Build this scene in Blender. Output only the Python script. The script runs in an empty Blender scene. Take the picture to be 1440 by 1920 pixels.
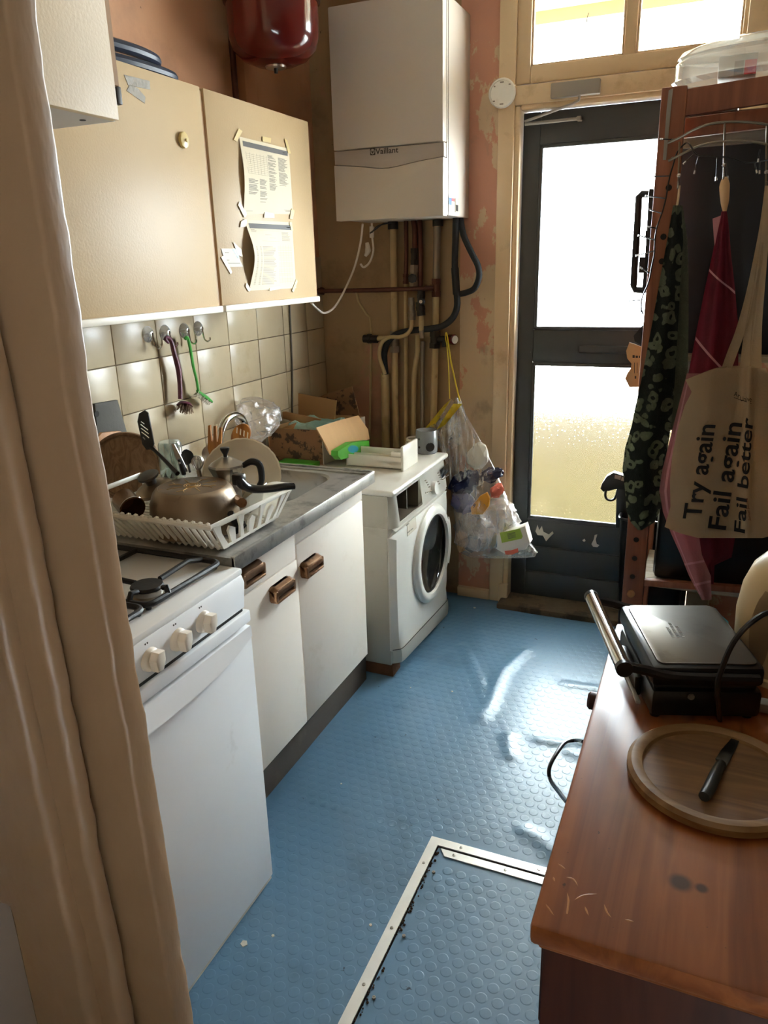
import bpy, bmesh, math, random
from mathutils import Vector, Matrix, noise
random.seed(7); noise.seed_set(11)
S = bpy.context.scene
C = S.collection
PI = math.pi

# ------------------------------------------------------------------ camera
# rows: image right, image down, viewing direction (metres, X right, Y to the back door, Z up)
yaw, pit, rol, FPX = math.radians(-23.463), math.radians(-18.104), math.radians(-1.558), 1417.06
EYE = Vector((0, 0, 1.5))
fwd = Vector((math.sin(yaw) * math.cos(pit), math.cos(yaw) * math.cos(pit), math.sin(pit)))
r0 = Vector((math.cos(yaw), -math.sin(yaw), 0)); u0 = r0.cross(fwd)
RT = r0 * math.cos(rol) + u0 * math.sin(rol)
UP = u0 * math.cos(rol) - r0 * math.sin(rol)
cam_d = bpy.data.cameras.new('camera'); cam = bpy.data.objects.new('camera', cam_d); C.objects.link(cam)
cam.matrix_world = Matrix(((RT.x, UP.x, -fwd.x, EYE.x), (RT.y, UP.y, -fwd.y, EYE.y), (RT.z, UP.z, -fwd.z, EYE.z), (0, 0, 0, 1)))
cam_d.sensor_fit = 'VERTICAL'; cam_d.sensor_height = 36; cam_d.sensor_width = 27
cam_d.lens = FPX * 36 / 1920; cam_d.clip_start = 0.02
S.camera = cam

def W(u, v, x=None, y=None, z=None):
    """the real point, on the plane x= / y= / z=, that the photograph shows at (u, v)"""
    d = RT * ((u - 720) / FPX) - UP * ((v - 960) / FPX) + fwd
    t = (x - EYE.x) / d.x if x is not None else (y - EYE.y) / d.y if y is not None else (z - EYE.z) / d.z
    return EYE + d * t

# ------------------------------------------------------------------ light and exposure
S.view_settings.view_transform = 'Standard'; S.view_settings.look = 'None'
S.view_settings.gamma = 1.0; S.view_settings.use_curve_mapping = False
S.view_settings.exposure = 2.0
S.cycles.use_denoising = True
S.cycles.max_bounces = 10; S.cycles.diffuse_bounces = 6; S.cycles.transparent_max_bounces = 24
S.cycles.sample_clamp_indirect = 8
wd = bpy.data.worlds.new('sky'); S.world = wd; wd.use_nodes = True
bg = wd.node_tree.nodes['Background']; bg.inputs[0].default_value = (0.82, 0.93, 1.0, 1); bg.inputs[1].default_value = 20.0
def area(name, loc, rot, sx, sy, power, col, portal=False):
    l = bpy.data.lights.new(name, 'AREA'); l.shape = 'RECTANGLE'; l.size = sx; l.size_y = sy
    l.energy = power; l.color = col
    if portal: l.cycles.is_portal = True
    o = bpy.data.objects.new(name, l); C.objects.link(o); o.location = loc; o.rotation_euler = rot; return o
area('door_portal', (-0.38, 3.34, 1.1), (PI / 2, 0, PI), 0.74, 1.95, 1, (1, 1, 1), True)
area('transom_portal', (-0.38, 3.34, 2.45), (PI / 2, 0, PI), 0.86, 0.62, 1, (1, 1, 1), True)

# ------------------------------------------------------------------ materials
def lin(c):
    c /= 255.0
    return c / 12.92 if c <= 0.04045 else ((c + 0.055) / 1.055) ** 2.4
def RGB(r, g, b): return (lin(r), lin(g), lin(b), 1)
def nn(nt, t, **kw):
    n = nt.nodes.new(t)
    for k, v in kw.items(): setattr(n, k, v)
    return n
def base(name):
    m = bpy.data.materials.new(name); m.use_nodes = True
    nt = m.node_tree; return m, nt, nt.nodes['Principled BSDF'], nt.links.new
def M(name, col, rough=0.5, metal=0.0, var=0.12, vs=6.0, bump=0.0, bs=60.0, dirt=None, spec=0.5, coat=0.0, sub=None, stretch=(1, 1, 1)):
    """noise-varied surface; dirt = list of (rgb, scale, threshold, softness, strength)"""
    m, nt, p, L = base(name)
    p.inputs['Roughness'].default_value = rough; p.inputs['Metallic'].default_value = metal
    p.inputs['Specular IOR Level'].default_value = spec; p.inputs['Coat Weight'].default_value = coat
    tc = nn(nt, 'ShaderNodeNewGeometry'); mp = nn(nt, 'ShaderNodeMapping'); mp.inputs['Scale'].default_value = stretch
    L(tc.outputs['Position'], mp.inputs['Vector'])
    n1 = nn(nt, 'ShaderNodeTexNoise'); n1.inputs['Scale'].default_value = vs; n1.inputs['Detail'].default_value = 6
    L(mp.outputs[0], n1.inputs['Vector'])
    hsv = nn(nt, 'ShaderNodeMix', data_type='RGBA')
    hsv.inputs['A'].default_value = [c * (1 - var) for c in col[:3]] + [1]; hsv.inputs['B'].default_value = [min(1, c * (1 + var)) for c in col[:3]] + [1]
    L(n1.outputs['Fac'], hsv.inputs['Factor']); out = hsv.outputs['Result']
    for k, (dc, ds, th, so, st) in enumerate(dirt or []):
        n = nn(nt, 'ShaderNodeTexNoise'); n.inputs['Scale'].default_value = ds; n.inputs['Detail'].default_value = 8; n.inputs['Roughness'].default_value = 0.65
        mp2 = nn(nt, 'ShaderNodeMapping'); mp2.inputs['Location'].default_value = (k * 3.1 + 1.3, k * 1.7, k * 2.3); mp2.inputs['Scale'].default_value = stretch
        L(tc.outputs['Position'], mp2.inputs['Vector']); L(mp2.outputs[0], n.inputs['Vector'])
        r = nn(nt, 'ShaderNodeMapRange'); r.inputs['From Min'].default_value = th; r.inputs['From Max'].default_value = th + so; r.inputs['To Max'].default_value = st
        L(n.outputs['Fac'], r.inputs['Value'])
        mx = nn(nt, 'ShaderNodeMix', data_type='RGBA'); mx.inputs['B'].default_value = dc
        L(r.outputs[0], mx.inputs['Factor']); L(out, mx.inputs['A']); out = mx.outputs['Result']
    L(out, p.inputs['Base Color'])
    if bump:
        b = nn(nt, 'ShaderNodeBump'); b.inputs['Strength'].default_value = bump; b.inputs['Distance'].default_value = 0.004
        n2 = nn(nt, 'ShaderNodeTexNoise'); n2.inputs['Scale'].default_value = bs; n2.inputs['Detail'].default_value = 4
        L(mp.outputs[0], n2.inputs['Vector']); L(n2.outputs['Fac'], b.inputs['Height']); L(b.outputs[0], p.inputs['Normal'])
    return m
def film(name, tint, clear=0.75, rough=0.12, bump=0.5, bs=25, milk=0.4, streak=False):
    """thin clear plastic or glass: see-through, glossy, a little milky"""
    m, nt, p, L = base(name); nt.nodes.remove(p); out = nt.nodes['Material Output']
    t = nn(nt, 'ShaderNodeBsdfTransparent'); t.inputs[0].default_value = tint
    g = nn(nt, 'ShaderNodeBsdfGlossy'); g.inputs['Roughness'].default_value = rough
    d = nn(nt, 'ShaderNodeBsdfTranslucent'); d.inputs[0].default_value = tint
    d2 = nn(nt, 'ShaderNodeBsdfDiffuse'); d2.inputs[0].default_value = tint
    a = nn(nt, 'ShaderNodeAddShader'); mm = nn(nt, 'ShaderNodeMixShader'); L(d.outputs[0], mm.inputs[1]); L(d2.outputs[0], mm.inputs[2])
    m2 = nn(nt, 'ShaderNodeMixShader'); m2.inputs[0].default_value = milk; L(g.outputs[0], m2.inputs[1]); L(mm.outputs[0], m2.inputs[2])
    fr = nn(nt, 'ShaderNodeLayerWeight'); fr.inputs[0].default_value = 0.35
    mr = nn(nt, 'ShaderNodeMapRange'); mr.inputs['To Min'].default_value = 1 - clear; mr.inputs['To Max'].default_value = min(1, 1 - clear + 0.5)
    L(fr.outputs['Facing'], mr.inputs['Value'])
    fac = mr.outputs[0]
    if streak:   # whitish streaks imitate highlights along the creases of the stretched film
        tc = nn(nt, 'ShaderNodeNewGeometry'); mp = nn(nt, 'ShaderNodeMapping'); mp.inputs['Scale'].default_value = (60, 60, 5); mp.inputs['Rotation'].default_value = (0, -0.35, 0)
        L(tc.outputs['Position'], mp.inputs['Vector']); n = nn(nt, 'ShaderNodeTexNoise'); n.inputs['Scale'].default_value = 1.0; n.inputs['Detail'].default_value = 3; L(mp.outputs[0], n.inputs['Vector'])
        r = nn(nt, 'ShaderNodeMapRange'); r.inputs['From Min'].default_value = 0.52; r.inputs['From Max'].default_value = 0.64; r.inputs['To Max'].default_value = 0.7; L(n.outputs['Fac'], r.inputs['Value'])
        mxm = nn(nt, 'ShaderNodeMath', operation='MAXIMUM'); L(fac, mxm.inputs[0]); L(r.outputs[0], mxm.inputs[1]); fac = mxm.outputs[0]
    m1 = nn(nt, 'ShaderNodeMixShader'); L(fac, m1.inputs[0]); L(t.outputs[0], m1.inputs[1]); L(m2.outputs[0], m1.inputs[2])
    L(m1.outputs[0], out.inputs[0])
    if bump:
        b = nn(nt, 'ShaderNodeBump'); b.inputs['Strength'].default_value = bump; b.inputs['Distance'].default_value = 0.01
        n = nn(nt, 'ShaderNodeTexNoise'); n.inputs['Scale'].default_value = bs; n.inputs['Detail'].default_value = 5
        tc = nn(nt, 'ShaderNodeNewGeometry'); L(tc.outputs['Position'], n.inputs['Vector'])
        L(n.outputs['Fac'], b.inputs['Height']); L(b.outputs[0], g.inputs['Normal']); L(b.outputs[0], d2.inputs['Normal'])
    return m
def frosted(name, tint, clear, drops):
    m, nt, p, L = base(name); nt.nodes.remove(p); out = nt.nodes['Material Output']
    t = nn(nt, 'ShaderNodeBsdfTransparent'); t.inputs[0].default_value = tint
    d = nn(nt, 'ShaderNodeBsdfTranslucent'); d.inputs[0].default_value = tint
    g = nn(nt, 'ShaderNodeBsdfGlossy'); g.inputs['Roughness'].default_value = 0.2
    m1 = nn(nt, 'ShaderNodeMixShader'); m1.inputs[0].default_value = 1 - clear; L(t.outputs[0], m1.inputs[1]); L(d.outputs[0], m1.inputs[2])
    m2 = nn(nt, 'ShaderNodeMixShader'); m2.inputs[0].default_value = 0.05; L(m1.outputs[0], m2.inputs[1]); L(g.outputs[0], m2.inputs[2])
    if drops:   # moulded dimples of the patterned glass
        vo = nn(nt, 'ShaderNodeTexVoronoi'); vo.inputs['Scale'].default_value = 55; vo.inputs['Randomness'].default_value = 0.55
        tc = nn(nt, 'ShaderNodeNewGeometry'); L(tc.outputs['Position'], vo.inputs['Vector'])
        r = nn(nt, 'ShaderNodeMapRange'); r.inputs['From Min'].default_value = 0.12; r.inputs['From Max'].default_value = 0.24; r.inputs['To Min'].default_value = 1; r.inputs['To Max'].default_value = 0
        L(vo.outputs['Distance'], r.inputs['Value'])
        b = nn(nt, 'ShaderNodeBump'); b.inputs['Strength'].default_value = 1; b.inputs['Distance'].default_value = 0.01; L(r.outputs[0], b.inputs['Height']); L(b.outputs[0], d.inputs['Normal']); L(b.outputs[0], g.inputs['Normal'])
    L(m2.outputs[0], out.inputs[0]); return m
def woodm(name, c1, c2, rough=0.45, axis='Y', scale=7, bump=0.15, dirt=None, knots=None):
    m, nt, p, L = base(name); p.inputs['Roughness'].default_value = rough
    tc = nn(nt, 'ShaderNodeNewGeometry'); mp = nn(nt, 'ShaderNodeMapping')
    mp.inputs['Scale'].default_value = {'X': (0.6, 9, 9), 'Y': (9, 0.6, 9), 'Z': (9, 9, 0.6)}[axis]
    L(tc.outputs['Position'], mp.inputs['Vector'])
    n = nn(nt, 'ShaderNodeTexNoise'); n.inputs['Scale'].default_value = scale / 4; n.inputs['Detail'].default_value = 7; n.inputs['Distortion'].default_value = 0.8
    L(mp.outputs[0], n.inputs['Vector'])
    w = nn(nt, 'ShaderNodeMath', operation='MULTIPLY'); w.inputs[1].default_value = 9; L(n.outputs['Fac'], w.inputs[0])
    fr = nn(nt, 'ShaderNodeMath', operation='PINGPONG'); fr.inputs[1].default_value = 1; L(w.outputs[0], fr.inputs[0])
    cr = nn(nt, 'ShaderNodeMix', data_type='RGBA'); cr.inputs['A'].default_value = c1; cr.inputs['B'].default_value = c2; L(fr.outputs[0], cr.inputs['Factor'])
    out = cr.outputs['Result']
    for k, (dc, ds, th, so, st) in enumerate(dirt or []):
        n3 = nn(nt, 'ShaderNodeTexNoise'); n3.inputs['Scale'].default_value = ds; n3.inputs['Detail'].default_value = 6
        L(tc.outputs['Position'], n3.inputs['Vector'])
        r = nn(nt, 'ShaderNodeMapRange'); r.inputs['From Min'].default_value = th; r.inputs['From Max'].default_value = th + so; r.inputs['To Max'].default_value = st
        L(n3.outputs['Fac'], r.inputs['Value']); mx = nn(nt, 'ShaderNodeMix', data_type='RGBA'); mx.inputs['B'].default_value = dc
        L(r.outputs[0], mx.inputs['Factor']); L(out, mx.inputs['A']); out = mx.outputs['Result']
    for (kx, ky, kz, kr) in knots or []:
        v = nn(nt, 'ShaderNodeVectorMath', operation='DISTANCE'); v.inputs[1].default_value = (kx, ky, kz); L(tc.outputs['Position'], v.inputs[0])
        r = nn(nt, 'ShaderNodeMapRange'); r.inputs['From Min'].default_value = kr * 0.5; r.inputs['From Max'].default_value = kr; r.inputs['To Min'].default_value = 0.85; r.inputs['To Max'].default_value = 0
        L(v.outputs['Value'], r.inputs['Value']); mx = nn(nt, 'ShaderNodeMix', data_type='RGBA'); mx.inputs['B'].default_value = RGB(52, 26, 16)
        L(r.outputs[0], mx.inputs['Factor']); L(out, mx.inputs['A']); out = mx.outputs['Result']
    L(out, p.inputs['Base Color'])
    b = nn(nt, 'ShaderNodeBump'); b.inputs['Strength'].default_value = bump; b.inputs['Distance'].default_value = 0.002; L(fr.outputs[0], b.inputs['Height']); L(b.outputs[0], p.inputs['Normal'])
    return m

GREASE = RGB(120, 92, 52)
m_floor = M('blue_studded_rubber', RGB(82, 116, 142), 0.42, spec=0.5, var=0.10, vs=3, bump=0.06, bs=14, dirt=[(RGB(34, 62, 80), 2.2, 0.55, 0.15, 0.5), (RGB(16, 34, 50), 23, 0.68, 0.02, 0.85), (RGB(120, 140, 155), 5, 0.62, 0.2, 0.3)])
m_wall = M('peach_painted_plaster', RGB(196, 146, 108), 0.7, var=0.1, vs=2.5, bump=0.25, bs=12, dirt=[(RGB(120, 84, 66), 2.0, 0.55, 0.2, 0.5), (RGB(60, 40, 30), 40, 0.72, 0.02, 0.7)])
m_backwall = M('flaking_pink_and_cream_plaster', RGB(196, 170, 136), 0.75, var=0.1, vs=5, bump=0.5, bs=18, stretch=(1, 1, 0.6), dirt=[(RGB(192, 138, 112), 4.2, 0.50, 0.012, 1.0), (RGB(140, 126, 104), 6.5, 0.60, 0.1, 0.6), (RGB(60, 44, 28), 30, 0.70, 0.02, 0.8)])
m_pipewall = M('grimy_ochre_plaster', RGB(156, 128, 92), 0.75, var=0.14, vs=4, bump=0.4, bs=16, dirt=[(RGB(172, 122, 98), 2.3, 0.56, 0.06, 0.8), (RGB(92, 72, 44), 3, 0.52, 0.2, 0.7), (RGB(40, 28, 18), 45, 0.70, 0.02, 0.9)])
m_ceil = M('ceiling_white', RGB(205, 195, 178), 0.8)
m_hall = M('hall_wall_brown', RGB(120, 98, 74), 0.8)
m_rightwall = M('dark_brown_wall', RGB(112, 84, 62), 0.8)  # dark brown for the clutter covering this wall, cuts bounced light
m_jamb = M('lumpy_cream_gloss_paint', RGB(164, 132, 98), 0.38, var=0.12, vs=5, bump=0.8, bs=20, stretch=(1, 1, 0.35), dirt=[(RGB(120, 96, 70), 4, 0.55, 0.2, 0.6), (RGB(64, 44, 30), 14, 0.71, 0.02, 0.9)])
m_frame = M('cream_gloss_woodwork', RGB(206, 180, 142), 0.4, var=0.1, vs=4, bump=0.35, bs=26, dirt=[(RGB(150, 118, 80), 6, 0.58, 0.15, 0.6), (RGB(70, 46, 30), 28, 0.73, 0.02, 0.9)])
m_door = M('charcoal_door_paint', RGB(58, 60, 60), 0.42, var=0.08, vs=5, bump=0.2, bs=30, dirt=[(RGB(170, 165, 150), 16, 0.735, 0.01, 0.8)])
m_chip = M('bare_chipped_patch', RGB(196, 190, 176), 0.7, bump=0.3, bs=80)
m_thresh = M('worn_dark_threshold', RGB(92, 76, 56), 0.75, var=0.3, vs=18, bump=0.5, bs=40, dirt=[(RGB(44, 36, 28), 9, 0.5, 0.1, 0.8)])
m_glass_top = frosted('frosted_glass_white', (1, 1, 1, 1), 0.85, False)
m_glass_low, _nt, _p, _L = base('patterned_glass_dimpled')
_p.inputs['Transmission Weight'].default_value = 1; _p.inputs['Roughness'].default_value = 0.2; _p.inputs['IOR'].default_value = 1.45; _p.inputs['Base Color'].default_value = (0.80, 0.79, 0.74, 1)
_v = nn(_nt, 'ShaderNodeTexVoronoi'); _v.inputs['Scale'].default_value = 55; _v.inputs['Randomness'].default_value = 0.55; _g = nn(_nt, 'ShaderNodeNewGeometry'); _L(_g.outputs['Position'], _v.inputs['Vector'])
_r = nn(_nt, 'ShaderNodeMapRange'); _r.inputs['From Min'].default_value = 0.12; _r.inputs['From Max'].default_value = 0.24; _r.inputs['To Min'].default_value = 1; _r.inputs['To Max'].default_value = 0; _L(_v.outputs['Distance'], _r.inputs['Value'])
_b = nn(_nt, 'ShaderNodeBump'); _b.inputs['Strength'].default_value = 0.3; _b.inputs['Distance'].default_value = 0.01; _L(_r.outputs[0], _b.inputs['Height']); _L(_b.outputs[0], _p.inputs['Normal'])
m_clear = film('transom_glass', (0.98, 0.98, 0.97, 1), 0.99, 0.05, 0, milk=0.05)
m_tile = M('cream_wall_tile', RGB(186, 170, 140), 0.28, spec=0.25, var=0.08, vs=14, bump=0.12, bs=9, dirt=[(RGB(160, 136, 98), 7, 0.56, 0.15, 0.5)])
m_grout = M('grimy_grout', RGB(122, 104, 78), 0.9)
m_cab = M('cream_textured_cabinet', RGB(186, 161, 124), 0.42, spec=0.16, var=0.05, vs=5, bump=0.12, bs=160, dirt=[(RGB(182, 152, 106), 3.2, 0.58, 0.16, 0.35), (RGB(90, 66, 40), 50, 0.75, 0.02, 0.5)])
m_cabedge = M('worn_wood_edge', RGB(150, 108, 60), 0.6)
m_trim = M('white_edge_strip', RGB(225, 216, 198), 0.35)
m_underside = M('grey_cabinet_underside', RGB(190, 186, 182), 0.5)
m_base = M('off_white_cupboard_door', RGB(242, 232, 218), 0.38, var=0.05, vs=4, bump=0.1, bs=40, dirt=[(RGB(186, 164, 130), 4, 0.6, 0.15, 0.4), (RGB(90, 66, 40), 45, 0.76, 0.02, 0.6)])
m_plinth = M('dark_plinth', RGB(72, 62, 52), 0.7, dirt=[(RGB(110, 96, 80), 8, 0.55, 0.2, 0.5)])
m_bronze = M('bronze_pull', RGB(150, 112, 80), 0.35, 0.75, var=0.2, vs=30, dirt=[(RGB(70, 44, 28), 22, 0.55, 0.1, 0.7)])
m_steel = M('dull_stainless_steel', RGB(178, 176, 170), 0.36, 0.65, var=0.2, vs=12, bump=0.06, bs=60, dirt=[(RGB(86, 84, 80), 14, 0.52, 0.12, 0.5)])
m_chrome = M('chrome', RGB(210, 208, 202), 0.12, 1.0, var=0.05)
m_enamel = M('white_enamel', RGB(232, 230, 226), 0.25, var=0.03, dirt=[(RGB(170, 130, 80), 16, 0.66, 0.08, 0.35)])
m_fridge = M('white_appliance_panel', RGB(242, 242, 242), 0.3, var=0.03, bump=0.05, bs=30, dirt=[(RGB(196, 190, 180), 9, 0.66, 0.1, 0.3)])
m_plastic = M('white_plastic', RGB(228, 224, 212), 0.35, var=0.05, dirt=[(RGB(196, 184, 156), 10, 0.58, 0.15, 0.5)])
m_knobpl = M('ivory_knob_plastic', RGB(232, 222, 206), 0.35)
m_black = M('black_plastic', RGB(20, 20, 21), 0.3, var=0.2, vs=12)
m_blackmat = M('matt_black_iron', RGB(24, 23, 22), 0.55, var=0.2, vs=20, bump=0.2)
m_cutout = M('dark_recess', RGB(30, 26, 22), 0.8)
m_wash = M('washing_machine_white', RGB(222, 220, 212), 0.3, var=0.04, dirt=[(RGB(184, 172, 150), 4, 0.6, 0.15, 0.45), (RGB(80, 70, 56), 60, 0.76, 0.02, 0.6)])
m_washside = M('scuffed_steel_side', RGB(176, 172, 158), 0.42, var=0.06, dirt=[(RGB(150, 140, 120), 5, 0.56, 0.15, 0.5), (RGB(70, 60, 50), 50, 0.74, 0.02, 0.7)])
m_porthole = M('dark_porthole_glass', RGB(38, 38, 36), 0.06, spec=0.9, coat=0.6)
m_bay = M('beige_bay_with_shade', RGB(84, 74, 60), 0.6)  # beige darkened in its colour to imitate shade inside the bay
m_boiler = M('boiler_white', RGB(196, 186, 172), 0.36, var=0.02)
m_boilgrey = M('boiler_band_grey', RGB(176, 166, 156), 0.4)
m_print = M('print_dark', RGB(60, 54, 48), 0.6)
m_printlight = M('print_grey', RGB(140, 130, 116), 0.7)
m_red = M('red_vessel_enamel', RGB(92, 24, 20), 0.16, var=0.08, coat=0.3)
m_copper = M('tarnished_copper', RGB(88, 54, 42), 0.45, 0.6, var=0.3, vs=25)
m_pipe = M('cream_painted_pipe', RGB(176, 152, 108), 0.45, var=0.15, vs=12, dirt=[(RGB(110, 84, 50), 15, 0.6, 0.1, 0.6)])
m_pipe2 = M('bare_grey_pipe', RGB(140, 128, 112), 0.4, 0.5, var=0.2, vs=15)
m_dark = M('dark_valve_metal', RGB(46, 40, 34), 0.5, 0.4, var=0.3, vs=30)
m_foam = M('black_pipe_foam', RGB(26, 28, 30), 0.75)
m_white = M('white_cable', RGB(214, 206, 192), 0.5)
m_greyc = M('grey_cable', RGB(96, 88, 76), 0.5)
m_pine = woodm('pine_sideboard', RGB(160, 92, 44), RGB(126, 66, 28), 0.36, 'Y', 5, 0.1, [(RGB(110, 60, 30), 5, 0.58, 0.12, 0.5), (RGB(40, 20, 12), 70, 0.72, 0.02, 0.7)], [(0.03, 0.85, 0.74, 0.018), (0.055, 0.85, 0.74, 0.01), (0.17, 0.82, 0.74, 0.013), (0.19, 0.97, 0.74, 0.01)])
m_scar = M('raw_scratch', RGB(186, 122, 66), 0.5)
m_pinedark = woodm('shade_darkened_pine', RGB(84, 42, 24), RGB(64, 30, 16), 0.5, 'Z', 5, 0.1)  # pine colour darkened to imitate the shade on the near end panel
m_redwood = woodm('red_stained_shelf_wood', RGB(146, 88, 58), RGB(122, 70, 46), 0.5, 'Z', 5, 0.08)
m_postwood = woodm('orange_pine_post', RGB(180, 106, 58), RGB(150, 82, 42), 0.5, 'Z', 5, 0.08)
m_board = woodm('worn_chopping_board', RGB(132, 96, 58), RGB(104, 72, 42), 0.6, 'X', 8, 0.1, [(RGB(96, 62, 34), 8, 0.5, 0.2, 0.5)])
m_boardrim = woodm('pale_board_rim', RGB(158, 124, 80), RGB(130, 96, 56), 0.5, 'X', 6, 0.1, [(RGB(96, 66, 40), 14, 0.6, 0.08, 0.6)])
m_board2 = woodm('dark_old_round_board', RGB(150, 118, 86), RGB(122, 92, 64), 0.75, 'Z', 14, 0.4)
m_board3 = woodm('light_wood_board', RGB(190, 138, 88), RGB(160, 110, 66), 0.6, 'Z', 6, 0.1)
m_spoonwood = woodm('orange_wood_utensil', RGB(186, 120, 44), RGB(140, 84, 28), 0.45, 'Z', 10, 0.05)
m_slate = M('dark_slate', RGB(98, 96, 90), 0.8, spec=0.2, bump=0.2)
m_card = M('brown_cardboard', RGB(176, 136, 92), 0.8, var=0.08, vs=8)
m_carddark = M('stained_cardboard', RGB(128, 92, 60), 0.8, var=0.2, vs=10, dirt=[(RGB(52, 36, 24), 22, 0.52, 0.04, 0.85)])
m_flap = M('corrugated_flap', RGB(206, 166, 118), 0.8, var=0.08, bump=0.4, bs=30, stretch=(1, 6, 1))
m_bubble = film('green_tinted_film', (0.55, 0.88, 0.80, 1), 0.5, 0.15, 1.0, 40, 0.6)
m_bubble2 = film('clear_crinkled_film', (0.97, 0.94, 0.93, 1), 0.72, 0.15, 1.0, 40, 0.4)
m_green = M('bright_green_card', RGB(72, 160, 40), 0.5)
m_whitecard = M('white_card', RGB(188, 180, 162), 0.6)
m_binbag = film('clear_refuse_sack', (0.98, 0.98, 0.96, 1), 0.86, 0.12, 1.0, 16, 0.35, True)
m_yellow = M('yellow_drawstring', RGB(214, 190, 50), 0.5)
m_greyceramic = M('grey_glazed_ceramic', RGB(128, 132, 134), 0.25)
m_paper = M('yellowed_paper', RGB(206, 192, 164), 0.7)
m_tape = M('old_clear_tape', RGB(206, 182, 116), 0.4)
m_duct = M('silver_duct_tape', RGB(120, 112, 100), 0.5, 0.2, bump=0.6, bs=60)
m_navy = M('navy_rubber_hose', RGB(26, 36, 58), 0.4)
m_pan = M('burnt_aluminium_pan', RGB(150, 132, 110), 0.36, 0.6, var=0.2, vs=8, dirt=[(RGB(80, 56, 36), 12, 0.58, 0.1, 0.6)])
m_panbase = M('burnt_pan_base', RGB(122, 104, 84), 0.42, 0.5, var=0.3, vs=10, dirt=[(RGB(150, 108, 60), 30, 0.56, 0.06, 0.6)])
m_gold = M('scratched_brass_mark', RGB(214, 180, 124), 0.4, 0.6)
m_alu = M('aluminium', RGB(176, 172, 164), 0.3, 0.95, var=0.12, vs=10)
m_alustrip = M('brushed_aluminium_strip', RGB(216, 214, 208), 0.42, 0.6, var=0.08, vs=20)
m_plate = M('cream_glazed_plate', RGB(226, 214, 190), 0.22, var=0.03)
m_glassware = film('greenish_drinking_glass', (0.86, 0.94, 0.90, 1), 0.62, 0.06, 0.1, 20, 0.3)
m_lidgrey = M('grey_lid_knob', RGB(84, 82, 78), 0.45)
m_cup = M('brown_stained_steel', RGB(120, 84, 52), 0.25, 0.8, var=0.4, vs=18)
m_purple = M('plum_plastic', RGB(104, 44, 66), 0.4)
m_greenpl = M('green_plastic', RGB(70, 158, 62), 0.4)
m_bristle = M('cream_bristles', RGB(206, 196, 172), 0.7)
m_bristled = M('brown_bristles', RGB(120, 92, 64), 0.7)
m_clearpl = film('clear_hook_plastic', (0.95, 0.94, 0.9, 1), 0.5, 0.1, 0, milk=0.3)
m_grille = M('brushed_grill_lid', RGB(104, 98, 88), 0.42, 0.85, var=0.2, vs=6, dirt=[(RGB(84, 76, 66), 10, 0.55, 0.1, 0.6)])
m_kettle = M('cream_kettle_plastic', RGB(214, 192, 150), 0.35, var=0.06)
m_kettlewin = M('smoky_kettle_window', RGB(184, 160, 128), 0.25)
m_knife = M('dark_knife', RGB(48, 52, 52), 0.4, var=0.1)
m_blade = M('dark_coated_blade', RGB(40, 40, 38), 0.3, 0.5)
m_teal = M('teal_packet', RGB(20, 130, 150), 0.4)
m_tote = M('unbleached_cotton', RGB(206, 184, 152), 0.9, var=0.06, bump=0.3, bs=220)
m_ink = M('black_ink', RGB(24, 24, 28), 0.8)
m_redink = M('red_ink', RGB(120, 50, 40), 0.8)
m_pink = M('pink_check_cotton', RGB(178, 122, 124), 0.9, bump=0.3, bs=200)
m_redcloth = M('crimson_cotton', RGB(122, 44, 58), 0.9, bump=0.3, bs=200)
m_stripe = M('pale_pink_stripe', RGB(206, 152, 158), 0.9)
m_redcard = M('red_print', RGB(200, 60, 56), 0.5)
m_blackboard = M('navy_black_panel', RGB(24, 27, 36), 0.5, var=0.15, vs=5)
m_blackcloth = M('black_bin_plastic', RGB(12, 12, 13), 0.35)
m_greyboard = woodm('pale_weathered_board', RGB(170, 160, 140), RGB(140, 128, 108), 0.7, 'X', 8, 0.2)
m_wire = M('brushed_wire', RGB(130, 120, 104), 0.35, 0.8)
m_galv = M('galvanised_bracket', RGB(148, 140, 128), 0.5, 0.3)
m_bulb = film('clear_fairy_bulb', (0.95, 0.95, 0.95, 1), 0.3, 0.08, 0, milk=0.2)
m_blue = M('blue_wrap', RGB(30, 36, 70), 0.35, var=0.2)
m_orange = M('amber_packet', RGB(222, 150, 24), 0.4, var=0.1)
m_foamwhite = M('white_foam', RGB(232, 228, 216), 0.6)
m_label = M('lime_label', RGB(160, 188, 70), 0.5)
m_salmon = M('salmon_wrap', RGB(226, 116, 90), 0.5)
m_brick = M('yellow_rendered_wall', RGB(70, 66, 38), 0.9, var=0.08, vs=1.5)
m_facade = M('brick_facade', RGB(150, 110, 86), 0.9)
m_ground = M('yard_concrete', RGB(186, 182, 170), 0.9)
m_eave = M('weathered_porch_timber', RGB(120, 108, 76), 0.7)
m_porch = M('porch_boards', RGB(180, 174, 152), 0.8)
m_woodblock = M('rotten_wood_block', RGB(112, 76, 50), 0.8, var=0.3, vs=25, bump=0.5)
m_soil = M('dirt_dark', RGB(60, 44, 30), 0.9, var=0.4, vs=60)
m_bulbglass = bpy.data.materials.new('lit_bulb'); m_bulbglass.use_nodes = True
_e = m_bulbglass.node_tree.nodes['Principled BSDF']; _e.inputs['Emission Color'].default_value = (1, 0.8, 0.55, 1); _e.inputs['Emission Strength'].default_value = 6

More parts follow.
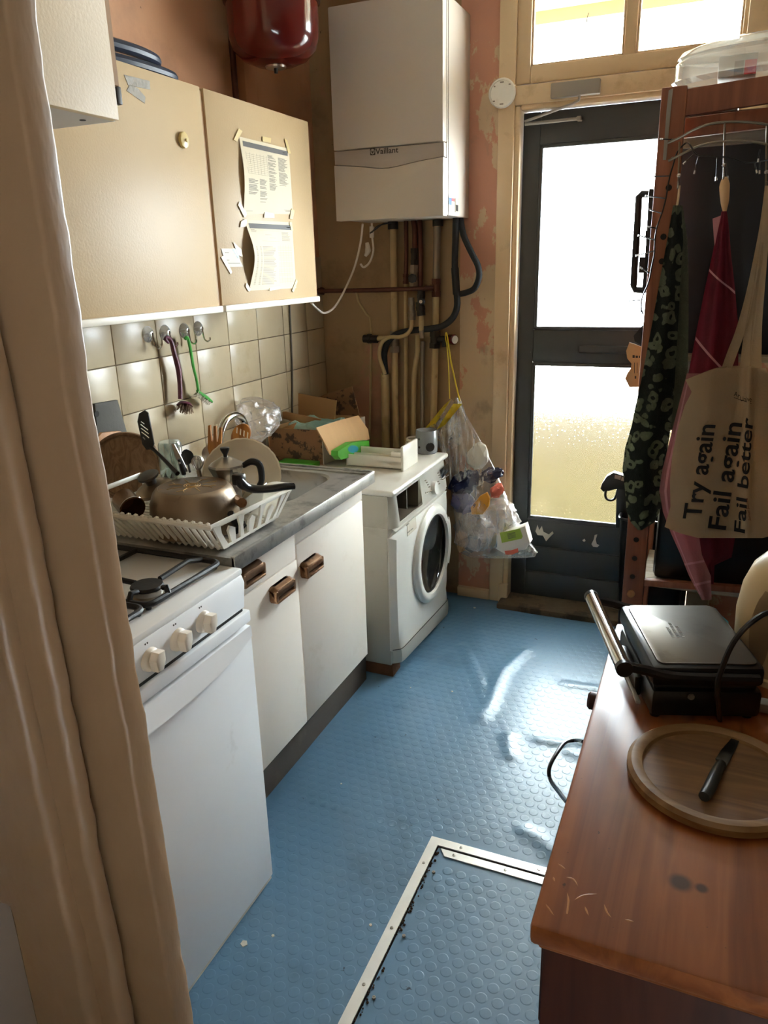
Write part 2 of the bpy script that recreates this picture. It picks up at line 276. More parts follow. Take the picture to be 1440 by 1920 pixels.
def leopard(name):
    m, nt, p, L = base(name); p.inputs['Roughness'].default_value = 0.95
    tc = nn(nt, 'ShaderNodeNewGeometry'); n = nn(nt, 'ShaderNodeTexNoise'); n.inputs['Scale'].default_value = 22; L(tc.outputs['Position'], n.inputs['Vector'])
    mx = nn(nt, 'ShaderNodeMix', data_type='RGBA'); mx.inputs['Factor'].default_value = 0.035; L(tc.outputs['Position'], mx.inputs['A']); L(n.outputs['Color'], mx.inputs['B'])
    v = nn(nt, 'ShaderNodeTexVoronoi'); v.inputs['Scale'].default_value = 29; L(mx.outputs['Result'], v.inputs['Vector'])
    r = nn(nt, 'ShaderNodeValToRGB'); e = r.color_ramp.elements
    e[0].position = 0.17; e[0].color = RGB(38, 42, 36); e[1].position = 0.20; e[1].color = RGB(108, 110, 90)
    for pos, c in ((0.46, RGB(102, 104, 86)), (0.50, RGB(36, 42, 36))):
        x = e.new(pos); x.color = c
    L(v.outputs['Distance'], r.inputs[0]); L(r.outputs[0], p.inputs['Base Color'])
    b = nn(nt, 'ShaderNodeBump'); b.inputs['Strength'].default_value = 0.8; b.inputs['Distance'].default_value = 0.004
    n2 = nn(nt, 'ShaderNodeTexNoise'); n2.inputs['Scale'].default_value = 260; L(tc.outputs['Position'], n2.inputs['Vector']); L(n2.outputs['Fac'], b.inputs['Height']); L(b.outputs[0], p.inputs['Normal'])
    return m
m_leopard = leopard('green_leopard_terry')
m_terry = M('grey_green_terry_edge', RGB(96, 98, 80), 0.95, var=0.2, vs=200, bump=0.8, bs=260)

# ------------------------------------------------------------------ mesh helpers
def bm_(): return bmesh.new()
def box(bm, x0, x1, y0, y1, z0, z1, bev=0, seg=2, mat=None):
    r = bmesh.ops.create_cube(bm, size=1)['verts']
    for v in r: v.co = Vector((x0 + (v.co.x + 0.5) * (x1 - x0), y0 + (v.co.y + 0.5) * (y1 - y0), z0 + (v.co.z + 0.5) * (z1 - z0)))
    if bev:
        es = list({e for v in r for e in v.link_edges})
        g = bmesh.ops.bevel(bm, geom=es, offset=bev, segments=seg, profile=0.5, affect='EDGES', clamp_overlap=True)
        r = list({v for f in g['faces'] for v in f.verts} | {v for v in r if v.is_valid})
    if mat is not None: bmesh.ops.transform(bm, matrix=mat, verts=r)
    return bm
def spline(pts, n=6, closed=False):
    P = [Vector(p) for p in pts]; out = []; N = len(P)
    rng = range(N if closed else N - 1)
    for i in rng:
        p0 = P[(i - 1) % N] if closed or i > 0 else P[0] * 2 - P[1]
        p1 = P[i]; p2 = P[(i + 1) % N]
        p3 = P[(i + 2) % N] if closed or i + 2 < N else P[-1] * 2 - P[-2]
        for k in range(n):
            t = k / n
            out.append(0.5 * ((2 * p1) + (p2 - p0) * t + (2 * p0 - 5 * p1 + 4 * p2 - p3) * t * t + (3 * p1 - p0 - 3 * p2 + p3) * t ** 3))
    if not closed: out.append(P[-1])
    return out
def tube(bm, pts, r, n=8, closed=False, smooth=0, flat=1.0):
    P = spline(pts, smooth, closed) if smooth else [Vector(p) for p in pts]
    rr = r if isinstance(r, (list, tuple)) else None
    N = len(P); rings = []; ref = None
    for i, p in enumerate(P):
        a = P[(i - 1) % N] if closed or i else P[0]; b = P[(i + 1) % N] if closed or i < N - 1 else P[-1]
        t = (b - a).normalized()
        if ref is None: ref = t.orthogonal().normalized()
        ref = (ref - t * ref.dot(t)); ref = ref.normalized() if ref.length > 1e-6 else t.orthogonal().normalized()
        q = t.cross(ref)
        if rr:
            s = i / max(1, N - 1) * (len(rr) - 1); k = min(int(s), len(rr) - 2); rad = rr[k] + (rr[k + 1] - rr[k]) * (s - k)
        else: rad = r
        rings.append([bm.verts.new(p + (ref * math.cos(2 * PI * j / n) * flat + q * math.sin(2 * PI * j / n)) * rad) for j in range(n)])
    for i in range(N if closed else N - 1):
        A, B = rings[i], rings[(i + 1) % N]
        for j in range(n): bm.faces.new((A[j], A[(j + 1) % n], B[(j + 1) % n], B[j]))
    if not closed:
        bm.faces.new(list(reversed(rings[0]))); bm.faces.new(rings[-1])
    return bm
def frame_of(axis):
    z = Vector(axis).normalized(); x = z.orthogonal().normalized()
    return x, z.cross(x), z
def lathe(bm, prof, at=(0, 0, 0), n=24, axis=(0, 0, 1), wob=None, xdir=None, cap=True):
    z = Vector(axis).normalized(); x = Vector(xdir) if xdir else z.orthogonal(); x = (x - z * x.dot(z)).normalized(); y = z.cross(x); o = Vector(at)
    rings = []
    for (r, h) in prof:
        if r < 1e-5: rings.append([bm.verts.new(o + z * h)])
        else: rings.append([bm.verts.new(o + z * h + (x * math.cos(2 * PI * j / n) + y * math.sin(2 * PI * j / n)) * r * (wob(j / n, r) if wob else 1)) for j in range(n)])
    for A, B in zip(rings, rings[1:]):
        for j in range(n):
            k = (j + 1) % n
            if len(A) == 1 and len(B) == 1: break
            if len(A) == 1: bm.faces.new((A[0], B[k], B[j]))
            elif len(B) == 1: bm.faces.new((A[j], A[k], B[0]))
            else: bm.faces.new((A[j], A[k], B[k], B[j]))
    if cap:
        if len(rings[0]) > 1: bm.faces.new(list(reversed(rings[0])))
        if len(rings[-1]) > 1: bm.faces.new(rings[-1])
    return bm
def cyl(bm, p0, p1, r, n=14, r1=None):
    p0, p1 = Vector(p0), Vector(p1)
    return lathe(bm, [(r, 0), (r if r1 is None else r1, (p1 - p0).length)], p0, n, p1 - p0)
def prism(bm, pts, ext, bev=0):
    """flat outline (3-D points) pushed along ext"""
    e = Vector(ext); A = [bm.verts.new(Vector(p)) for p in pts]; B = [bm.verts.new(Vector(p) + e) for p in pts]
    n = len(A); fs = [bm.faces.new(list(reversed(A))), bm.faces.new(B)]
    for i in range(n): fs.append(bm.faces.new((A[i], A[(i + 1) % n], B[(i + 1) % n], B[i])))
    if bev: bmesh.ops.bevel(bm, geom=list({e for e in fs[1].edges} | {e for e in fs[0].edges}), offset=bev, segments=2, profile=0.5, affect='EDGES', clamp_overlap=True)
    return bm
def grid(bm, f, nu, nv, thick=0, closed_u=False):
    V = [[bm.verts.new(f(i / nu, j / nv)) for i in range(nu if closed_u else nu + 1)] for j in range(nv + 1)]
    fs = []
    for j in range(nv):
        for i in range(nu):
            k = (i + 1) % nu if closed_u else i + 1
            fs.append(bm.faces.new((V[j][i], V[j][k], V[j + 1][k], V[j + 1][i])))
    if thick: bmesh.ops.solidify(bm, geom=fs, thickness=thick)
    return bm
def jitter(bm, amp, sc=10, seed=0):
    for v in bm.verts:
        v.co += Vector(noise.noise_vector(v.co * sc + Vector((seed * 7.3, seed, 0)))) * amp
    return bm
def rr(x0, x1, y0, y1, r, n=5):
    out = []
    for cx, cy, a0 in ((x1 - r, y1 - r, 0), (x0 + r, y1 - r, 90), (x0 + r, y0 + r, 180), (x1 - r, y0 + r, 270)):
        for k in range(n + 1):
            a = math.radians(a0 + 90 * k / n); out.append((cx + r * math.cos(a), cy + r * math.sin(a)))
    return out

def rest(bm, z):
    d = z - min(v.co.z for v in bm.verts)
    if d > 0: bmesh.ops.translate(bm, verts=bm.verts, vec=(0, 0, d))
    return bm
WL = {}
def link(o, loc):
    C.objects.link(o); o.location = loc; WL[o.name] = Vector(loc)
STUFF = {'panel_marks', 'printed_lines', 'label_print', 'burner_symbols', 'bristles', 'printed_trees', 'embossed_marks', 'tine_notches', 'base_grid', 'sticker_print', 'tag_print', 'stamped_star', 'slots', 'wires', 'scratches', 'black_leads', 'slogan_line', 'small_print', 'logo_letters', 'badge_emblem', 'woven_stripe', 'buttons', 'hob_marks'}
def tag(o, label=None, cat=None, group=None, kind=None):
    if label: o['label'] = label
    if cat: o['category'] = cat
    if group: o['group'] = group
    if kind: o['kind'] = kind
    return o
def thing(name, label, cat, loc, group=None):
    o = bpy.data.objects.new(name, None); o.empty_display_size = 0.05; link(o, loc); return tag(o, label, cat, group)
def obj(name, bm, m, parent=None, label=None, cat=None, group=None, kind=None, smooth=35):
    me = bpy.data.meshes.new(name)
    bmesh.ops.recalc_face_normals(bm, faces=bm.faces)
    if parent is not None: org = WL[parent.name]
    else:
        xs = [v.co for v in bm.verts]
        org = Vector(((min(p.x for p in xs) + max(p.x for p in xs)) / 2, (min(p.y for p in xs) + max(p.y for p in xs)) / 2, min(p.z for p in xs)))
        if kind == 'structure': org = Vector((0, 0, 0))
    bmesh.ops.translate(bm, verts=bm.verts, vec=-org)
    bm.to_mesh(me); bm.free()
    if smooth:
        me.shade_smooth(); me.set_sharp_from_angle(angle=math.radians(smooth))
    for k in (m if isinstance(m, list) else [m]): me.materials.append(k)
    o = bpy.data.objects.new(name, me); C.objects.link(o); WL[o.name] = org.copy()
    if parent is not None:
        o.parent = parent; o.location = (0, 0, 0)
        if name in STUFF: o['kind'] = 'stuff'
    else: o.location = org
    return tag(o, label, cat, group, kind)
def struct(name, bm, m, parent=None, smooth=35):
    return obj(name, bm, m, parent, kind=None if parent else 'structure', smooth=smooth)
def copy_tree(src, off, name=None, parent=None):
    c = src.copy(); C.objects.link(c); WL[c.name] = WL[src.name] + Vector(off)
    if parent is not None: c.parent = parent
    else: c.location = Vector(src.location) + Vector(off)
    for ch in list(src.children): copy_tree(ch, off, parent=c)
    return c

# ================================================================== STRUCTURE
LX, BY = -1.65, 3.17          # left wall face, back wall face
RX, CZ = 0.78, 2.80

ridges = [([(868, 1212), (885, 1245), (905, 1290), (912, 1332)], 0.006, 0.022), ([(985, 1220), (940, 1262), (924, 1300), (915, 1325), (900, 1345)], 0.009, 0.028),
          ([(905, 1190), (902, 1215)], 0.004, 0.03), ([(952, 1380), (957, 1418)], 0.007, 0.022), ([(1110, 1390), (1060, 1395), (1010, 1388)], 0.006, 0.02),
          ([(1110, 1425), (1070, 1412)], 0.006, 0.02), ([(1060, 1285), (1120, 1292)], 0.006, 0.025), ([(1040, 1600), (1010, 1572), (985, 1560)], 0.006, 0.025), ([(770, 1300), (755, 1320)], 0.005, 0.03), ([(800,1260),(840,1225)],0.004,0.03)]
RSEG = []
for pts, h, w in ridges:
    P = [W(u, v, z=0) for u, v in pts]
    RSEG += [(a.xy, b.xy, h, w) for a, b in zip(P, P[1:])]
def fz(x, y):
    p = Vector((x, y)); z = 0.0
    for a, b, h, w in RSEG:
        d = b - a; t = max(0, min(1, (p - a).dot(d) / d.length_squared)); q = (p - a - d * t).length
        if q < 3 * w: z = max(z, h * math.exp(-(q / w) ** 2))
    if -1.1 < x < 0.3 and 1.6 < y < 3.1: z += 0.0022 * noise.noise(Vector((x * 5, y * 5, 0)))
    return z
HX0, HY1 = -0.552, 1.575      # hatch corner
bm = bm_()
def patch(x0, x1, y0, y1, st):
    nx, ny = max(1, round((x1 - x0) / st)), max(1, round((y1 - y0) / st))
    grid(bm, lambda a, b: Vector((x0 + (x1 - x0) * a, y0 + (y1 - y0) * b, fz(x0 + (x1 - x0) * a, y0 + (y1 - y0) * b))), nx, ny)
patch(LX - 0.1, HX0, -2.2, HY1, 0.05); patch(HX0, 0.3, HY1, 3.2, 0.009); patch(0.3, RX, HY1, 3.2, 0.1); patch(LX - 0.1, -1.15, HY1, 3.2, 0.1); patch(-1.15, HX0, HY1, 3.2, 0.009); patch(HX0, RX + 0.1, -2.2, 0.7, 0.1); patch(0.2, RX + 0.1, 0.7, HY1, 0.1)
floor = struct('floor', bm, m_floor, smooth=60)
def studs(x0, x1, y0, y1, zf, ok=lambda x, y: True):
    b = bm_(); pit, row = 0.036, 0.0312; j = 0; y = y0
    while y < y1:
        x = x0 + (pit / 2 if j % 2 else 0)
        while x < x1:
            if ok(x, y):
                n = 14
                R = [[b.verts.new((x + q * math.cos(2 * PI * k / n), y + q * math.sin(2 * PI * k / n), zf(x + q * math.cos(2 * PI * k / n), y + q * math.sin(2 * PI * k / n)) + h)) for k in range(n)] for q, h in ((0.0138, -0.0002), (0.0122, 0.00042), (0.0110, 0.00045))]
                for A, B in zip(R, R[1:]):
                    for k in range(n): b.faces.new((A[k], A[(k + 1) % n], B[(k + 1) % n], B[k]))
                b.faces.new(R[-1])
            x += pit
        y += row; j += 1
    return b
o = struct('moulded_studs', studs(-1.06, 0.30, 0.55, 3.1, fz, lambda x, y: not (x > HX0 - 0.038 and y < HY1 + 0.036) and not (x < -0.99 and y > 2.2)), m_floor, floor, 60); o['kind'] = 'stuff'
bm = bm_(); box(bm, LX - 0.1, HX0, -2.2, 3.2, -0.045, -0.004); box(bm, HX0, RX + 0.1, HY1, 3.2, -0.045, -0.004); box(bm, HX0, RX + 0.1, -2.2, 0.7, -0.045, -0.004); box(bm, 0.2, RX + 0.1, 0.7, HY1, -0.045, -0.004); struct('subfloor', bm, m_soil, floor)
# floor hatch
bm = bm_(); box(bm, HX0 + 0.004, 0.2, 0.7, HY1 - 0.004, -0.03, -0.001)
hatch = struct('hatch_panel', bm, m_floor, floor)
o = obj('hatch_studs', studs(HX0 + 0.035, 0.2, 0.72, HY1 - 0.05, lambda x, y: -0.001), m_floor, hatch, smooth=60); o['kind'] = 'stuff'
bm = bm_(); box(bm, HX0 - 0.006, 0.2, 0.7, HY1 + 0.01, -0.06, -0.031); struct('hatch_well', bm, m_soil, floor)
bm = bm_(); prism(bm, [(HX0 - 0.026, 0.6, 0), (HX0, 0.6, 0), (HX0, HY1, 0), (HX0 - 0.026, HY1 + 0.026, 0)], (0, 0, 0.0035)); struct('hatch_strip', bm, m_alustrip, floor)
bm = bm_(); prism(bm, [(HX0 - 0.026, HY1 + 0.026, 0), (HX0, HY1, 0), (0.2, HY1, 0), (0.2, HY1 + 0.026, 0)], (0, 0, 0.0035)); struct('hatch_strip', bm, m_alustrip, floor)
bm = bm_(); prism(bm, [(HX0 + 0.012, HY1 - 0.008, 0), (0.2, HY1 - 0.008, 0), (0.2, HY1 - 0.032, 0), (HX0 + 0.03, HY1 - 0.032, 0)], (0, 0, 0.003)); struct('hatch_strip', bm, m_alustrip, floor)
for x, y in [(HX0 - 0.013, 1.5), (HX0 - 0.013, 1.28), (HX0 - 0.013, 1.12), (-0.49, HY1 + 0.013), (-0.28, HY1 + 0.013), (-0.50, HY1 - 0.02), (-0.36, HY1 - 0.02), (HX0 + 0.022, 1.48), (HX0 + 0.022, 1.27), (HX0 + 0.02, 1.1)]:
    bm = bm_(); lathe(bm, [(0.0042, 0.001), (0.004, 0.005), (0.0018, 0.0052), (0.0015, 0.004), (0, 0.004)], (x, y, 0), 10); struct('screw', bm, m_galv if x > HX0 and y < 1.5 else m_alu, floor)
bm = bm_()
for k in range(90):      # crumbs in the hatch gap
    y = random.uniform(0.95, 1.56); bmesh.ops.create_icosphere(bm, subdivisions=1, radius=random.uniform(0.0015, 0.004), matrix=Matrix.Translation((HX0 + random.uniform(0.0, 0.012), y, 0.001)))
o = struct('hatch_crumbs', bm, m_soil, floor); o['kind'] = 'stuff'
for (u, v, s) in [(848, 1297, 0.004), (458, 1770, 0.009), (512, 1755, 0.004), (770, 1290, 0.003), (640, 1470, 0.003), (890, 1140, 0.006), (695, 1735, 0.004)]:
    p = W(u, v, z=0.001); bm = bm_(); prism(bm, [p + Vector((s * math.cos(a) * q, s * math.sin(a), 0)) for a, q in ((0, 1), (1.3, 0.7), (2.4, 1.2), (3.6, 1), (5, 0.6))], (0, 0, 0.002))
    struct('debris_scrap', bm, m_chip, floor)

bm = bm_(); box(bm, LX - 0.12, LX - 0.009, 0.52, BY + 0.02, -0.02, CZ); wl = struct('wall_left', bm, m_wall)
bm = bm_(); box(bm, LX - 0.012, LX - 0.0055, 1.0, BY - 0.001, 0.80, 1.50); struct('grout_bed', bm, m_grout, wl)
# wall tiles, each a piece of its own
bm = bm_(); box(bm, -0.0065, 0.0005, 0.0015, 0.199, 0.0015, 0.1525, 0.0018, 2); tile_me = None
ys = [3.005 - 0.2005 * k for k in range(0, 10)]; zs = [0.771, 0.925, 1.079, 1.233, 1.387]
t0 = obj('tile', bm, m_tile, wl); t0.location = (LX, ys[0] - 0.2005, zs[0]); first = True
for y in ys:
    for z in zs:
        if first: first = False; continue
        t = t0.copy(); C.objects.link(t); t.parent = wl
        t.location = (LX + random.uniform(-0.0004, 0.0006), y - 0.2005, z); t.rotation_euler = (0, random.uniform(-.002, .002), random.uniform(-.002, .002))
bm = bm_(); box(bm, -0.0065, 0.0005, 0.0015, 0.160, 0.0015, 0.1525, 0.0018, 2); tc_ = obj('tile', bm, m_tile, wl); tc_.location = (LX, 3.0065, zs[0])
for z in zs[1:]:
    t = tc_.copy(); C.objects.link(t); t.parent = wl; t.location = (LX, 3.0065, z)
# boxed pipe chase and flue corner on the left wall
bm = bm_(); box(bm, LX - 0.02, LX + 0.03, 2.60, 2.68, 1.52, CZ, 0.004); struct('chase_panel', bm, m_wall, wl)

bm = bm_(); box(bm, LX - 0.1, -1.0, BY, BY + 0.15, -0.02, CZ); wb = struct('wall_back', bm, m_pipewall)
bm = bm_(); box(bm, -1.0, -0.845, BY, BY + 0.15, -0.02, CZ); struct('plaster_strip', bm, m_backwall, wb)
bm = bm_(); box(bm, 0.08, RX + 0.1, BY, BY + 0.15, -0.02, CZ); struct('plaster_panel', bm, m_backwall, wb)
bm = bm_(); box(bm, -0.85, 0.1, BY, BY + 0.15, 2.72, CZ); struct('lintel_panel', bm, m_wall, wb)
bm = bm_(); box(bm, RX, RX + 0.1, -0.1, BY + 0.1, -0.02, CZ); struct('wall_right', bm, m_rightwall)
bm = bm_(); box(bm, LX - 0.1, RX + 0.1, 0.5, BY + 0.15, CZ, CZ + 0.08); struct('ceiling', bm, m_ceil)
# hall the picture is taken from
bm = bm_(); box(bm, LX - 0.1, -0.79, 0.53, 0.62, -0.02, CZ); box(bm, 0.55, RX + 0.05, 0.50, 0.60, -0.02, CZ); box(bm, -0.8, 0.6, 0.50, 0.60, 2.2, CZ); struct('wall_front', bm, m_hall)
bm = bm_(); box(bm, -1.15, -1.05, -2.2, 0.5, -0.02, CZ); box(bm, 1.0, 1.1, -2.2, 0.5, -0.02, CZ); box(bm, -1.15, 1.1, -2.3, -2.2, -0.02, CZ); box(bm, 0.75, 1.1, 0.48, 0.5, -0.02, CZ); struct('wall_hall', bm, m_hall)
bm = bm_(); box(bm, -1.15, 1.1, -2.3, 0.5, CZ - 0.1, CZ); struct('ceiling_hall', bm, m_ceil)

# doorway jamb at the left of the picture: stacked mouldings under thick old paint
def lumpy(x0, x1, y0, y1, bev, seed):
    b = bm_(); P = rr(x0, x1, y0, y1, bev, 3); n = len(P)
    def f(a, t):
        p = P[int(round(a * n)) % n]; z = -0.01 + 2.3 * t
        dx = 0.0034 * noise.noise(Vector((z * 7, seed, 0))) + 0.0022 * noise.noise(Vector((z * 29, seed, 4))) + 0.013 * max(0, 1.45 - z)
        return Vector((p[0] + dx, p[1] + 0.5 * dx, z))
    return grid(b, f, n, 150, closed_u=True)
jamb = struct('trim_1', lumpy(-0.80, -0.600, 0.580, 0.617, 0.005, 1), m_jamb, smooth=50)
struct('architrave', lumpy(-0.83, -0.660, 0.545, 0.571, 0.009, 3), m_jamb, jamb, 50)
struct('architrave_bead', lumpy(-1.04, -0.698, 0.525, 0.556, 0.009, 5), m_jamb, jamb, 50)

# ------------------------------------------------------------------ back door, frame and transom
DX0, DX1 = -0.757, 0.0
bm = bm_(); box(bm, -0.845, -0.782, BY - 0.022, BY + 0.10, 0, 2.75, 0.004); box(bm, -0.784, DX0 - 0.002, BY - 0.012, BY + 0.12, 0, 2.06, 0.008); fr = struct('trim_2', bm, m_frame)
bm = bm_(); box(bm, DX1 + 0.002, DX1 + 0.09, BY - 0.022, BY + 0.12, 0, 2.75, 0.004); struct('frame_post', bm, m_frame, fr)
bm = bm_(); box(bm, -0.785, 0.04, BY - 0.018, BY + 0.12, 2.062, 2.128, 0.004); struct('frame_head', bm, m_frame, fr)
bm = bm_(); box(bm, DX0 - 0.003, DX1, BY - 0.012, BY + 0.12, 2.043, 2.064, 0.007); struct('frame_bead', bm, m_frame, fr)
bm = bm_(); box(bm, -0.80, DX0, BY - 0.03, BY, -0.01, 0.09, 0.008); struct('plinth_block', jitter(bm, 0.004, 20), m_frame, fr)
TY = BY + 0.012
win = None
bm = bm_(); box(bm, -0.782, -0.728, TY - 0.02, TY + 0.03, 2.132, 2.74, 0.004); win = struct('window_1', bm, m_frame)
bm = bm_(); box(bm, -0.728, 0.035, TY - 0.02, TY + 0.03, 2.132, 2.19, 0.004); struct('bottom_rail', bm, m_frame, win)
bm = bm_(); box(bm, -0.012, 0.035, TY - 0.02, TY + 0.03, 2.19, 2.74, 0.004); struct('window_stile', bm, m_frame, win)
bm = bm_(); box(bm, -0.728, -0.012, TY - 0.02, TY + 0.03, 2.68, 2.74, 0.004); struct('top_rail', bm, m_frame, win)
bm = bm_(); box(bm, -0.395, -0.353, TY - 0.018, TY + 0.03, 2.185, 2.69, 0.006); struct('glazing_bar', bm, m_frame, win)
for x0, x1 in ((-0.728, -0.395), (-0.353, -0.012)):
    bm = bm_(); box(bm, x0, x0 + 0.008, TY - 0.012, TY, 2.19, 2.68, 0.002); box(bm, x1 - 0.008, x1, TY - 0.012, TY, 2.19, 2.68, 0.002); box(bm, x0, x1, TY - 0.012, TY, 2.19, 2.197, 0.002); struct('glazing_bead', bm, m_frame, win)
    bm = bm_(); box(bm, x0, x1, TY + 0.004, TY + 0.008, 2.19, 2.68); struct('pane', bm, m_clear, win)
dr = bm_(); Dy0, Dy1 = BY + 0.03, BY + 0.075
box(dr, DX0, -0.690, Dy0, Dy1, 0.03, 2.04, 0.004); door = struct('door_1', dr, m_door)
def dpart(name, x0, x1, y0, y1, z0, z1, bev=0.004, m=None):
    b = bm_(); box(b, x0, x1, y0, y1, z0, z1, bev); return struct(name, b, m or m_door, door)
dpart('door_stile', -0.085, DX1, Dy0, Dy1, 0.03, 2.04)
dpart('top_rail', -0.690, -0.085, Dy0, Dy1, 1.925, 2.04)
dpart('mid_rail', -0.690, -0.085, Dy0, Dy1, 1.095, 1.228)
dpart('weather_bar', -0.50, -0.20, Dy0 - 0.012, Dy0, 1.138, 1.168, 0.004)
dpart('lower_rail', -0.690, -0.085, Dy0, Dy1, 0.395, 0.405)
for k, (z0, z1) in enumerate(((0.272, 0.396), (0.150, 0.268), (0.03, 0.146))): dpart('door_board', -0.694, -0.08, Dy0 + 0.004, Dy1 - 0.006, z0, z1, 0.005)
for z0, z1 in ((1.228, 1.925), (0.405, 1.095)):
    b = bm_(); e = 0.014
    box(b, -0.690, -0.690 + e, Dy0 - 0.003, Dy0 + 0.012, z0, z1, 0.004); box(b, -0.085 - e, -0.085, Dy0 - 0.003, Dy0 + 0.012, z0, z1, 0.004)
    box(b, -0.690, -0.085, Dy0 - 0.003, Dy0 + 0.012, z0, z0 + e, 0.004); box(b, -0.690, -0.085, Dy0 - 0.003, Dy0 + 0.012, z1 - e, z1, 0.004); struct('glazing_bead', b, m_door, door)
dpart('pane', -0.690, -0.085, Dy0 + 0.016, Dy0 + 0.021, 1.228, 1.925, 0, m_glass_top)
dpart('pane', -0.690, -0.085, Dy0 + 0.016, Dy0 + 0.021, 0.405, 1.095, 0, m_glass_low)
def blob(pts, y, t, m, name, par):
    b = bm_(); P = [W(u, v, y=y) for u, v in pts]; prism(b, P, (0, -t, 0)); return struct(name, b, m, par)
blob([(1008, 984), (1011, 994), (1016, 986), (1019, 997), (1029, 1002), (1036, 996), (1038, 1000), (1030, 1008), (1024, 1015), (1018, 1004), (1008, 1003), (1004, 996)], Dy0, 0.0012, m_chip, 'paint_chip', door)
blob([(1115, 1003), (1120, 1002), (1117, 1012), (1119, 1020), (1124, 1022), (1120, 1026), (1112, 1025), (1109, 1020), (1113, 1012)], Dy0 + 0.004, 0.0012, m_chip, 'paint_chip', door)
blob([(1092, 1013), (1096, 1010), (1098, 1014), (1095, 1016)], Dy0 + 0.004, 0.0012, m_chip, 'paint_chip', door)
bm = bm_(); box(bm, -0.79, 0.03, BY - 0.10, BY + 0.12, -0.02, 0.026, 0.01); struct('trim_3', jitter(bm, 0.003, 9), m_thresh)
bm = bm_(); box(bm, -1.0, -0.845, BY - 0.02, BY + 0.01, -0.005, 0.045, 0.004); struct('baseboard_back', jitter(bm, 0.003, 12), m_frame)
bm = bm_(); tube(bm, [W(1104, 24, y=TY + 0.002), W(1101, 34, y=TY + 0.002), W(1099, 52, y=TY + 0.002)], 0.0016, 5, smooth=2); obj('twig', bm, m_dark, None, 'short dark twig stuck to the left transom pane', 'twig')
# outside: yard ground, rendered garden wall, porch beam
bm = bm_(); box(bm, -8, 8, BY + 0.2, 14, -0.35, -0.25); struct('ground_outside', bm, m_ground)
bm = bm_(); box(bm, -6, 6, 4.35, 4.5, -0.3, 0.74); struct('wall_outside', bm, m_brick)
bm = bm_(); box(bm, -9, LX - 0.1, BY, BY + 0.15, -0.3, 7); box(bm, RX + 0.1, 9, BY, BY + 0.15, -0.3, 7); box(bm, LX - 0.1, RX + 0.1, BY + 0.02, BY + 0.15, CZ + 0.08, 7); struct('wall_facade', bm, m_facade)
bm = bm_(); box(bm, -6, 6, 5.2, 5.3, 2.85, 2.92); eb = struct('beam_outside', bm, m_eave)
bm = bm_(); box(bm, -6, 6, BY + 0.16, 5.3, 2.92, 2.94); struct('porch_sheet', bm, m_porch, eb)

# ================================================================== LEFT SIDE FURNITURE
# wall cabinets
def wall_cab(y0, y1, dy0, dy1, z0, z1, label):
    t = thing('wall_cabinet', label, 'cabinet', (-1.5, (y0 + y1) / 2, z0), 'kitchen wall cabinets')
    b = bm_(); box(b, LX + 0.003, -1.37, y0, y1, z0 + 0.012, z1 - 0.006, 0.001); obj('body', b, m_cab, t)
    b = bm_(); box(b, -1.368, -1.35, dy0, dy1, z0 + 0.012, z1, 0.0015); d = obj('door', b, m_cab, t)
    b = bm_(); box(b, -1.3685, -1.3505, dy1 - 0.0005, dy1 + 0.004, z0 + 0.012, z1 - 0.01); obj('edge_band', b, m_cabedge, t)
    b = bm_(); box(b, -1.369, -1.338, dy0, dy1 + 0.004, z0 - 0.006, z0 + 0.013, 0.003); obj('edge_strip', b, m_trim, t)
    return t, d
cab_l, door_l = wall_cab(1.02, 1.937, 1.02, 1.932, 1.385, 1.972, 'cream wall cabinet with duct tape and no handle, hose on top')
cab_r, door_r = wall_cab(1.943, 2.55, 1.949, 2.547, 1.385, 1.972, 'cream wall cabinet with paper sheets taped on its door')
p = W(342, 263, x=-1.35); bm = bm_(); prism(bm, [(-1.35, p.y + a, p.z + b) for a, b in rr(-0.017, 0.017, -0.02, 0.02, 0.015)], (0.009, 0, 0), 0.003); prism(bm, [(-1.341, p.y + a + 0.006, p.z + b) for a, b in rr(-0.005, 0.005, -0.004, 0.004, 0.003)], (0.004, 0, 0)); obj('catch_button', bm, m_tape, cab_l, 'yellowed oval catch button')
for q in ([(232, 140), (280, 152), (281, 168), (240, 160)], [(237, 170), (243, 158), (258, 166), (272, 182), (271, 194)]):
    bm = bm_(); prism(bm, [W(u, v, x=-1.35) for u, v in q], (0.0012, 0, 0)); obj('duct_tape', bm, m_duct, cab_l, 'silver duct tape strip')
# near cabinet on the doorway wall
t = thing('wall_cabinet', 'deep cream wall cabinet by the doorway, showing its grey underside', 'cabinet', (-1.2, 1.0, 1.78), 'kitchen wall cabinets')
bm = bm_(); box(bm, -1.335, -1.118, 0.625, 1.312, 1.785, 2.6, 0.001); obj('body', bm, m_cab, t)
bm = bm_(); box(bm, -1.118, -1.10, 0.625, 1.30, 1.779, 2.6, 0.0015); obj('door', bm, m_cab, t)
bm = bm_(); box(bm, -1.117, -1.101, 1.300, 1.312, 1.84, 2.6); obj('edge_band', bm, m_cabedge, t, 'yellow wood edge')
bm = bm_(); box(bm, -1.334, -1.119, 0.63, 1.31, 1.780, 1.786); u_ = obj('underside', bm, m_underside, t)
bm = bm_(); lathe(bm, [(0.006, 0), (0.006, -0.001)], W(155, 225, z=1.780) , 12); obj('screw_hole', bm, m_cutout, t)
bm = bm_(); box(bm, -1.12, -1.108, 1.312, 1.326, 1.81, 1.842, 0.002); obj('catch', bm, m_dark, t, 'small dark catch')
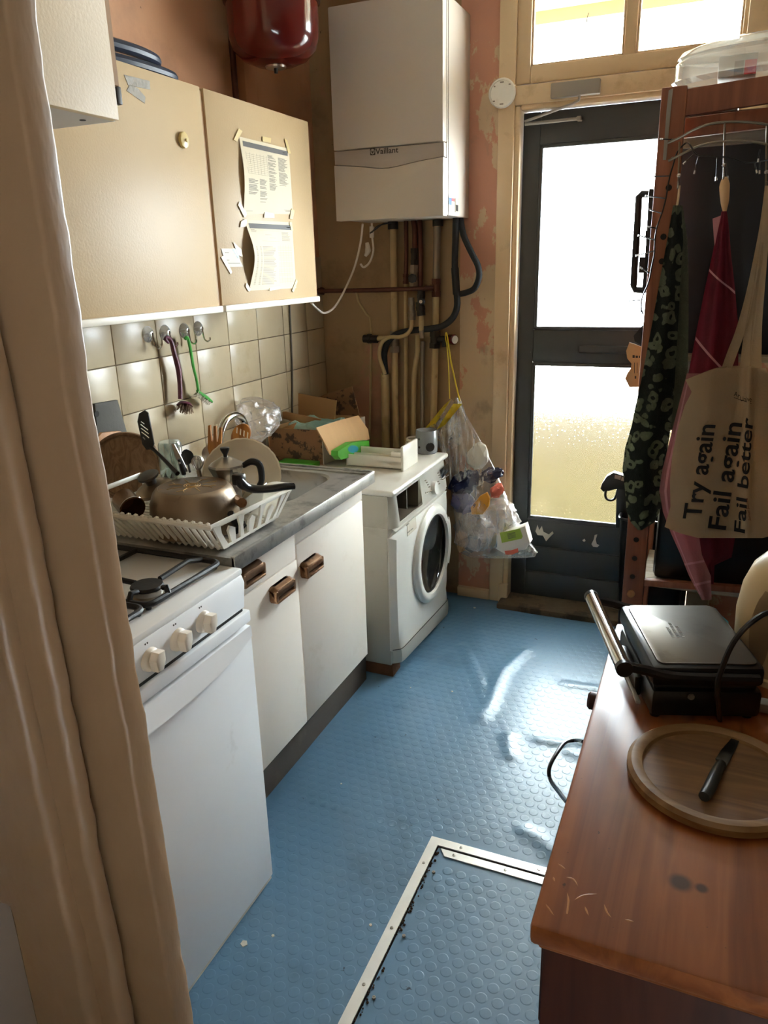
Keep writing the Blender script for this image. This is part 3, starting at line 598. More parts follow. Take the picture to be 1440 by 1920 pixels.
# taped papers
PX = -1.3495
def sheet3(q, n, bulge):
    A, B, Cc, D = [W(u, v, x=PX) for u, v in q]   # tl tr br bl
    def f(a, b):
        p = (A * (1 - a) + B * a) * (1 - b) + (D * (1 - a) + Cc * a) * b
        return Vector((PX + 0.001 + bulge * max(0, 1 - a * 1.6) * math.sin(PI * b) ** 1.5, p.y, p.z))
    return f
def paper(name, label, q, bulge, dense):
    f = sheet3(q, 10, bulge); b = bm_(); grid(b, f, 12, 14); t = thing(name, label, 'paper', f(0.5, 1.0), 'papers taped to the cabinet door')
    obj('sheet', b, m_paper, t)
    def strip(bb, a0, a1, b0, b1, n=4):
        grid(bb, lambda a, c: f(a0 + (a1 - a0) * a, b0 + (b1 - b0) * c) + Vector((0.0006, 0, 0)), n, 1)
    bb = bm_(); strip(bb, 0.05, 0.96, 0.045, 0.115, 8); obj('header_bar', bb, m_print, t)
    bb = bm_(); g = random.Random(len(label))
    strip(bb, 0.86, 0.93, 0.075, 0.085); obj('header_mark', bb, m_paper, t)
    bb = bm_()
    if dense:
        for k in range(11): strip(bb, 0.08, 0.5, 0.20 + 0.026 * k, 0.202 + 0.026 * k)
        for k in range(7): strip(bb, 0.08 + 0.07 * k, 0.083 + 0.07 * k, 0.18, 0.46, 1)
        cols = [(0.52, 0.70, 0.15, 0.66), (0.74, 0.94, 0.17, 0.58), (0.08, 0.28, 0.52, 0.74), (0.31, 0.49, 0.52, 0.84)]
        for c0, c1, y0, y1 in cols:
            y = y0
            while y < y1:
                if g.random() > 0.1: strip(bb, c0, c1 - g.random() * 0.08, y, y + 0.0055)
                y += 0.0125
        strip(bb, 0.80, 0.95, 0.935, 0.94); strip(bb, 0.83, 0.95, 0.95, 0.957); strip(bb, 0.04, 0.16, 0.965, 0.968)
    else:
        y = 0.30
        for c0, c1, y0, y1 in ((0.74, 0.94, 0.15, 0.28), (0.06, 0.2, 0.13, 0.17)):
            y = y0
            while y < y1: strip(bb, c0, c1 - g.random() * 0.06, y, y + 0.006); y += 0.014
        y = 0.37
        while y < 0.92:
            strip(bb, 0.06, 0.1, y, y + 0.006); strip(bb, 0.16, 0.2, y, y + 0.006); strip(bb, 0.23, 0.58 - g.random() * 0.1, y, y + 0.006)
            if g.random() > 0.3: strip(bb, 0.63, 0.95, y, y + 0.002)
            y += 0.0165
        for k in range(6): strip(bb, 0.63 + 0.06 * k, 0.632 + 0.06 * k, 0.34, 0.92, 1)
        strip(bb, 0.25, 0.68, 0.14, 0.142); strip(bb, 0.25, 0.68, 0.29, 0.292); strip(bb, 0.35, 0.5, 0.2, 0.204); strip(bb, 0.45, 0.6, 0.24, 0.244)
    obj('printed_lines', bb, m_printlight if not dense else m_print, t)
    return t
pa = paper('paper_sheet', 'upper yellowed printed sheet with dark header taped to cabinet door', [(448, 256), (541, 279), (549, 402), (457, 400)], 0.010, True)
pb = paper('paper_sheet', 'lower yellowed printed sheet with dark header, its side curling away', [(459, 412), (547, 417), (555, 540), (468, 545)], 0.026, False)
def tape(q, par):
    b = bm_(); prism(b, [W(u, v, x=PX + 0.002) for u, v in q], (0.0012, 0, 0)); obj('tape_strip', b, m_tape, par)
for q in ([(447, 241), (454, 246), (444, 266), (438, 262)], [(492, 256), (508, 259), (507, 268), (492, 265)], [(533, 260), (538, 263), (545, 288), (540, 287)]): tape(q, pa)
for q in ([(449, 378), (463, 402), (458, 408), (446, 384)], [(496, 398), (514, 400), (514, 409), (495, 408)], [(546, 391), (552, 395), (548, 412), (543, 410)], [(545, 415), (550, 432), (546, 432), (542, 418)], [(452, 415), (461, 410), (463, 424), (450, 426)], [(505, 540), (525, 537), (525, 542), (505, 545)], [(555, 523), (558, 528), (550, 548), (547, 545)], [(462, 530), (470, 543), (466, 547), (460, 537)]): tape(q, pb)
t = thing('appointment_card', 'small white card with a green and blue corner stuck to cabinet door', 'card', W(435, 500, x=PX))
bm = bm_(); prism(bm, [W(u, v, x=PX) for u, v in ((414, 466), (440, 466), (455, 500), (424, 501))], (0.0015, 0, 0)); obj('card_face', bm, m_whitecard, t)
bm = bm_(); prism(bm, [W(u, v, x=PX + 0.0015) for u, v in ((435, 466), (443, 466), (449, 484), (446, 484))], (0.0005, 0, 0)); obj('corner_print', bm, m_teal, t)
bm = bm_()
for (v0, a, c) in ((473, 422, 429), (487, 424, 430), (493, 426, 450)): prism(bm, [W(u, v, x=PX + 0.0015) for u, v in ((a, v0), (c, v0), (c, v0 + 1.4), (a, v0 + 1.4))], (0.0005, 0, 0))
obj('printed_lines', bm, m_printlight, t)
for q in ([(414, 482), (420, 479), (435, 510), (432, 514)], [(437, 454), (452, 468), (455, 482), (446, 478)]):
    bm = bm_(); prism(bm, [W(u, v, x=PX + 0.0016) for u, v in q], (0.001, 0, 0)); obj('tape_strip', bm, m_tape, t)
# coiled hose on top of left cabinet
tz = 1.97
t = thing('rubber_hose', 'coiled dark blue rubber hose lying on top of the cabinet', 'hose', (-1.48, 1.75, tz))
bm = bm_(); P = [(-1.40, 1.58, tz + 0.016), (-1.38, 1.72, tz + 0.016), (-1.385, 1.86, tz + 0.016), (-1.44, 1.905, tz + 0.016), (-1.52, 1.88, tz + 0.018), (-1.55, 1.76, tz + 0.03), (-1.50, 1.62, tz + 0.042), (-1.42, 1.58, tz + 0.048), (-1.39, 1.70, tz + 0.05), (-1.40, 1.82, tz + 0.048), (-1.47, 1.86, tz + 0.046), (-1.54, 1.8, tz + 0.046)]
tube(bm, P, 0.0145, 10, smooth=6); obj('coil', bm, m_navy, t)
bm = bm_(); cyl(bm, (-1.40, 1.60, tz + 0.016), (-1.40, 1.55, tz + 0.016), 0.018, 12); obj('end_fitting', bm, m_red, t)
bm = bm_(); box(bm, -1.46, -1.40, 1.655, 1.75, tz + 0.001, tz + 0.026, 0.004); obj('adaptor_box', bm, m_plastic, None, 'small white plastic box under the blue hose on the cabinet', 'box')

# base unit
t = thing('sink_base_unit', 'off-white sink base unit with bronze cup handles and dark plinth', 'cabinet', (-1.3, 1.69, 0))
bm = bm_(); box(bm, LX + 0.004, -0.99, 1.312, 1.328, 0.245, 0.85); box(bm, LX + 0.004, -0.99, 2.046, 2.062, 0.245, 0.85); box(bm, LX + 0.004, -0.99, 1.328, 2.046, 0.245, 0.261); box(bm, LX + 0.004, LX + 0.012, 1.328, 2.046, 0.261, 0.85); obj('body', bm, m_base, t)
bm = bm_(); box(bm, LX + 0.004, -1.09, 1.33, 2.30, 0.0, 0.246); obj('plinth', bm, m_plinth, t)
def front(name, y0, y1, z0, z1):
    b = bm_(); box(b, -0.989, -0.970, y0, y1, z0, z1, 0.0015); return obj(name, b, m_base, t)
dA = front('door', 1.335, 1.638, 0.252, 0.755); wA = front('drawer', 1.335, 1.634, 0.759, 0.851)
dB = front('door', 1.642, 2.064, 0.252, 0.795); fB = front('fascia_panel', 1.638, 2.064, 0.798, 0.851)
def pull(p, par):
    cy, cz = p.y, p.z; b = bm_(); n = 10
    def f(a, c):
        yy = (a - 0.5) * 0.088; s = min(1, (1 - abs(a - 0.5) * 2) * 6) ** 0.5 if a not in (0, 1) else 0
        ang = -0.5 * PI + c * PI * 1.02
        return Vector((-0.970 + 0.0005 + max(0, 0.024 * math.cos(ang * 0.98)) * (0.35 + 0.65 * s), cy + yy, cz + 0.021 * math.sin(ang) * (0.55 + 0.45 * s)))
    grid(b, f, 20, 12, 0.003); h = obj('handle', b, m_bronze, par, 'worn bronze cup handle')
    b = bm_(); prism(b, [(-0.949 + 0.0, cy + a, cz + c - 0.004) for a, c in rr(-0.026, 0.026, -0.006, 0.006, 0.005)], (0.0032, 0, 0)); 
    b2 = b; return h
hz = [(473, 1075, wA), (532, 1105, dA), (587, 1060, dB)]
for u, v, par in hz:
    p = W(u, v, x=-0.955)
    b = bm_(); L_ = 0.05; 
    # solid rounded bar with a finger slot cut through its lower half
    prof = [(0.0, 0.021), (0.010, 0.021), (0.021, 0.014), (0.025, 0.004), (0.024, -0.004)]
    for s0, s1 in ((-L_, L_),):
        rows = []
        for k in range(13):
            y = s0 + (s1 - s0) * k / 12; e = min(1, (1 - abs(k / 6 - 1)) * 3.2 + 0.0); e = math.sqrt(max(0.0, 1 - (1 - e) ** 2)) * 0.35 + 0.65 if e < 1 else 1
            rows.append([b.verts.new((-0.9695 + px_ * e, p.y + y, p.z + pz_ * e)) for px_, pz_ in prof])
        for A, B in zip(rows, rows[1:]):
            for j in range(len(prof) - 1): b.faces.new((A[j], A[j + 1], B[j + 1], B[j]))
        b.faces.new(rows[0]); b.faces.new(list(reversed(rows[-1])))
    g_ = bmesh.ops.solidify(b, geom=b.faces[:], thickness=0.004)
    box(b, -0.9695, -0.946, p.y - L_, p.y - L_ + 0.012, p.z - 0.018, p.z + 0.012, 0.004); box(b, -0.9695, -0.946, p.y + L_ - 0.012, p.y + L_, p.z - 0.018, p.z + 0.012, 0.004)
    box(b, -0.9695, -0.945, p.y - L_ + 0.004, p.y + L_ - 0.004, p.z - 0.022, p.z - 0.014, 0.003)
    obj('handle', b, m_bronze, par, 'worn bronze cup handle')
    b = bm_(); box(b, -0.9698, -0.9688, p.y - L_ + 0.01, p.y + L_ - 0.01, p.z - 0.014, p.z + 0.012); obj('handle_recess', b, m_cutout, par)
# stainless sink top
SZ = 0.886
t = thing('kitchen_sink', 'stained stainless steel sink top with inset bowl', 'sink', (-1.3, 1.69, SZ - 0.035))
bm = bm_(); bx0, bx1, by0, by1 = -1.45, -1.03, 1.69, 2.02
outer = [(LX + 0.002, 1.307), (-0.935, 1.307), (-0.935, 2.085), (LX + 0.002, 2.085)]; hole = rr(bx0, bx1, by0, by1, 0.07, 6)
def ringface(b, zo):
    ov = [b.verts.new((x, y, zo)) for x, y in outer]; hv = [b.verts.new((x, y, zo)) for x, y in hole]
    es = [b.edges.new((ov[i], ov[(i + 1) % 4])) for i in range(4)] + [b.edges.new((hv[i], hv[(i + 1) % len(hv)])) for i in range(len(hv))]
    bmesh.ops.triangle_fill(b, use_beauty=True, use_dissolve=False, edges=es); return ov, hv
ov, hv = ringface(bm, SZ)
lip = [bm.verts.new((v.co.x, v.co.y, SZ - 0.033)) for v in ov]
for i in range(4): bm.faces.new((ov[i], ov[(i + 1) % 4], lip[(i + 1) % 4], lip[i]))
prev = hv
for ins, dz in ((0.006, 0.006), (0.012, 0.06), (0.03, 0.15), (0.06, 0.16)):
    cur = [bm.verts.new(((bx0 + bx1) / 2 + (v.co.x - (bx0 + bx1) / 2) * (1 - ins / 0.2), (by0 + by1) / 2 + (v.co.y - (by0 + by1) / 2) * (1 - ins / 0.2), SZ - dz)) for v in hv]
    for i in range(len(hv)): bm.faces.new((prev[i], prev[(i + 1) % len(hv)], cur[(i + 1) % len(hv)], cur[i]))
    prev = cur
bm.faces.new(prev); obj('basin', bm, m_steel, t)
bm = bm_()
for y in [2.05, 2.08]: box(bm, LX + 0.002, -0.937, y - 0.004, y + 0.004, SZ - 0.001, SZ + 0.005, 0.002)
box(bm, -0.945, -0.933, 1.307, 2.086, SZ - 0.034, SZ + 0.004, 0.003); obj('raised_rim', bm, m_steel, t)
bm = bm_(); lathe(bm, [(0.0, 0.002), (0.03, 0.002), (0.036, 0.0)], ((bx0 + bx1) / 2, (by0 + by1) / 2, SZ - 0.158), 20); obj('drain', bm, m_chrome, t)
# tap
tp = [W(412, 836, x=-1.5), W(414, 812, x=-1.5), W(424, 788, x=-1.5), W(441, 778, x=-1.5), W(455, 786, x=-1.5), W(462, 806, x=-1.5)]
t = thing('tap', 'chrome gooseneck tap arching behind the plate', 'tap', (-1.5, 2.08, SZ))
bm = bm_(); tube(bm, [(-1.5, tp[0].y, SZ), *tp], 0.0125, 12, smooth=5); obj('spout', bm, m_chrome, t)
bm = bm_(); lathe(bm, [(0.03, 0), (0.028, 0.012), (0.02, 0.03), (0.018, 0.05)], (-1.5, tp[0].y, SZ), 18); obj('tap_base', bm, m_chrome, t)
bm = bm_(); q = W(455, 795, x=-1.52); cyl(bm, q + Vector((0, 0, -0.03)), q + Vector((0, 0, 0.0)), 0.012, 10); cyl(bm, (-1.52, q.y, SZ), q, 0.008, 10); obj('tap_lever', bm, m_plastic, t)

# ------------------------------------------------------------------ gas cooker
CX, CY0, CY1 = -0.92, 0.775, 1.302
t = thing('gas_cooker', 'white gas cooker with black pan supports and plain white door', 'cooker', (-1.2, 1.04, 0))
bm = bm_(); box(bm, -1.52, -0.945, CY0, CY1, 0.02, 0.80, 0.004); obj('body', bm, m_fridge, t)
bm = bm_(); box(bm, -1.52, CX + 0.006, CY0, CY1 + 0.004, 0.852, 0.868, 0.005); hob = obj('hob_plate', bm, m_enamel, t)
for (y0, y1) in ((CY0 + 0.02, 1.035), (1.05, 1.285)):
    bm = bm_(); prism(bm, [(x, y, 0.8682) for x, y in rr(-1.47, -0.965, y0, y1, 0.03)], (0, 0, 0.0012), 0.0008); obj('hob_tray', bm, m_enamel, hob)
bm = bm_(); prism(bm, [(-0.945, CY0, 0.853), (CX + 0.006, CY0, 0.853), (CX + 0.012, CY0, 0.836), (CX + 0.006, CY0, 0.775), (-0.945, CY0, 0.775)], (0, CY1 - CY0, 0), 0.003); cp = obj('control_panel', bm, m_fridge, t)
bm = bm_(); box(bm, -0.945, CX + 0.002, CY0 + 0.004, CY1 - 0.004, 0.765, 0.777); obj('vent_gap', bm, m_cutout, t)
ky = [W(388, 1150, x=-0.897).y - 0.083 * k for k in range(5)]
bm = bm_(); kc = Vector((CX + 0.008, ky[0], 0.812))
lathe(bm, [(0.0235, 0), (0.0235, 0.006), (0.021, 0.012), (0.018, 0.014), (0, 0.014)], kc, 22, (1, 0, 0))
kn = obj('knob', bm, m_knobpl, t)
bm = bm_(); prism(bm, [kc + Vector((0.012, a, b)) for a, b in ((-0.012, -0.017), (0.003, -0.019), (0.012, 0.0), (0.012, 0.018), (-0.006, 0.020), (-0.015, 0.006))], (0.020, 0, 0), 0.003); kg = obj('knob_grip', bm, m_knobpl, kn)
for k, y in enumerate(ky[1:]):
    k2 = kn.copy(); C.objects.link(k2); k2.parent = t; k2.location = (0, y - ky[0], 0)
    g2 = kg.copy(); C.objects.link(g2); g2.parent = k2; g2.location = (0, 0, 0)
bm = bm_()
for k, y in enumerate(ky):
    for a in range(4):
        box(bm, CX + 0.0075, CX + 0.0095, y - 0.006 + (a % 2) * 0.006, y - 0.003 + (a % 2) * 0.006, 0.838 + (a // 2) * 0.005, 0.841 + (a // 2) * 0.005)
obj('burner_symbols', bm, m_print, cp)
# oven door with full-width angled grip
DXF = -0.908
bm = bm_(); box(bm, -0.945, DXF, CY0, CY1 + 0.012, 0.735, 0.764, 0.004); obj('door_cap', bm, m_fridge, t)
bm = bm_(); box(bm, -0.945, DXF - 0.002, CY0, CY1 + 0.012, 0.012, 0.725, 0.004); od = obj('oven_door', bm, m_fridge, t)
bm = bm_()
def gripf(a, c):
    y = CY0 + (CY1 + 0.006 - CY0) * a; zb_ = 0.664 + 0.03 * max(0, (a - 0.55) / 0.45) ** 2; e = 1 - 0.9 * max(0, (a - 0.7) / 0.3) ** 2
    if c < 0.5: return Vector((DXF - 0.002 + 0.004 + 0.010 * e * c * 2, y, 0.727 - (0.727 - zb_) * 0.8 * c * 2))
    return Vector((DXF - 0.002 + (0.004 + 0.010 * e) * (1 - (c - 0.5) * 2), y, 0.727 - (0.727 - zb_) * (0.8 + 0.2 * (c - 0.5) * 2)))
grid(bm, gripf, 20, 6); obj('door_grip', bm, m_fridge, od)
bm = bm_(); box(bm, -0.93, DXF - 0.004, CY0 + 0.004, CY1 + 0.006, 0.004, 0.013); obj('door_seal', bm, m_trim, od)
# burners and pan supports
def burner(x, y, r):
    b = bm_(); lathe(b, [(r * 1.35, 0), (r * 1.1, 0.006), (r * 0.95, 0.008), (r * 0.95, 0.018), (r * 0.8, 0.02)], (x, y, 0.869), 28); bb = obj('burner', b, m_alu, t)
    b = bm_(); lathe(b, [(r, 0.0195), (r * 1.02, 0.023), (r * 0.96, 0.027), (0, 0.028)], (x, y, 0.869), 28); obj('burner_cap', b, m_blackmat, bb)
bp = W(280, 1105, z=0.885); burner(bp.x - 0.005, bp.y, 0.033)
burner(-1.33, bp.y, 0.027); burner(-1.06, 0.90, 0.027); burner(-1.33, 0.90, 0.038)
def support(y0, y1, bx, by):
    b = bm_(); z = 0.882; r = 0.006
    P = [(x, y, z) for x, y in rr(-1.49, -0.958, y0, y1, 0.02, 4)]; tube(b, P, 0.0065, 8, closed=True)
    for x in (-1.19,): tube(b, [(x, y0, z), (x, y1, z)], r, 8)
    for cx in (bx, -1.33):
        for dx, dy in ((1, 0), (-1, 0), (0, 1), (0, -1)):
            ex = (-0.958 if cx > -1.19 else -1.19) if dx > 0 else ((-1.19 if cx > -1.19 else -1.49) if dx < 0 else cx); ey = y1 if dy > 0 else (y0 if dy < 0 else by)
            a = Vector((ex, ey, z)); c = Vector((cx + dx * 0.035, by + dy * 0.035, z + 0.012)); m_ = a.lerp(c, 0.35) + Vector((0, 0, 0.012))
            tube(b, [a, m_, c], r, 8)
    for x, y in ((-1.48, y0 + 0.01), (-0.968, y0 + 0.01), (-1.48, y1 - 0.01), (-0.968, y1 - 0.01)): cyl(b, (x, y, 0.8695), (x, y, z), 0.006, 8)
    obj('pan_support', b, m_blackmat, t)
support(1.047, 1.288, bp.x, bp.y); support(CY0 + 0.012, 1.036, -1.06, 0.90)

# ------------------------------------------------------------------ hooks and brushes on the tiles
def hook(u, v, label, brush=False):
    p = W(u, v, x=LX + 0.003); t = thing('suction_hook', label, 'hook', p, 'clear suction hooks on the tiles')
    b = bm_(); lathe(b, [(0.026, -0.002), (0.025, 0.0), (0.02, 0.006), (0.009, 0.01), (0.008, 0.016), (0, 0.017)], p, 20, (1, 0, 0)); obj('suction_cup', b, m_clearpl, t)
    b = bm_(); q = p + Vector((0.016, 0, 0)); tube(b, [q + Vector((0, 0, 0.006)), q + Vector((0.002, 0, -0.022)), q + Vector((0.004, 0.002, -0.036)), q + Vector((0.013, 0.006, -0.044)), q + Vector((0.021, 0.008, -0.038)), q + Vector((0.022, 0.008, -0.03))], 0.003, 8, smooth=4); obj('hook_wire', b, m_chrome, t)
    return p
h1 = hook(278, 627, 'empty clear suction hook beside the plum brush, below the left cabinet')
h2 = hook(310, 624, 'clear suction hook that holds the plum washing-up brush')
h3 = hook(346, 620, 'clear suction hook that holds the green washing-up brush')
h4 = hook(372, 616, 'empty clear suction hook beyond the green brush')
bx = LX + 0.035
t = thing('dish_brush', 'plum plastic washing-up brush with round brown bristle head', 'brush', W(343, 770, x=bx))
bm = bm_(); P = [W(u, v, x=bx) for u, v in ((316, 643), (310, 636), (314, 633), (321, 640), (326, 660), (334, 690), (337, 715), (338, 748))]; tube(bm, P, [0.004, 0.0055, 0.006, 0.007, 0.008, 0.009, 0.008, 0.0075], 10, smooth=4); obj('handle', bm, m_purple, t)
hc = W(343, 760, x=bx); ax = Vector((0.15, -0.5, -0.85)).normalized(); ctr = W(346, 761, x=bx)
bm = bm_(); lathe(bm, [(0.0, 0.012), (0.02, 0.010), (0.027, 0.0), (0.0, -0.002)], ctr, 20, -ax); obj('brush_head', bm, m_purple, t)
bm = bm_(); g = random.Random(3); X_, Y_, Z_ = frame_of(ax)
for k in range(90):
    a, r = g.random() * 6.28, 0.024 * math.sqrt(g.random()); s = ctr + (X_ * math.cos(a) + Y_ * math.sin(a)) * r; tube(bm, [s, s + ax * 0.02 + (X_ * math.cos(a) + Y_ * math.sin(a)) * r * 0.35], 0.0009, 4)
obj('bristles', bm, m_bristled, t)
t = thing('dish_brush', 'green plastic washing-up brush with cream bristles, hung on hook', 'brush', W(382, 755, x=bx))
bm = bm_(); P = [W(u, v, x=bx) for u, v in ((347, 636), (352, 634), (357, 655), (362, 685), (368, 710), (372, 735))]; tube(bm, P, [0.006, 0.009, 0.009, 0.0085, 0.0075, 0.008], 8, smooth=3, flat=0.6); obj('handle', bm, m_greenpl, t)
A, B = W(370, 733, x=bx), W(397, 753, x=bx); bm = bm_(); tube(bm, [A, (A + B) / 2, B], [0.007, 0.011, 0.007], 8, flat=0.7); obj('brush_head', bm, m_greenpl, t)
bm = bm_(); d = (W(374, 755, x=bx) - W(383, 742, x=bx)).normalized()
for k in range(80):
    s = A.lerp(B, g.random()) + Vector((g.uniform(-0.007, 0.007), 0, 0)); tube(bm, [s, s + d * 0.02 + Vector((g.uniform(-.004, .004), g.uniform(-.002, .002), 0))], 0.0009, 4)
obj('bristles', bm, m_bristle, t)
bm = bm_(); tube(bm, [W(543, 572, x=LX + 0.006), W(546, 640, x=LX + 0.006), W(548, 700, x=LX + 0.006), W(548, 775, x=LX + 0.006)], 0.004, 8, smooth=3); obj('wall_cable', bm, m_greyc, None, 'thin grey cable running down the tiles behind the cardboard box', 'cable')

# ------------------------------------------------------------------ dish rack and its load
RZ0, RZ1 = 0.893, 0.962
t = thing('dish_rack', 'white plastic dish rack full of pans and dishes beside the sink', 'dish rack', (-1.2, 1.44, RZ0 - 0.006))
bot = [(-1.40, 1.335), (-0.985, 1.335), (-0.985, 1.575), (-1.40, 1.575)]; top = [(-1.43, 1.285), (-0.972, 1.285), (-0.955, 1.60), (-1.43, 1.60)]
bm = bm_(); tube(bm, [(x, y, RZ1) for x, y in top], 0.007, 8, closed=True)
rimw = bm
obj('rim', bm, m_plastic, t)
def pt(side, a, h):
    i, j = side; b_ = Vector((*bot[i], RZ0)).lerp(Vector((*bot[j], RZ0)), a); c_ = Vector((*top[i], RZ1)).lerp(Vector((*top[j], RZ1)), a); return b_.lerp(c_, h)
for k in range(23):
    bm = bm_(); a = (k + 0.5) / 23; tube(bm, [pt((0, 1), a, 0.0), pt((0, 1), a - 0.012, 1.0)], 0.0045, 6)
    bmesh.ops.create_icosphere(bm, subdivisions=1, radius=0.007, matrix=Matrix.Translation(pt((0, 1), a, 1.0) + Vector((0, 0.003, 0.004)))); obj('slat', bm, m_plastic, t)
for k in range(7):
    bm = bm_(); a0, a1 = k / 7, (k + 0.55) / 7
    if k % 2 == 0: P = [pt((1, 2), a, h) for a, h in ((a0 + 0.00, 0.1), (a0 + 0.07, 0.1), (a0 + 0.055, 0.55), (a0 + 0.08, 1), (a0 - 0.0, 1), (a0 + 0.02, 0.55))]
    else: P = [pt((1, 2), a, h) for a, h in ((a0 + 0.0, 0.1), (a0 + 0.07, 0.1), (a0 + 0.09, 0.62), (a0 + 0.035, 0.78), (a0 + 0.0, 0.62))]
    prism(bm, P, (0.006, 0, 0)); obj('fret', bm, m_plastic, t)
bm = bm_(); prism(bm, [pt((1, 2), a, h) for a, h in ((0, 0), (1, 0), (1, 0.12), (0, 0.12))], (0.006, 0, 0)); prism(bm, [pt((1, 2), a, h) for a, h in ((0, 0), (0.09, 0), (0.05, 1), (0, 1))], (0.006, 0, 0)); prism(bm, [pt((1, 2), a, h) for a, h in ((0.93, 0), (1, 0), (1, 1), (0.95, 1))], (0.006, 0, 0))
obj('front_frame', bm, m_plastic, t)
bm = bm_(); grid(bm, lambda a, b: pt((3, 0), a, b * 0.5), 2, 2, 0.003); grid(bm, lambda a, b: pt((2, 3), a, b), 2, 2, 0.003); obj('back_panel', bm, m_plastic, t)
bm = bm_()
for k in range(12):
    y = 1.335 + 0.24 * (k + 0.5) / 12; box(bm, -1.40, -0.985, y - 0.006, y + 0.006, RZ0 - 0.001, RZ0 + 0.003)
for x in (-1.4, -1.2, -0.992): box(bm, x - 0.006, x + 0.006, 1.335, 1.575, RZ0 - 0.001, RZ0 + 0.004)
obj('base_grid', bm, m_plastic, t)
for x, y in ((-0.992, 1.36), (-0.992, 1.47), (-0.990, 1.56), (-1.15, 1.34), (-1.39, 1.34), (-1.39, 1.56)):
    bm = bm_(); lathe(bm, [(0.006, -0.0065), (0.012, 0.0), (0.010, 0.006)], (x, y, RZ0), 10); obj('foot', bm, m_plastic, t)
bm = bm_(); prism(bm, [(x, y, RZ1 + 0.001) for x, y in rr(-1.03, -0.955, 1.595, 1.64, 0.015)], (0, 0, 0.005), 0.002); obj('lug', bm, m_plastic, t)

# upside-down saucepan
pc = Vector((-1.122, 1.428, 0.0)); pz = 0.898
t = thing('saucepan', 'scorched aluminium saucepan upside down with long black handle', 'pan', (pc.x, pc.y, pz))
bm = bm_(); lathe(bm, [(0.103, 0.0), (0.107, 0.004), (0.108, 0.03), (0.104, 0.072), (0.095, 0.096), (0.088, 0.105), (0.082, 0.108), (0.080, 0.107)], (pc.x, pc.y, pz), 48); obj('pan_wall', bm, m_pan, t)
bm = bm_(); lathe(bm, [(0.081, 0.1075), (0.076, 0.1085), (0, 0.1085)], (pc.x, pc.y, pz), 48); pb_ = obj('pan_base', bm, m_panbase, t)
bm = bm_()
zt = pz + 0.1088
for k in range(8):
    a = k * PI / 4 + 0.15; d = Vector((math.cos(a), math.sin(a), 0)); e = Vector((-d.y, d.x, 0)); o_ = Vector((pc.x, pc.y, zt))
    tube(bm, [o_ + d * 0.026, o_ + d * 0.045], 0.0011, 4)
    if k % 2 == 0: tube(bm, [o_ + d * 0.058 + e * 0.01, o_ + d * 0.045, o_ + d * 0.058 - e * 0.01], 0.0011, 4)
    else: tube(bm, [o_ + d * 0.045, o_ + d * 0.062], 0.0011, 4)
for r in (0.008, 0.014, 0.02): tube(bm, [Vector((pc.x + r * math.cos(q * 0.4), pc.y + r * math.sin(q * 0.4), zt)) for q in range(16)], 0.0009, 4, closed=True)
obj('stamped_star', bm, m_gold, pb_)
ha = Vector((-0.985, 1.43, 0.975)); 
bm = bm_(); tube(bm, [(pc.x + 0.09, pc.y + 0.05, 0.965), ha], 0.012, 10); obj('copper_bracket', bm, m_bronze, t)
bm = bm_(); P = [W(448, 893, y=1.44), W(452, 906, y=1.44), W(470, 916, y=1.46), W(500, 917, y=1.48), W(530, 913, y=1.50), W(552, 912, y=1.52)]; tube(bm, P, [0.010, 0.016, 0.0125, 0.0115, 0.011, 0.009], 12, smooth=4, flat=0.8)
box(bm, P[0].x - 0.014, P[0].x + 0.012, P[0].y - 0.012, P[0].y + 0.012, P[1].z - 0.004, P[0].z + 0.006, 0.004); obj('handle', bm, m_black, t)
bm = bm_(); q = W(543, 907, y=1.515); prism(bm, [q + Vector((a, a * 0.2, b)) for a, b in rr(-0.014, 0.012, -0.003, 0.002, 0.0025)], (-0.004, -0.006, 0)); obj('hanging_hole', bm, m_cutout, t)
# big scalloped plate
ax = Vector((0.40, -0.76, 0.50)).normalized(); c = W(454, 897, y=1.625)
def scal(a, r): return 1 + (0.012 * abs(math.sin(a * 2 * PI * 14)) if r > 0.095 else 0)
bm = bm_(); lathe(bm, [(0, -0.012), (0.066, -0.012), (0.074, -0.010), (0.100, 0.004), (0.103, 0.006), (0.099, 0.0075), (0.076, -0.004), (0.068, -0.008), (0, -0.008)], c, 112, ax, scal); rest(bm, 0.892); obj('plate', bm, m_plate, None, 'large cream plate with scalloped rim standing in the dish rack', 'plate')
# moka pot
mp_ = W(425, 880, y=1.555); t = thing('moka_pot', 'small aluminium moka pot with black knob and handle in rack', 'coffee pot', (mp_.x, mp_.y, mp_.z - 0.075))
bm = bm_(); b0 = mp_ + Vector((0, 0, -0.07)); lathe(bm, [(0.04, 0), (0.036, 0.035), (0.031, 0.042), (0.033, 0.05), (0.045, 0.075), (0.046, 0.079)], b0, 8); obj('pot_body', bm, m_alu, t)
bm = bm_(); lathe(bm, [(0.047, 0.079), (0.045, 0.084), (0.012, 0.103), (0.0, 0.104)], b0, 8); lid = obj('lid', bm, m_alu, t)
bm = bm_(); lathe(bm, [(0.005, 0.102), (0.006, 0.110), (0.012, 0.122), (0.012, 0.127), (0, 0.129)], b0, 14); obj('lid_knob', bm, m_black, lid)
bm = bm_(); tube(bm, [b0 + Vector((0.036, 0.02, 0.077)), b0 + Vector((0.058, 0.028, 0.088)), b0 + Vector((0.076, 0.036, 0.078)), b0 + Vector((0.078, 0.038, 0.04)), b0 + Vector((0.07, 0.034, 0.022))], [0.007, 0.009, 0.009, 0.008, 0.007], 10, smooth=4); obj('handle', bm, m_black, t)
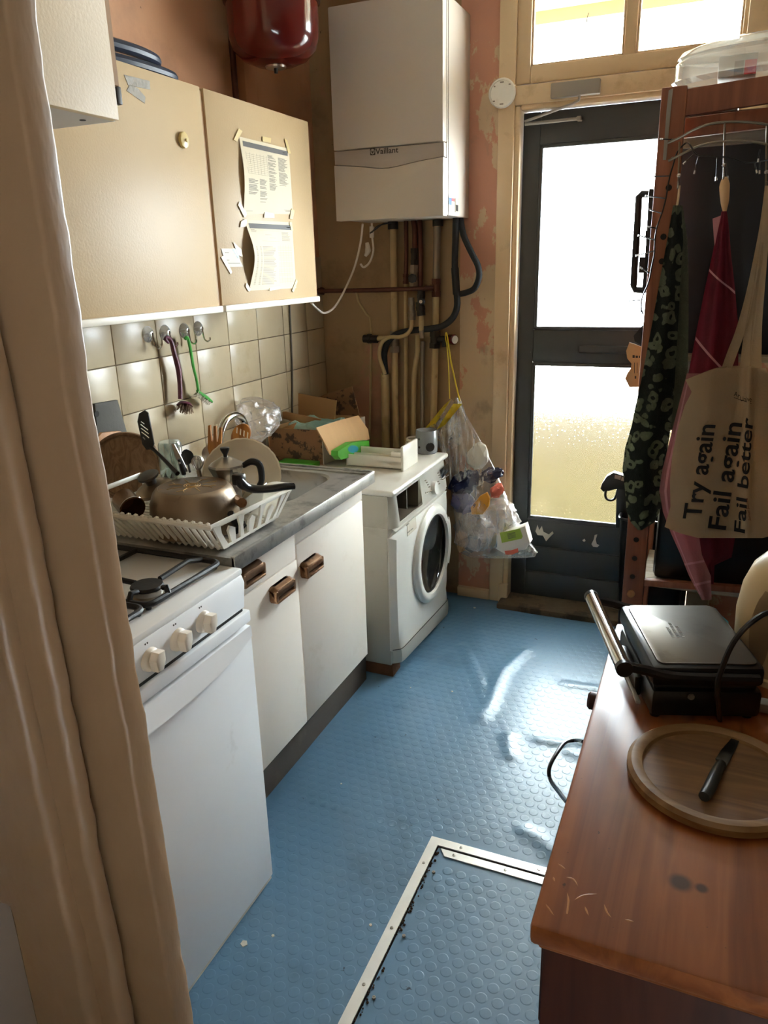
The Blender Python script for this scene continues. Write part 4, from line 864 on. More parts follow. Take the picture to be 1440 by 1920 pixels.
bm = bm_(); prism(bm, [b0 + Vector((0.03, -0.028, 0.05)), b0 + Vector((0.054, -0.05, 0.079)), b0 + Vector((0.036, -0.026, 0.079))], (0.008, 0.008, 0)); obj('pot_spout', bm, m_alu, t)
# slotted spatula
ys_ = 1.50
t = thing('slotted_spatula', 'black slotted spatula leaning up out of the dish rack', 'spatula', W(330, 886, y=ys_))
out = [(262, 775), (272, 769), (279, 774), (284, 800), (290, 832), (287, 842), (276, 843), (268, 832), (259, 790)]
bm = bm_()
q = [W(u, v, y=ys_ + 0.02) for u, v in out]
o_v = [bm.verts.new(p) for p in q]; es = [bm.edges.new((o_v[i], o_v[(i + 1) % len(q)])) for i in range(len(q))]
for k in range(5):
    u0, v0 = 263.5 + k * 0.9, 790 + k * 7.2
    if k in (0, 4): sl = [(u0 + 2.5, v0 - 1), (u0 + 7 + (2 if k == 0 else 0), v0 + 4), (u0 + 6 + (2 if k == 0 else 0), v0 + 6), (u0 + 1.5, v0 + 1)]
    else: sl = [(u0, v0 - 3.5), (u0 + 15, v0 + 8), (u0 + 14.2, v0 + 10.5), (u0 - 0.5, v0 - 1)]
    hv_ = [bm.verts.new(W(u, v, y=ys_ + 0.02)) for u, v in sl]; es += [bm.edges.new((hv_[i], hv_[(i + 1) % 4])) for i in range(4)]
r_ = bmesh.ops.triangle_fill(bm, use_beauty=True, edges=es); bmesh.ops.solidify(bm, geom=bm.faces[:], thickness=0.003); obj('blade', bm, m_black, t)
bm = bm_(); tube(bm, [W(283, 838, y=ys_ + 0.02), W(292, 846, y=ys_ + 0.015), W(312, 866, y=ys_), W(333, 888, y=ys_ - 0.02)], [0.006, 0.0045, 0.0055, 0.0065], 8, smooth=3); obj('handle', bm, m_black, t)
# knife, spoons, whisk, fork, spork
t = thing('table_knife', 'steel knife with black riveted handle standing in rack', 'knife', W(348, 890, y=1.47))
bm = bm_(); prism(bm, [W(u, v, y=1.50) for u, v in ((321, 832), (327, 833), (340, 858), (352, 884), (345, 886), (330, 860))], (0, 0.002, 0)); obj('blade', bm, m_alu, t)
bm = bm_(); tube(bm, [W(336, 861, y=1.485), W(341, 876, y=1.485), W(345, 890, y=1.485)], [0.009, 0.0105, 0.010], 8, flat=0.6); h_ = obj('handle', bm, m_black, t)
bm = bm_(); lathe(bm, [(0.003, -0.008), (0.003, 0.0085), (0, 0.009)], W(338, 868, y=1.482), 8, (0.3, -1, 0.2)); obj('rivet', bm, m_alu, h_)
def spoon(u0, v0, u1, v1, y, m, label, r=0.02, lean=0.03):
    t = thing('spoon', label, 'spoon', W(u1, v1, y=y)); a = W(u0, v0, y=y + lean); b_ = W(u1, v1, y=y); ax_ = (a - b_).normalized()
    bm = bm_(); nrm = Vector((0.5, -0.8, 0.1)); nrm = (nrm - ax_ * nrm.dot(ax_)).normalized(); sd = ax_.cross(nrm)
    grid(bm, lambda p, q: a + ax_ * ((q - 0.5) * 2.9 * r) + sd * ((p - 0.5) * 2 * r * math.sin(max(0.02, min(0.98, q)) * PI) ** 0.6) - nrm * 0.008 * math.sin(PI * p) * math.sin(PI * q), 8, 8, 0.0015); obj('bowl', bm, m, t)
    bm = bm_(); tube(bm, [a - ax_ * r * 1.4, b_], 0.003, 6); obj('handle', bm, m, t)
spoon(350, 857, 356, 885, 1.50, m_knife, 'dark spoon standing between the knife and the whisk', 0.018)
spoon(391, 850, 384, 880, 1.70, m_alu, 'dull steel spoon against the left of the big plate', 0.019)
t = thing('whisk', 'small wire whisk head poking up behind the saucepan', 'whisk', W(371, 885, y=1.52)); c = W(371, 870, y=1.52)
bm = bm_()
for k in range(6):
    a = k * PI / 6; d = Vector((math.cos(a), math.sin(a), 0)); tube(bm, [c + Vector((0, 0, -0.02)), c + d * 0.014 + Vector((0, 0, 0.0)), c + d * 0.012 + Vector((0, 0, 0.014)), c + Vector((0, 0, 0.021)), c - d * 0.012 + Vector((0, 0, 0.014)), c - d * 0.014, c + Vector((0, 0, -0.02))], 0.0012, 5, smooth=3)
obj('wires', bm, m_alu, t); bm = bm_(); cyl(bm, c + Vector((0.005, 0, -0.06)), c + Vector((0, 0, -0.016)), 0.006, 8); obj('handle', bm, m_alu, t)
yf = 1.72
t = thing('wooden_fork', 'wooden serving fork with three scorched tines behind the plate', 'fork', W(400, 850, y=yf))
bm = bm_(); prism(bm, [W(u, v, y=yf) for u, v in ((389, 842), (390, 798), (394, 797), (396, 827), (400, 829), (400, 799), (405, 799), (406, 829), (409, 829), (411, 802), (415, 801), (414, 836), (410, 852), (404, 937), (398, 937), (393, 852))], (0, 0.006, 0), 0.001); obj('fork_body', bm, m_spoonwood, t)
t = thing('wooden_spork', 'round wooden spork with short notches above the plate rim', 'spork', W(440, 850, y=yf))
bm = bm_(); c_ = W(450, 817, y=yf); prism(bm, [c_ + Vector((0.031 * math.cos(a) * 0.95 + 0.012 * math.sin(a), 0, 0.034 * math.sin(a))) for a in [k * PI / 10 for k in range(20)]], (0.002, 0.006, 0), 0.001)
box(bm, c_.x - 0.022, c_.x - 0.008, c_.y, c_.y + 0.006, 0.888, c_.z - 0.02); obj('spork_body', bm, m_spoonwood, t)
bm = bm_()
for k in range(4):
    q = c_ + Vector((-0.008 + k * 0.011, -0.001, 0.024 - k * 0.004)); prism(bm, [q, q + Vector((0.003, 0, -0.002)), q + Vector((0.0, 0, -0.018)), q + Vector((-0.003, 0, -0.016))], (0, 0.0012, 0))
obj('tine_notches', bm, m_trim, t)
# glass tumbler
gp = W(322, 868, y=1.60); t = thing('drinking_glass', 'greenish printed drinking glass upside down behind the spatula', 'glass', (gp.x, gp.y, 0.897))
bm = bm_(); q = Vector((gp.x, gp.y, 0.897)); hgt = W(322, 828, y=1.60).z - 0.897; lathe(bm, [(0.034, 0), (0.033, hgt * 0.5), (0.031, hgt - 0.008), (0.027, hgt), (0, hgt), (0, hgt - 0.004), (0.026, hgt - 0.005), (0.030, hgt * 0.5), (0.032, 0.0)], q, 28, cap=False); obj('tumbler', bm, m_glassware, t)
bm = bm_()
for k in range(5):
    a = -1.2 + k * 0.28; h = 0.35 + 0.1 * (k % 2); lathe(bm, [(0.006, 0), (0.0, 0.014)], q + Vector((0.0325 * math.cos(a - 0.6), 0.0325 * math.sin(a - 0.6), hgt * h)), 4)
obj('printed_trees', bm, m_slate, t)
# boards leaning against the wall
def disc(name, label, cat, c, ax, r, th, m, groove=True, grp=None):
    b = bm_(); pr = [(0, -th), (r - 0.004, -th), (r, -th + 0.004), (r, -0.004), (r - 0.004, 0)]
    if groove: pr += [(r * 0.91, 0.0), (r * 0.89, -0.003), (r * 0.86, -0.003), (r * 0.84, 0)]
    lathe(b, pr + [(0, 0)], c, 56, ax); rest(b, 0.891); return obj(name, b, m, None, label, cat, grp)
ax = Vector((0.60, -0.72, 0.42)).normalized(); c = W(240, 902, y=1.60)
disc('round_chopping_board', 'round weathered wooden board standing in rack beside the slate', 'chopping board', c, ax, 0.098, 0.014, m_board2)
bm = bm_(); q = [W(u, v, x=-1.60) for u, v in ((178, 757), (221, 750), (246, 838), (270, 925), (195, 930))]; prism(bm, q, (-0.012, 0, 0), 0.002); t = thing('slate_board', 'dark slate serving board with a hanging hole leaning on the tiles', 'board', q[4]); obj('slab', bm, m_slate, t)
bm = bm_(); lathe(bm, [(0.009, 0), (0.009, 0.0012)], W(181, 776, x=-1.5995), 14, (1, 0, 0)); obj('hanging_hole', bm, m_cutout, t)
bm = bm_(); q = [W(u, v, x=-1.57) for u, v in ((184, 820), (192, 811), (226, 808), (240, 815), (246, 840), (262, 920), (190, 920))]; prism(bm, q, (-0.012, 0, 0), 0.003); obj('wooden_board', bm, m_board3, None, 'light wooden board between slate and round weathered board', 'chopping board')
# grey lid knob, metal cup, bowls, small bits
lp = W(283, 903, y=1.455); t = thing('pan_lid', 'dull grey pan lid with a dark grip knob behind the saucepan', 'pan lid', lp + Vector((0, 0, -0.03)))
ax = Vector((-0.1, -0.35, 1)).normalized(); bm = bm_(); lathe(bm, [(0.05, -0.025), (0.047, -0.018), (0.03, -0.008), (0.015, -0.005), (0, -0.005)], lp, 32, ax); obj('lid_dish', bm, m_pan, t)
bm = bm_(); lathe(bm, [(0.013, -0.005), (0.015, 0.008), (0.027, 0.014), (0.027, 0.020), (0.02, 0.024), (0, 0.024)], lp, 24, ax); obj('lid_knob', bm, m_lidgrey, t)
cp_ = W(240, 945, y=1.335); t = thing('metal_cup', 'shiny brown-stained metal cup lying tilted in the dish rack', 'cup', cp_ + Vector((0, 0, -0.03))); ax = (W(262, 972, y=1.34) - W(218, 925, y=1.40)).normalized()
bm = bm_(); lathe(bm, [(0, -0.03), (0.024, -0.03), (0.028, -0.026), (0.03, 0.025), (0.031, 0.028), (0.029, 0.028), (0.026, -0.024), (0, -0.026)], cp_, 28, ax, cap=False); obj('cup_body', bm, m_cup, t)
bm = bm_(); tube(bm, [cp_ + ax * 0.024 + frame_of(ax)[0] * 0.031 * math.cos(k * PI / 12) + frame_of(ax)[1] * 0.031 * math.sin(k * PI / 12) for k in range(24)], 0.0012, 6, closed=True); obj('rim_band', bm, m_chrome, t)
bp_ = W(405, 985, y=1.40); ax = Vector((0.75, -0.35, 0.35)).normalized()
bm = bm_(); lathe(bm, [(0, -0.02), (0.02, -0.02), (0.034, -0.004), (0.036, 0), (0.034, 0.0), (0.018, -0.016), (0, -0.017)], bp_ + Vector((-0.012, 0.01, 0.008)), 28, ax); obj('small_bowl', bm, m_plate, None, 'small cream bowl on its side at the front of the rack', 'bowl')
bm = bm_(); P = [W(u, v, x=-1.01) for u, v in ((432, 962), (442, 978), (455, 985), (440, 1000))]; tube(bm, P, [0.008, 0.012, 0.01, 0.006], 8, smooth=3); obj('black_utensil', bm, m_black, None, 'black utensil handle lying inside the rack behind its front', 'utensil')
bm = bm_(); prism(bm, [W(u, v, x=-1.03) for u, v in ((455, 940), (500, 905), (512, 925), (470, 962))], (-0.003, 0, 0), 0.001); obj('clear_box_lid', bm, m_clearpl, None, 'clear plastic food box lid standing inside the rack front', 'box lid')  # thin lid of a plastic box, one clear sheet
# ------------------------------------------------------------------ washing machine
WX, WY0, WY1, WZ0, WZ1 = -0.975, 2.345, 2.952, 0.05, 0.742
t = thing('washing_machine', 'white front loading washing machine missing its detergent drawer', 'washing machine', (-1.25, 2.65, WZ0))
by_0, by_1 = W(750, 945, x=WX).y, W(793, 930, x=WX).y
bm = bm_(); box(bm, -1.50, WX - 0.03, WY0, WY1, WZ0, 0.599, 0.003); box(bm, -1.50, WX - 0.21, WY0, WY1, 0.599, WZ1 - 0.022); box(bm, WX - 0.21, WX - 0.03, WY0, by_0 - 0.003, 0.599, WZ1 - 0.022); box(bm, WX - 0.21, WX - 0.03, by_1 + 0.004, WY1, 0.599, WZ1 - 0.022); obj('body', bm, m_washside, t)
bm = bm_(); box(bm, -1.50, WX - 0.004, WY0 - 0.004, WY1 + 0.004, WZ1 - 0.022, WZ1, 0.010, 3); obj('worktop', bm, m_wash, t)
# front shell with a porthole opening and rounded vertical edges
bm = bm_(); dc = Vector((WX, 2.712, 0.378)); DR = 0.203
def bowx(y): 
    s = (y - WY0) / (WY1 - WY0); e = min(s, 1 - s); return WX - (0.028 * (1 - min(1, e / 0.06)) ** 2)
NP = 40
outl = []
for k in range(NP):
    a = 2 * PI * k / NP; cs, sn = math.cos(a), math.sin(a); hw, hl, hh, hb = WY1 - dc.y, dc.y - WY0, 0.585 - dc.z, dc.z - 0.072
    sc = min((hw / cs) if cs > 1e-6 else 9, (hl / -cs) if cs < -1e-6 else 9, (hh / sn) if sn > 1e-6 else 9, (hb / -sn) if sn < -1e-6 else 9); outl.append((dc.y + cs * sc, dc.z + sn * sc))
R = []
for f_ in (0.0, 0.35, 0.7, 0.9, 1.0):
    ring_ = []
    for k in range(NP):
        a = 2 * PI * k / NP; iy, iz = dc.y + DR * 0.9 * math.cos(a), dc.z + DR * 0.9 * math.sin(a); y, z = iy + (outl[k][0] - iy) * f_, iz + (outl[k][1] - iz) * f_
        ring_.append(bm.verts.new((bowx(y), y, z)))
    R.append(ring_)
back = [bm.verts.new((WX - 0.035, v.co.y, v.co.z)) for v in R[-1]]; R.append(back)
for A, B in zip(R, R[1:]):
    for k in range(NP): bm.faces.new((A[k], A[(k + 1) % NP], B[(k + 1) % NP], B[k]))
obj('front_panel', bm, m_wash, t)
bm = bm_(); grid(bm, lambda a, b: (lambda zb: Vector((bowx(WY0 + (WY1 - WY0) * a) + 0.005 + 0.003 * math.sin(PI * b), WY0 + (WY1 - WY0) * a, zb + (0.116 - 0.038 * a - zb) * b)))(0.060 - 0.052 * a), 24, 4, 0.02); kick = obj('kick_plate', bm, m_wash, t)
bm = bm_(); tube(bm, [Vector((bowx(WY0 + (WY1 - WY0) * a) + 0.006, WY0 + (WY1 - WY0) * a, 0.117 - 0.038 * a)) for a in [k / 24 for k in range(25)]], 0.0014, 5); obj('kick_seam', bm, m_dark, t)
bm = bm_(); grid(bm, lambda a, b: Vector((WX - 0.006 - 0.02 * b, 2.36 + (WY1 - 2.375) * a, 0.588 + 0.012 * b)), 12, 2); obj('panel_lip', bm, m_wash, t)
# control panel: right of the drawer bay; bay framed by strips
by_0, by_1 = W(750, 945, x=WX).y, W(793, 930, x=WX).y
cpz0, cpz1 = 0.600, 0.722
def panel(y0, y1, z0, z1, name):
    b = bm_(); grid(b, lambda a, c: Vector((bowx(y0 + (y1 - y0) * a) - 0.014 * ((z0 + (z1 - z0) * c) - 0.60) / 0.12, y0 + (y1 - y0) * a, z0 + (z1 - z0) * c)), 14, 3, 0.012); return obj(name, b, m_wash, t)
panel(by_1, WY1, cpz0, cpz1, 'control_panel'); panel(WY0, by_0, cpz0, cpz1, 'panel_edge'); panel(by_0, by_1, 0.712, cpz1, 'drawer_lintel'); panel(by_0, by_1, cpz0, 0.612, 'drawer_sill')
bm = bm_(); x0b = WX - 0.20
box(bm, x0b, x0b + 0.004, by_0, by_1, 0.60, 0.72); box(bm, x0b, WX - 0.02, by_0 - 0.003, by_0, 0.60, 0.72); box(bm, x0b, WX - 0.02, by_1, by_1 + 0.003, 0.60, 0.72); box(bm, x0b, WX - 0.02, by_0, by_1, 0.600, 0.604); box(bm, x0b, WX - 0.02, by_0, by_1, 0.716, 0.72)
box(bm, x0b, WX - 0.03, by_0 + 0.14, by_0 + 0.146, 0.62, 0.72); box(bm, x0b, WX - 0.05, by_0 + 0.09, by_0 + 0.095, 0.604, 0.63); obj('drawer_bay', bm, m_bay, t, 'empty detergent drawer bay')
kp = W(812, 915, x=WX - 0.004); bm = bm_(); lathe(bm, [(0.027, 0), (0.026, 0.012), (0.024, 0.016), (0, 0.017)], kp, 26, (1, 0, 0.1)); obj('programme_dial', bm, m_wash, t)
bm = bm_(); prism(bm, [W(u, v, x=WX - 0.006) for u, v in ((824, 881), (839, 869), (842, 882), (827, 897))], (0.004, 0, 0), 0.001); obj('display', bm, m_porthole, t)
bm = bm_()
for (u, v) in [(796 + k * 2.4, 902 + (k % 5) * 4) for k in range(4)] + [(820 + (k % 4) * 2, 888 + k * 4) for k in range(6)] + [(797 + k * 3, 925 - k) for k in range(4)] + [(829 + k * 3, 900 - k * 2.5) for k in range(4)]:
    p = W(u, v, x=WX - 0.003); box(bm, p.x, p.x + 0.004, p.y, p.y + 0.012, p.z, p.z + 0.0025)
obj('panel_marks', bm, m_printlight, t)
# porthole door
bm = bm_(); lathe(bm, [(DR, -0.006), (DR * 1.0, 0.008), (DR * 0.96, 0.018), (DR * 0.89, 0.023), (DR * 0.81, 0.020), (DR * 0.785, 0.008), (DR * 0.785, -0.006)], dc, 64, (1, 0, 0), cap=False); pd = obj('porthole_door', bm, m_wash, t)
bm = bm_(); lathe(bm, [(DR * 0.79, 0.006), (DR * 0.76, 0.001), (DR * 0.60, -0.012), (DR * 0.38, -0.022), (0, -0.026)], dc, 56, (1, 0, 0), cap=False); obj('door_glass', bm, m_porthole, pd)
bm = bm_(); tube(bm, [dc + Vector((0.008, DR * 0.785 * math.cos(a), DR * 0.785 * math.sin(a))) for a in [k * PI / 20 for k in range(40)]], 0.003, 6, closed=True); obj('rubber_seal', bm, m_dark, pd)
bm = bm_()
P1, P2 = [], []
for k in range(13):
    a = math.radians(-32 + 64 * k / 12); P1.append((a, DR * 0.98)); P2.append((a, DR * 0.80))
poly = [dc + Vector((0.0195, r * math.cos(a), r * math.sin(a))) for a, r in P1 + P2[::-1]]; prism(bm, poly, (0.004, 0, 0)); obj('door_latch_grip', bm, m_wash, pd)
bm = bm_(); prism(bm, [W(u, v, x=WX + 0.001) for u, v in ((763, 982), (779, 968), (781, 990), (764, 1006))], (0.001, 0, 0)); obj('energy_label', bm, m_whitecard, t)
bm = bm_(); prism(bm, [W(u, v, x=WX + 0.0005) for u, v in ((815, 1172), (816, 1163), (821, 1160), (823, 1151), (825, 1160), (824, 1165), (820, 1172))], (0.001, 0, 0)); obj('broken_hole', bm, m_cutout, t)
bm = bm_()
for (u, v) in ((762, 986), (764, 1000), (770, 995)): 
    p = W(u, v, x=WX + 0.002); box(bm, p.x, p.x + 0.0008, p.y, p.y + 0.025, p.z, p.z + 0.003)
obj('label_print', bm, m_print, t)
# support block
bm = bm_(); box(bm, -1.22, -1.0, 2.35, 2.43, 0.0, 0.046, 0.003); obj('wood_block', jitter(bm, 0.006, 14), m_woodblock, None, 'rough broken wood block propping up the washing machine corner', 'wood block')
# things on the washing machine
TZ = WZ1
a0, b0 = W(752, 884, z=TZ), W(640, 875, z=TZ)
t = thing('detergent_drawer', 'pulled-out white detergent drawer lying on the washing machine', 'drawer', (-1.15, 2.62, TZ))
fx = a0.x; y0, y1 = a0.y, a0.y + 0.16; bx_ = fx - 0.24
bm = bm_(); box(bm, bx_, fx, y0 + 0.012, y0 + 0.016, TZ + 0.002, TZ + 0.05, 0.001); box(bm, bx_, fx, y1 - 0.03, y1 - 0.026, TZ + 0.002, TZ + 0.055, 0.001); box(bm, bx_, fx, y0 + 0.065, y0 + 0.069, TZ + 0.004, TZ + 0.045, 0.001); box(bm, bx_, fx, y0 + 0.012, y1 - 0.026, TZ + 0.002, TZ + 0.006); box(bm, bx_, bx_ + 0.004, y0 + 0.012, y1 - 0.026, TZ + 0.002, TZ + 0.045); obj('tray', bm, m_plastic, t)
bm = bm_(); box(bm, fx, fx + 0.012, y0 - 0.004, y1 - 0.004, TZ, TZ + 0.098, 0.005); obj('drawer_front', bm, m_plastic, t)
bm = bm_(); box(bm, fx - 0.05, fx, y0 + 0.02, y0 + 0.03, TZ + 0.03, TZ + 0.07, 0.004); box(bm, fx - 0.03, fx, y0 + 0.07, y0 + 0.10, TZ + 0.03, TZ + 0.075, 0.004); obj('softener_cap', bm, m_plastic, t)
op = W(797, 850, z=TZ); t = thing('oil_burner', 'grey glazed ceramic oil burner with a round opening', 'oil burner', (op.x, op.y + 0.02, TZ)); q = Vector((op.x, op.y + 0.02, TZ))
bm = bm_(); lathe(bm, [(0.042, 0), (0.046, 0.004), (0.047, 0.05), (0.045, 0.094), (0.043, 0.097), (0.038, 0.094), (0.030, 0.085), (0, 0.082)], q, 36); ob = obj('burner_body', bm, m_greyceramic, t)
d = Vector((0.62, -0.78, 0)); bm = bm_(); lathe(bm, [(0.019, 0), (0.019, 0.0015), (0, 0.0016)], q + d * 0.0455 + Vector((0, 0, 0.032)), 20, d); obj('candle_opening', bm, m_cutout, t)
for h in (0.03, 0.065):
    bm = bm_(); d2 = Vector((-0.35, -0.94, 0)); lathe(bm, [(0.005, 0), (0.005, 0.0012), (0, 0.0013)], q + d2 * 0.0468 + Vector((0, 0, h)), 10, d2); obj('air_hole', bm, m_cutout, t)
cp2 = W(767, 845, z=TZ); bm = bm_()
for k in range(4): tube(bm, [Vector((cp2.x + (0.036 - 0.002 * k) * math.cos(a), cp2.y + 0.06 + 0.036 * math.sin(a), TZ + 0.006 + 0.011 * k)) for a in [j * PI / 12 for j in range(24)]], 0.0055, 6, closed=True)
obj('cable_coil', bm, m_white, None, 'coil of white cable on the washing machine beside the oil burner', 'cable')
# cardboard box
t = thing('cardboard_box', 'torn stained cardboard box with open flaps on the washing machine', 'box', (-1.45, 2.65, TZ))
C0 = W(606, 871, z=TZ + 0.002); cx_, cy_ = Vector((-0.235, -0.02, 0)), Vector((0.045, 0.31, 0)); BH = W(589, 806, y=C0.y).z - C0.z
def face(nm, P, m, th=0.004, par=t):
    b = bm_(); n_ = (P[1] - P[0]).cross(P[-1] - P[0]).normalized() * th; prism(b, P, n_); return obj(nm, b, m, par)
Z = Vector((0, 0, BH))
face('near_side', [C0, C0 + cx_, C0 + cx_ + Z * 1.0, C0 + Z], m_carddark); face('far_side', [C0 + cy_, C0 + cy_ + cx_, C0 + cy_ + cx_ + Z, C0 + cy_ + Z], m_card)
face('end_side', [C0, C0 + cy_, C0 + cy_ + Z, C0 + Z], m_whitecard); face('back_side', [C0 + cx_, C0 + cx_ + cy_, C0 + cx_ + cy_ + Z, C0 + cx_ + Z], m_card); face('bottom', [C0, C0 + cx_, C0 + cx_ + cy_, C0 + cy_], m_card)
xe = C0.x
fl = bm_(); P = [W(592, 803, x=xe), W(632, 790, x=xe + 0.025), W(671, 780, x=xe + 0.04), W(689, 806, x=xe + 0.075), W(692, 824, x=xe + 0.08), W(660, 838, x=xe + 0.075), W(640, 845, x=xe + 0.07), W(625, 855, x=xe + 0.06), W(618, 853, x=xe + 0.055), W(612, 838, x=xe + 0.045), W(603, 822, x=xe + 0.03)]
prism(fl, P, (0.003, -0.001, 0.003)); obj('torn_flap', fl, m_flap, t, 'pale torn corrugated flap')
yb = C0.y + 0.33
def flap(nm, q, y, m, tilt=0.0):
    b = bm_(); zb0 = min(W(u, v, y=y).z for u, v in q); P = [W(u, v, y=y) for u, v in q]; P = [p + Vector((0, tilt * (p.z - zb0), 0)) for p in P]; prism(b, P, (0, 0.004, 0)); obj(nm, b, m, t)
flap('back_flap', ((590, 746), (656, 726), (674, 784), (660, 800), (590, 806)), yb, m_carddark, 0.1); flap('inner_flap', ((554, 738), (629, 752), (626, 800), (549, 792)), yb - 0.06, m_card, 0.1)
flap('folded_flap', ((522, 773), (536, 772), (602, 786), (596, 796), (560, 792), (520, 782)), C0.y + 0.14, m_card)
flap('side_flap', ((500, 824), (520, 806), (556, 792), (548, 808), (530, 818)), C0.y + 0.02, m_card)
bm = bm_(); box(bm, C0.x - 0.20, C0.x - 0.01, C0.y + 0.03, C0.y + 0.27, TZ + 0.03, TZ + BH * 1.02, 0.03, 3); bmesh.ops.subdivide_edges(bm, edges=bm.edges[:], cuts=3, use_grid_fill=True); obj('green_film', jitter(jitter(bm, 0.03, 14, 1), 0.012, 40), m_bubble, t, 'crumpled green tinted film')
bm = bm_(); box(bm, -1.62, -1.47, 2.33, 2.46, 0.90, 1.02, 0.04, 3); bmesh.ops.subdivide_edges(bm, edges=bm.edges[:], cuts=3, use_grid_fill=True); obj('plastic_wrap', jitter(jitter(bm, 0.035, 12, 4), 0.014, 40, 2), m_bubble2, None, 'crumpled clear plastic wrap beside the cardboard box', 'plastic wrap')
ga, gb = W(636, 858, x=C0.x + 0.02), W(692, 838, x=C0.x + 0.05)
bm = bm_(); P = [W(u, v, x=-1.285) for u, v in ((634, 855), (634, 846), (660, 830), (692, 826), (694, 842), (675, 852), (640, 862))]; prism(bm, P, (-0.03, 0, 0)); t = thing('green_carton', 'bright green carton wedged under the torn cardboard flap', 'carton', P[0]); obj('carton_body', bm, m_green, t)
bm = bm_(); P = [W(676 + 11 * math.cos(a) * 0.9 - 14, 842 + 7 * math.sin(a), x=-1.2845) for a in [k * PI / 8 for k in range(16)]]; prism(bm, P, (0.0008, 0, 0)); obj('printed_disc', bm, m_teal, t)
bm = bm_(); P = [(-1.30, 2.345, TZ + 0.001), (-1.55, 2.33, TZ + 0.001), (-1.55, 2.42, TZ + 0.001), (-1.30, 2.43, TZ + 0.001)]; prism(bm, P, (0, 0, 0.0)) if False else box(bm, -1.56, -1.40, C0.y - 0.07, C0.y - 0.012, TZ, TZ + 0.02, 0.003); obj('green_folder', bm, m_green, None, 'flat green packet under the edge of the cardboard box', 'packet')

# ------------------------------------------------------------------ boiler
t = thing('wall_boiler', 'white wall-mounted gas boiler with grey handle band and logo', 'boiler', (-1.18, 3.0, 1.667))
X0, X1, YF, Z0, Z1 = -1.402, -0.962, 2.84, 1.667, 2.39
bm = bm_(); box(bm, X0 + 0.004, X1 - 0.002, YF + 0.045, BY - 0.002, Z0 + 0.004, Z1 - 0.002, 0.003); obj('body', bm, m_boiler, t)
bm = bm_(); box(bm, X0, X1, YF, YF + 0.043, 1.917, Z1, 0.005); obj('upper_cover', bm, m_boiler, t)
n = 24
def zcut(s): return 1.868 - 0.012 * math.exp(-((s - 0.48) / 0.2) ** 2) - 0.012 * math.sin(PI * s) - 0.0
bm = bm_(); prism(bm, [(X0 + (X1 - X0) * k / n, YF + 0.008, zcut(k / n)) for k in range(n + 1)] + [(X1, YF + 0.008, 1.914), (X0, YF + 0.008, 1.914)], (0, 0.03, 0), 0.001); band = obj('handle_band', bm, m_boilgrey, t)
bm = bm_(); prism(bm, [(X0, YF, Z0), (X1, YF, Z0)] + [(X0 + (X1 - X0) * k / n, YF, zcut(k / n) - 0.003) for k in range(n, -1, -1)], (0, 0.043, 0), 0.002); obj('lower_cover', bm, m_boiler, t)
bm = bm_(); box(bm, X1 - 0.004, X1 - 0.0005, YF + 0.06, YF + 0.064, Z0 + 0.004, Z1); box(bm, X1 - 0.006, X1 - 0.0003, YF + 0.043, YF + 0.046, Z0 + 0.004, Z1); obj('side_seam', bm, m_printlight, t)
def textmesh(s, size, bold=0.0):
    cu = bpy.data.curves.new('t', 'FONT'); cu.body = s; cu.size = size; cu.offset = bold; cu.resolution_u = 3
    o = bpy.data.objects.new('t', cu); C.objects.link(o); bpy.context.view_layer.update()
    me = bpy.data.meshes.new_from_object(o.evaluated_get(bpy.context.evaluated_depsgraph_get()))
    bm = bm_(); bm.from_mesh(me); bpy.data.objects.remove(o); bpy.data.curves.remove(cu); bpy.data.meshes.remove(me); return bm
def place_text(s, f, bold=0.0, sub=0):
    """f(a, b): a along the line 0..1, b height in cap heights"""
    bm = textmesh(s, 1.0, bold)
    if sub: bmesh.ops.triangulate(bm, faces=bm.faces[:])
    for _ in range(sub):
        w = max(v.co.x for v in bm.verts); es = [e for e in bm.edges if e.calc_length() > w / 40]
        bmesh.ops.subdivide_edges(bm, edges=es, cuts=1); bmesh.ops.triangulate(bm, faces=bm.faces[:])
    x0 = min(v.co.x for v in bm.verts); x1 = max(v.co.x for v in bm.verts)
    for v in bm.verts: v.co = f((v.co.x - x0) / (x1 - x0), v.co.y / 0.70)
    return bm
ly = YF + 0.0074
bm = place_text('Vaillant', lambda a, b: Vector((W(704, 291, y=ly).x + 0.0925 * a, ly, 1.8935 + 0.0 * a + 0.019 * b)), 0.02); obj('logo_letters', bm, m_print, band, 'dark brand lettering', smooth=0)
lx, lz = W(694, 290, y=ly).x, 1.8935
bm = bm_(); prism(bm, [(lx + a, ly, lz + b) for a, b in rr(0, 0.021, -0.002, 0.022, 0.003)], (0, 0.0006, 0)); obj('logo_badge', bm, m_print, band, smooth=0)
bm = bm_()
prism(bm, [(lx + 0.0105 + 0.0085 * math.cos(a), ly - 0.0008, lz + 0.010 + 0.0095 * math.sin(a)) for a in [k * PI / 8 for k in range(16)]], (0, 0.0006, 0)); obj('badge_oval', bm, m_boilgrey, band, smooth=0)
bm = bm_(); 
for P in ([(0.006, 0.016), (0.0105, 0.010), (0.015, 0.016), (0.013, 0.006), (0.0105, 0.003), (0.008, 0.006)], [(0.0035, 0.010), (0.006, 0.006), (0.005, 0.013)], [(0.0175, 0.010), (0.015, 0.006), (0.016, 0.013)]): prism(bm, [(lx + a, ly - 0.0014, lz + b) for a, b in P], (0, 0.0005, 0))
obj('badge_emblem', bm, m_print, band, smooth=0)
def sticker(y0, y1, z0, z1, m, nm): 
    b = bm_(); box(b, X1 - 0.001, X1 + 0.0008, y0, y1, z0, z1); return obj(nm, b, m, t)
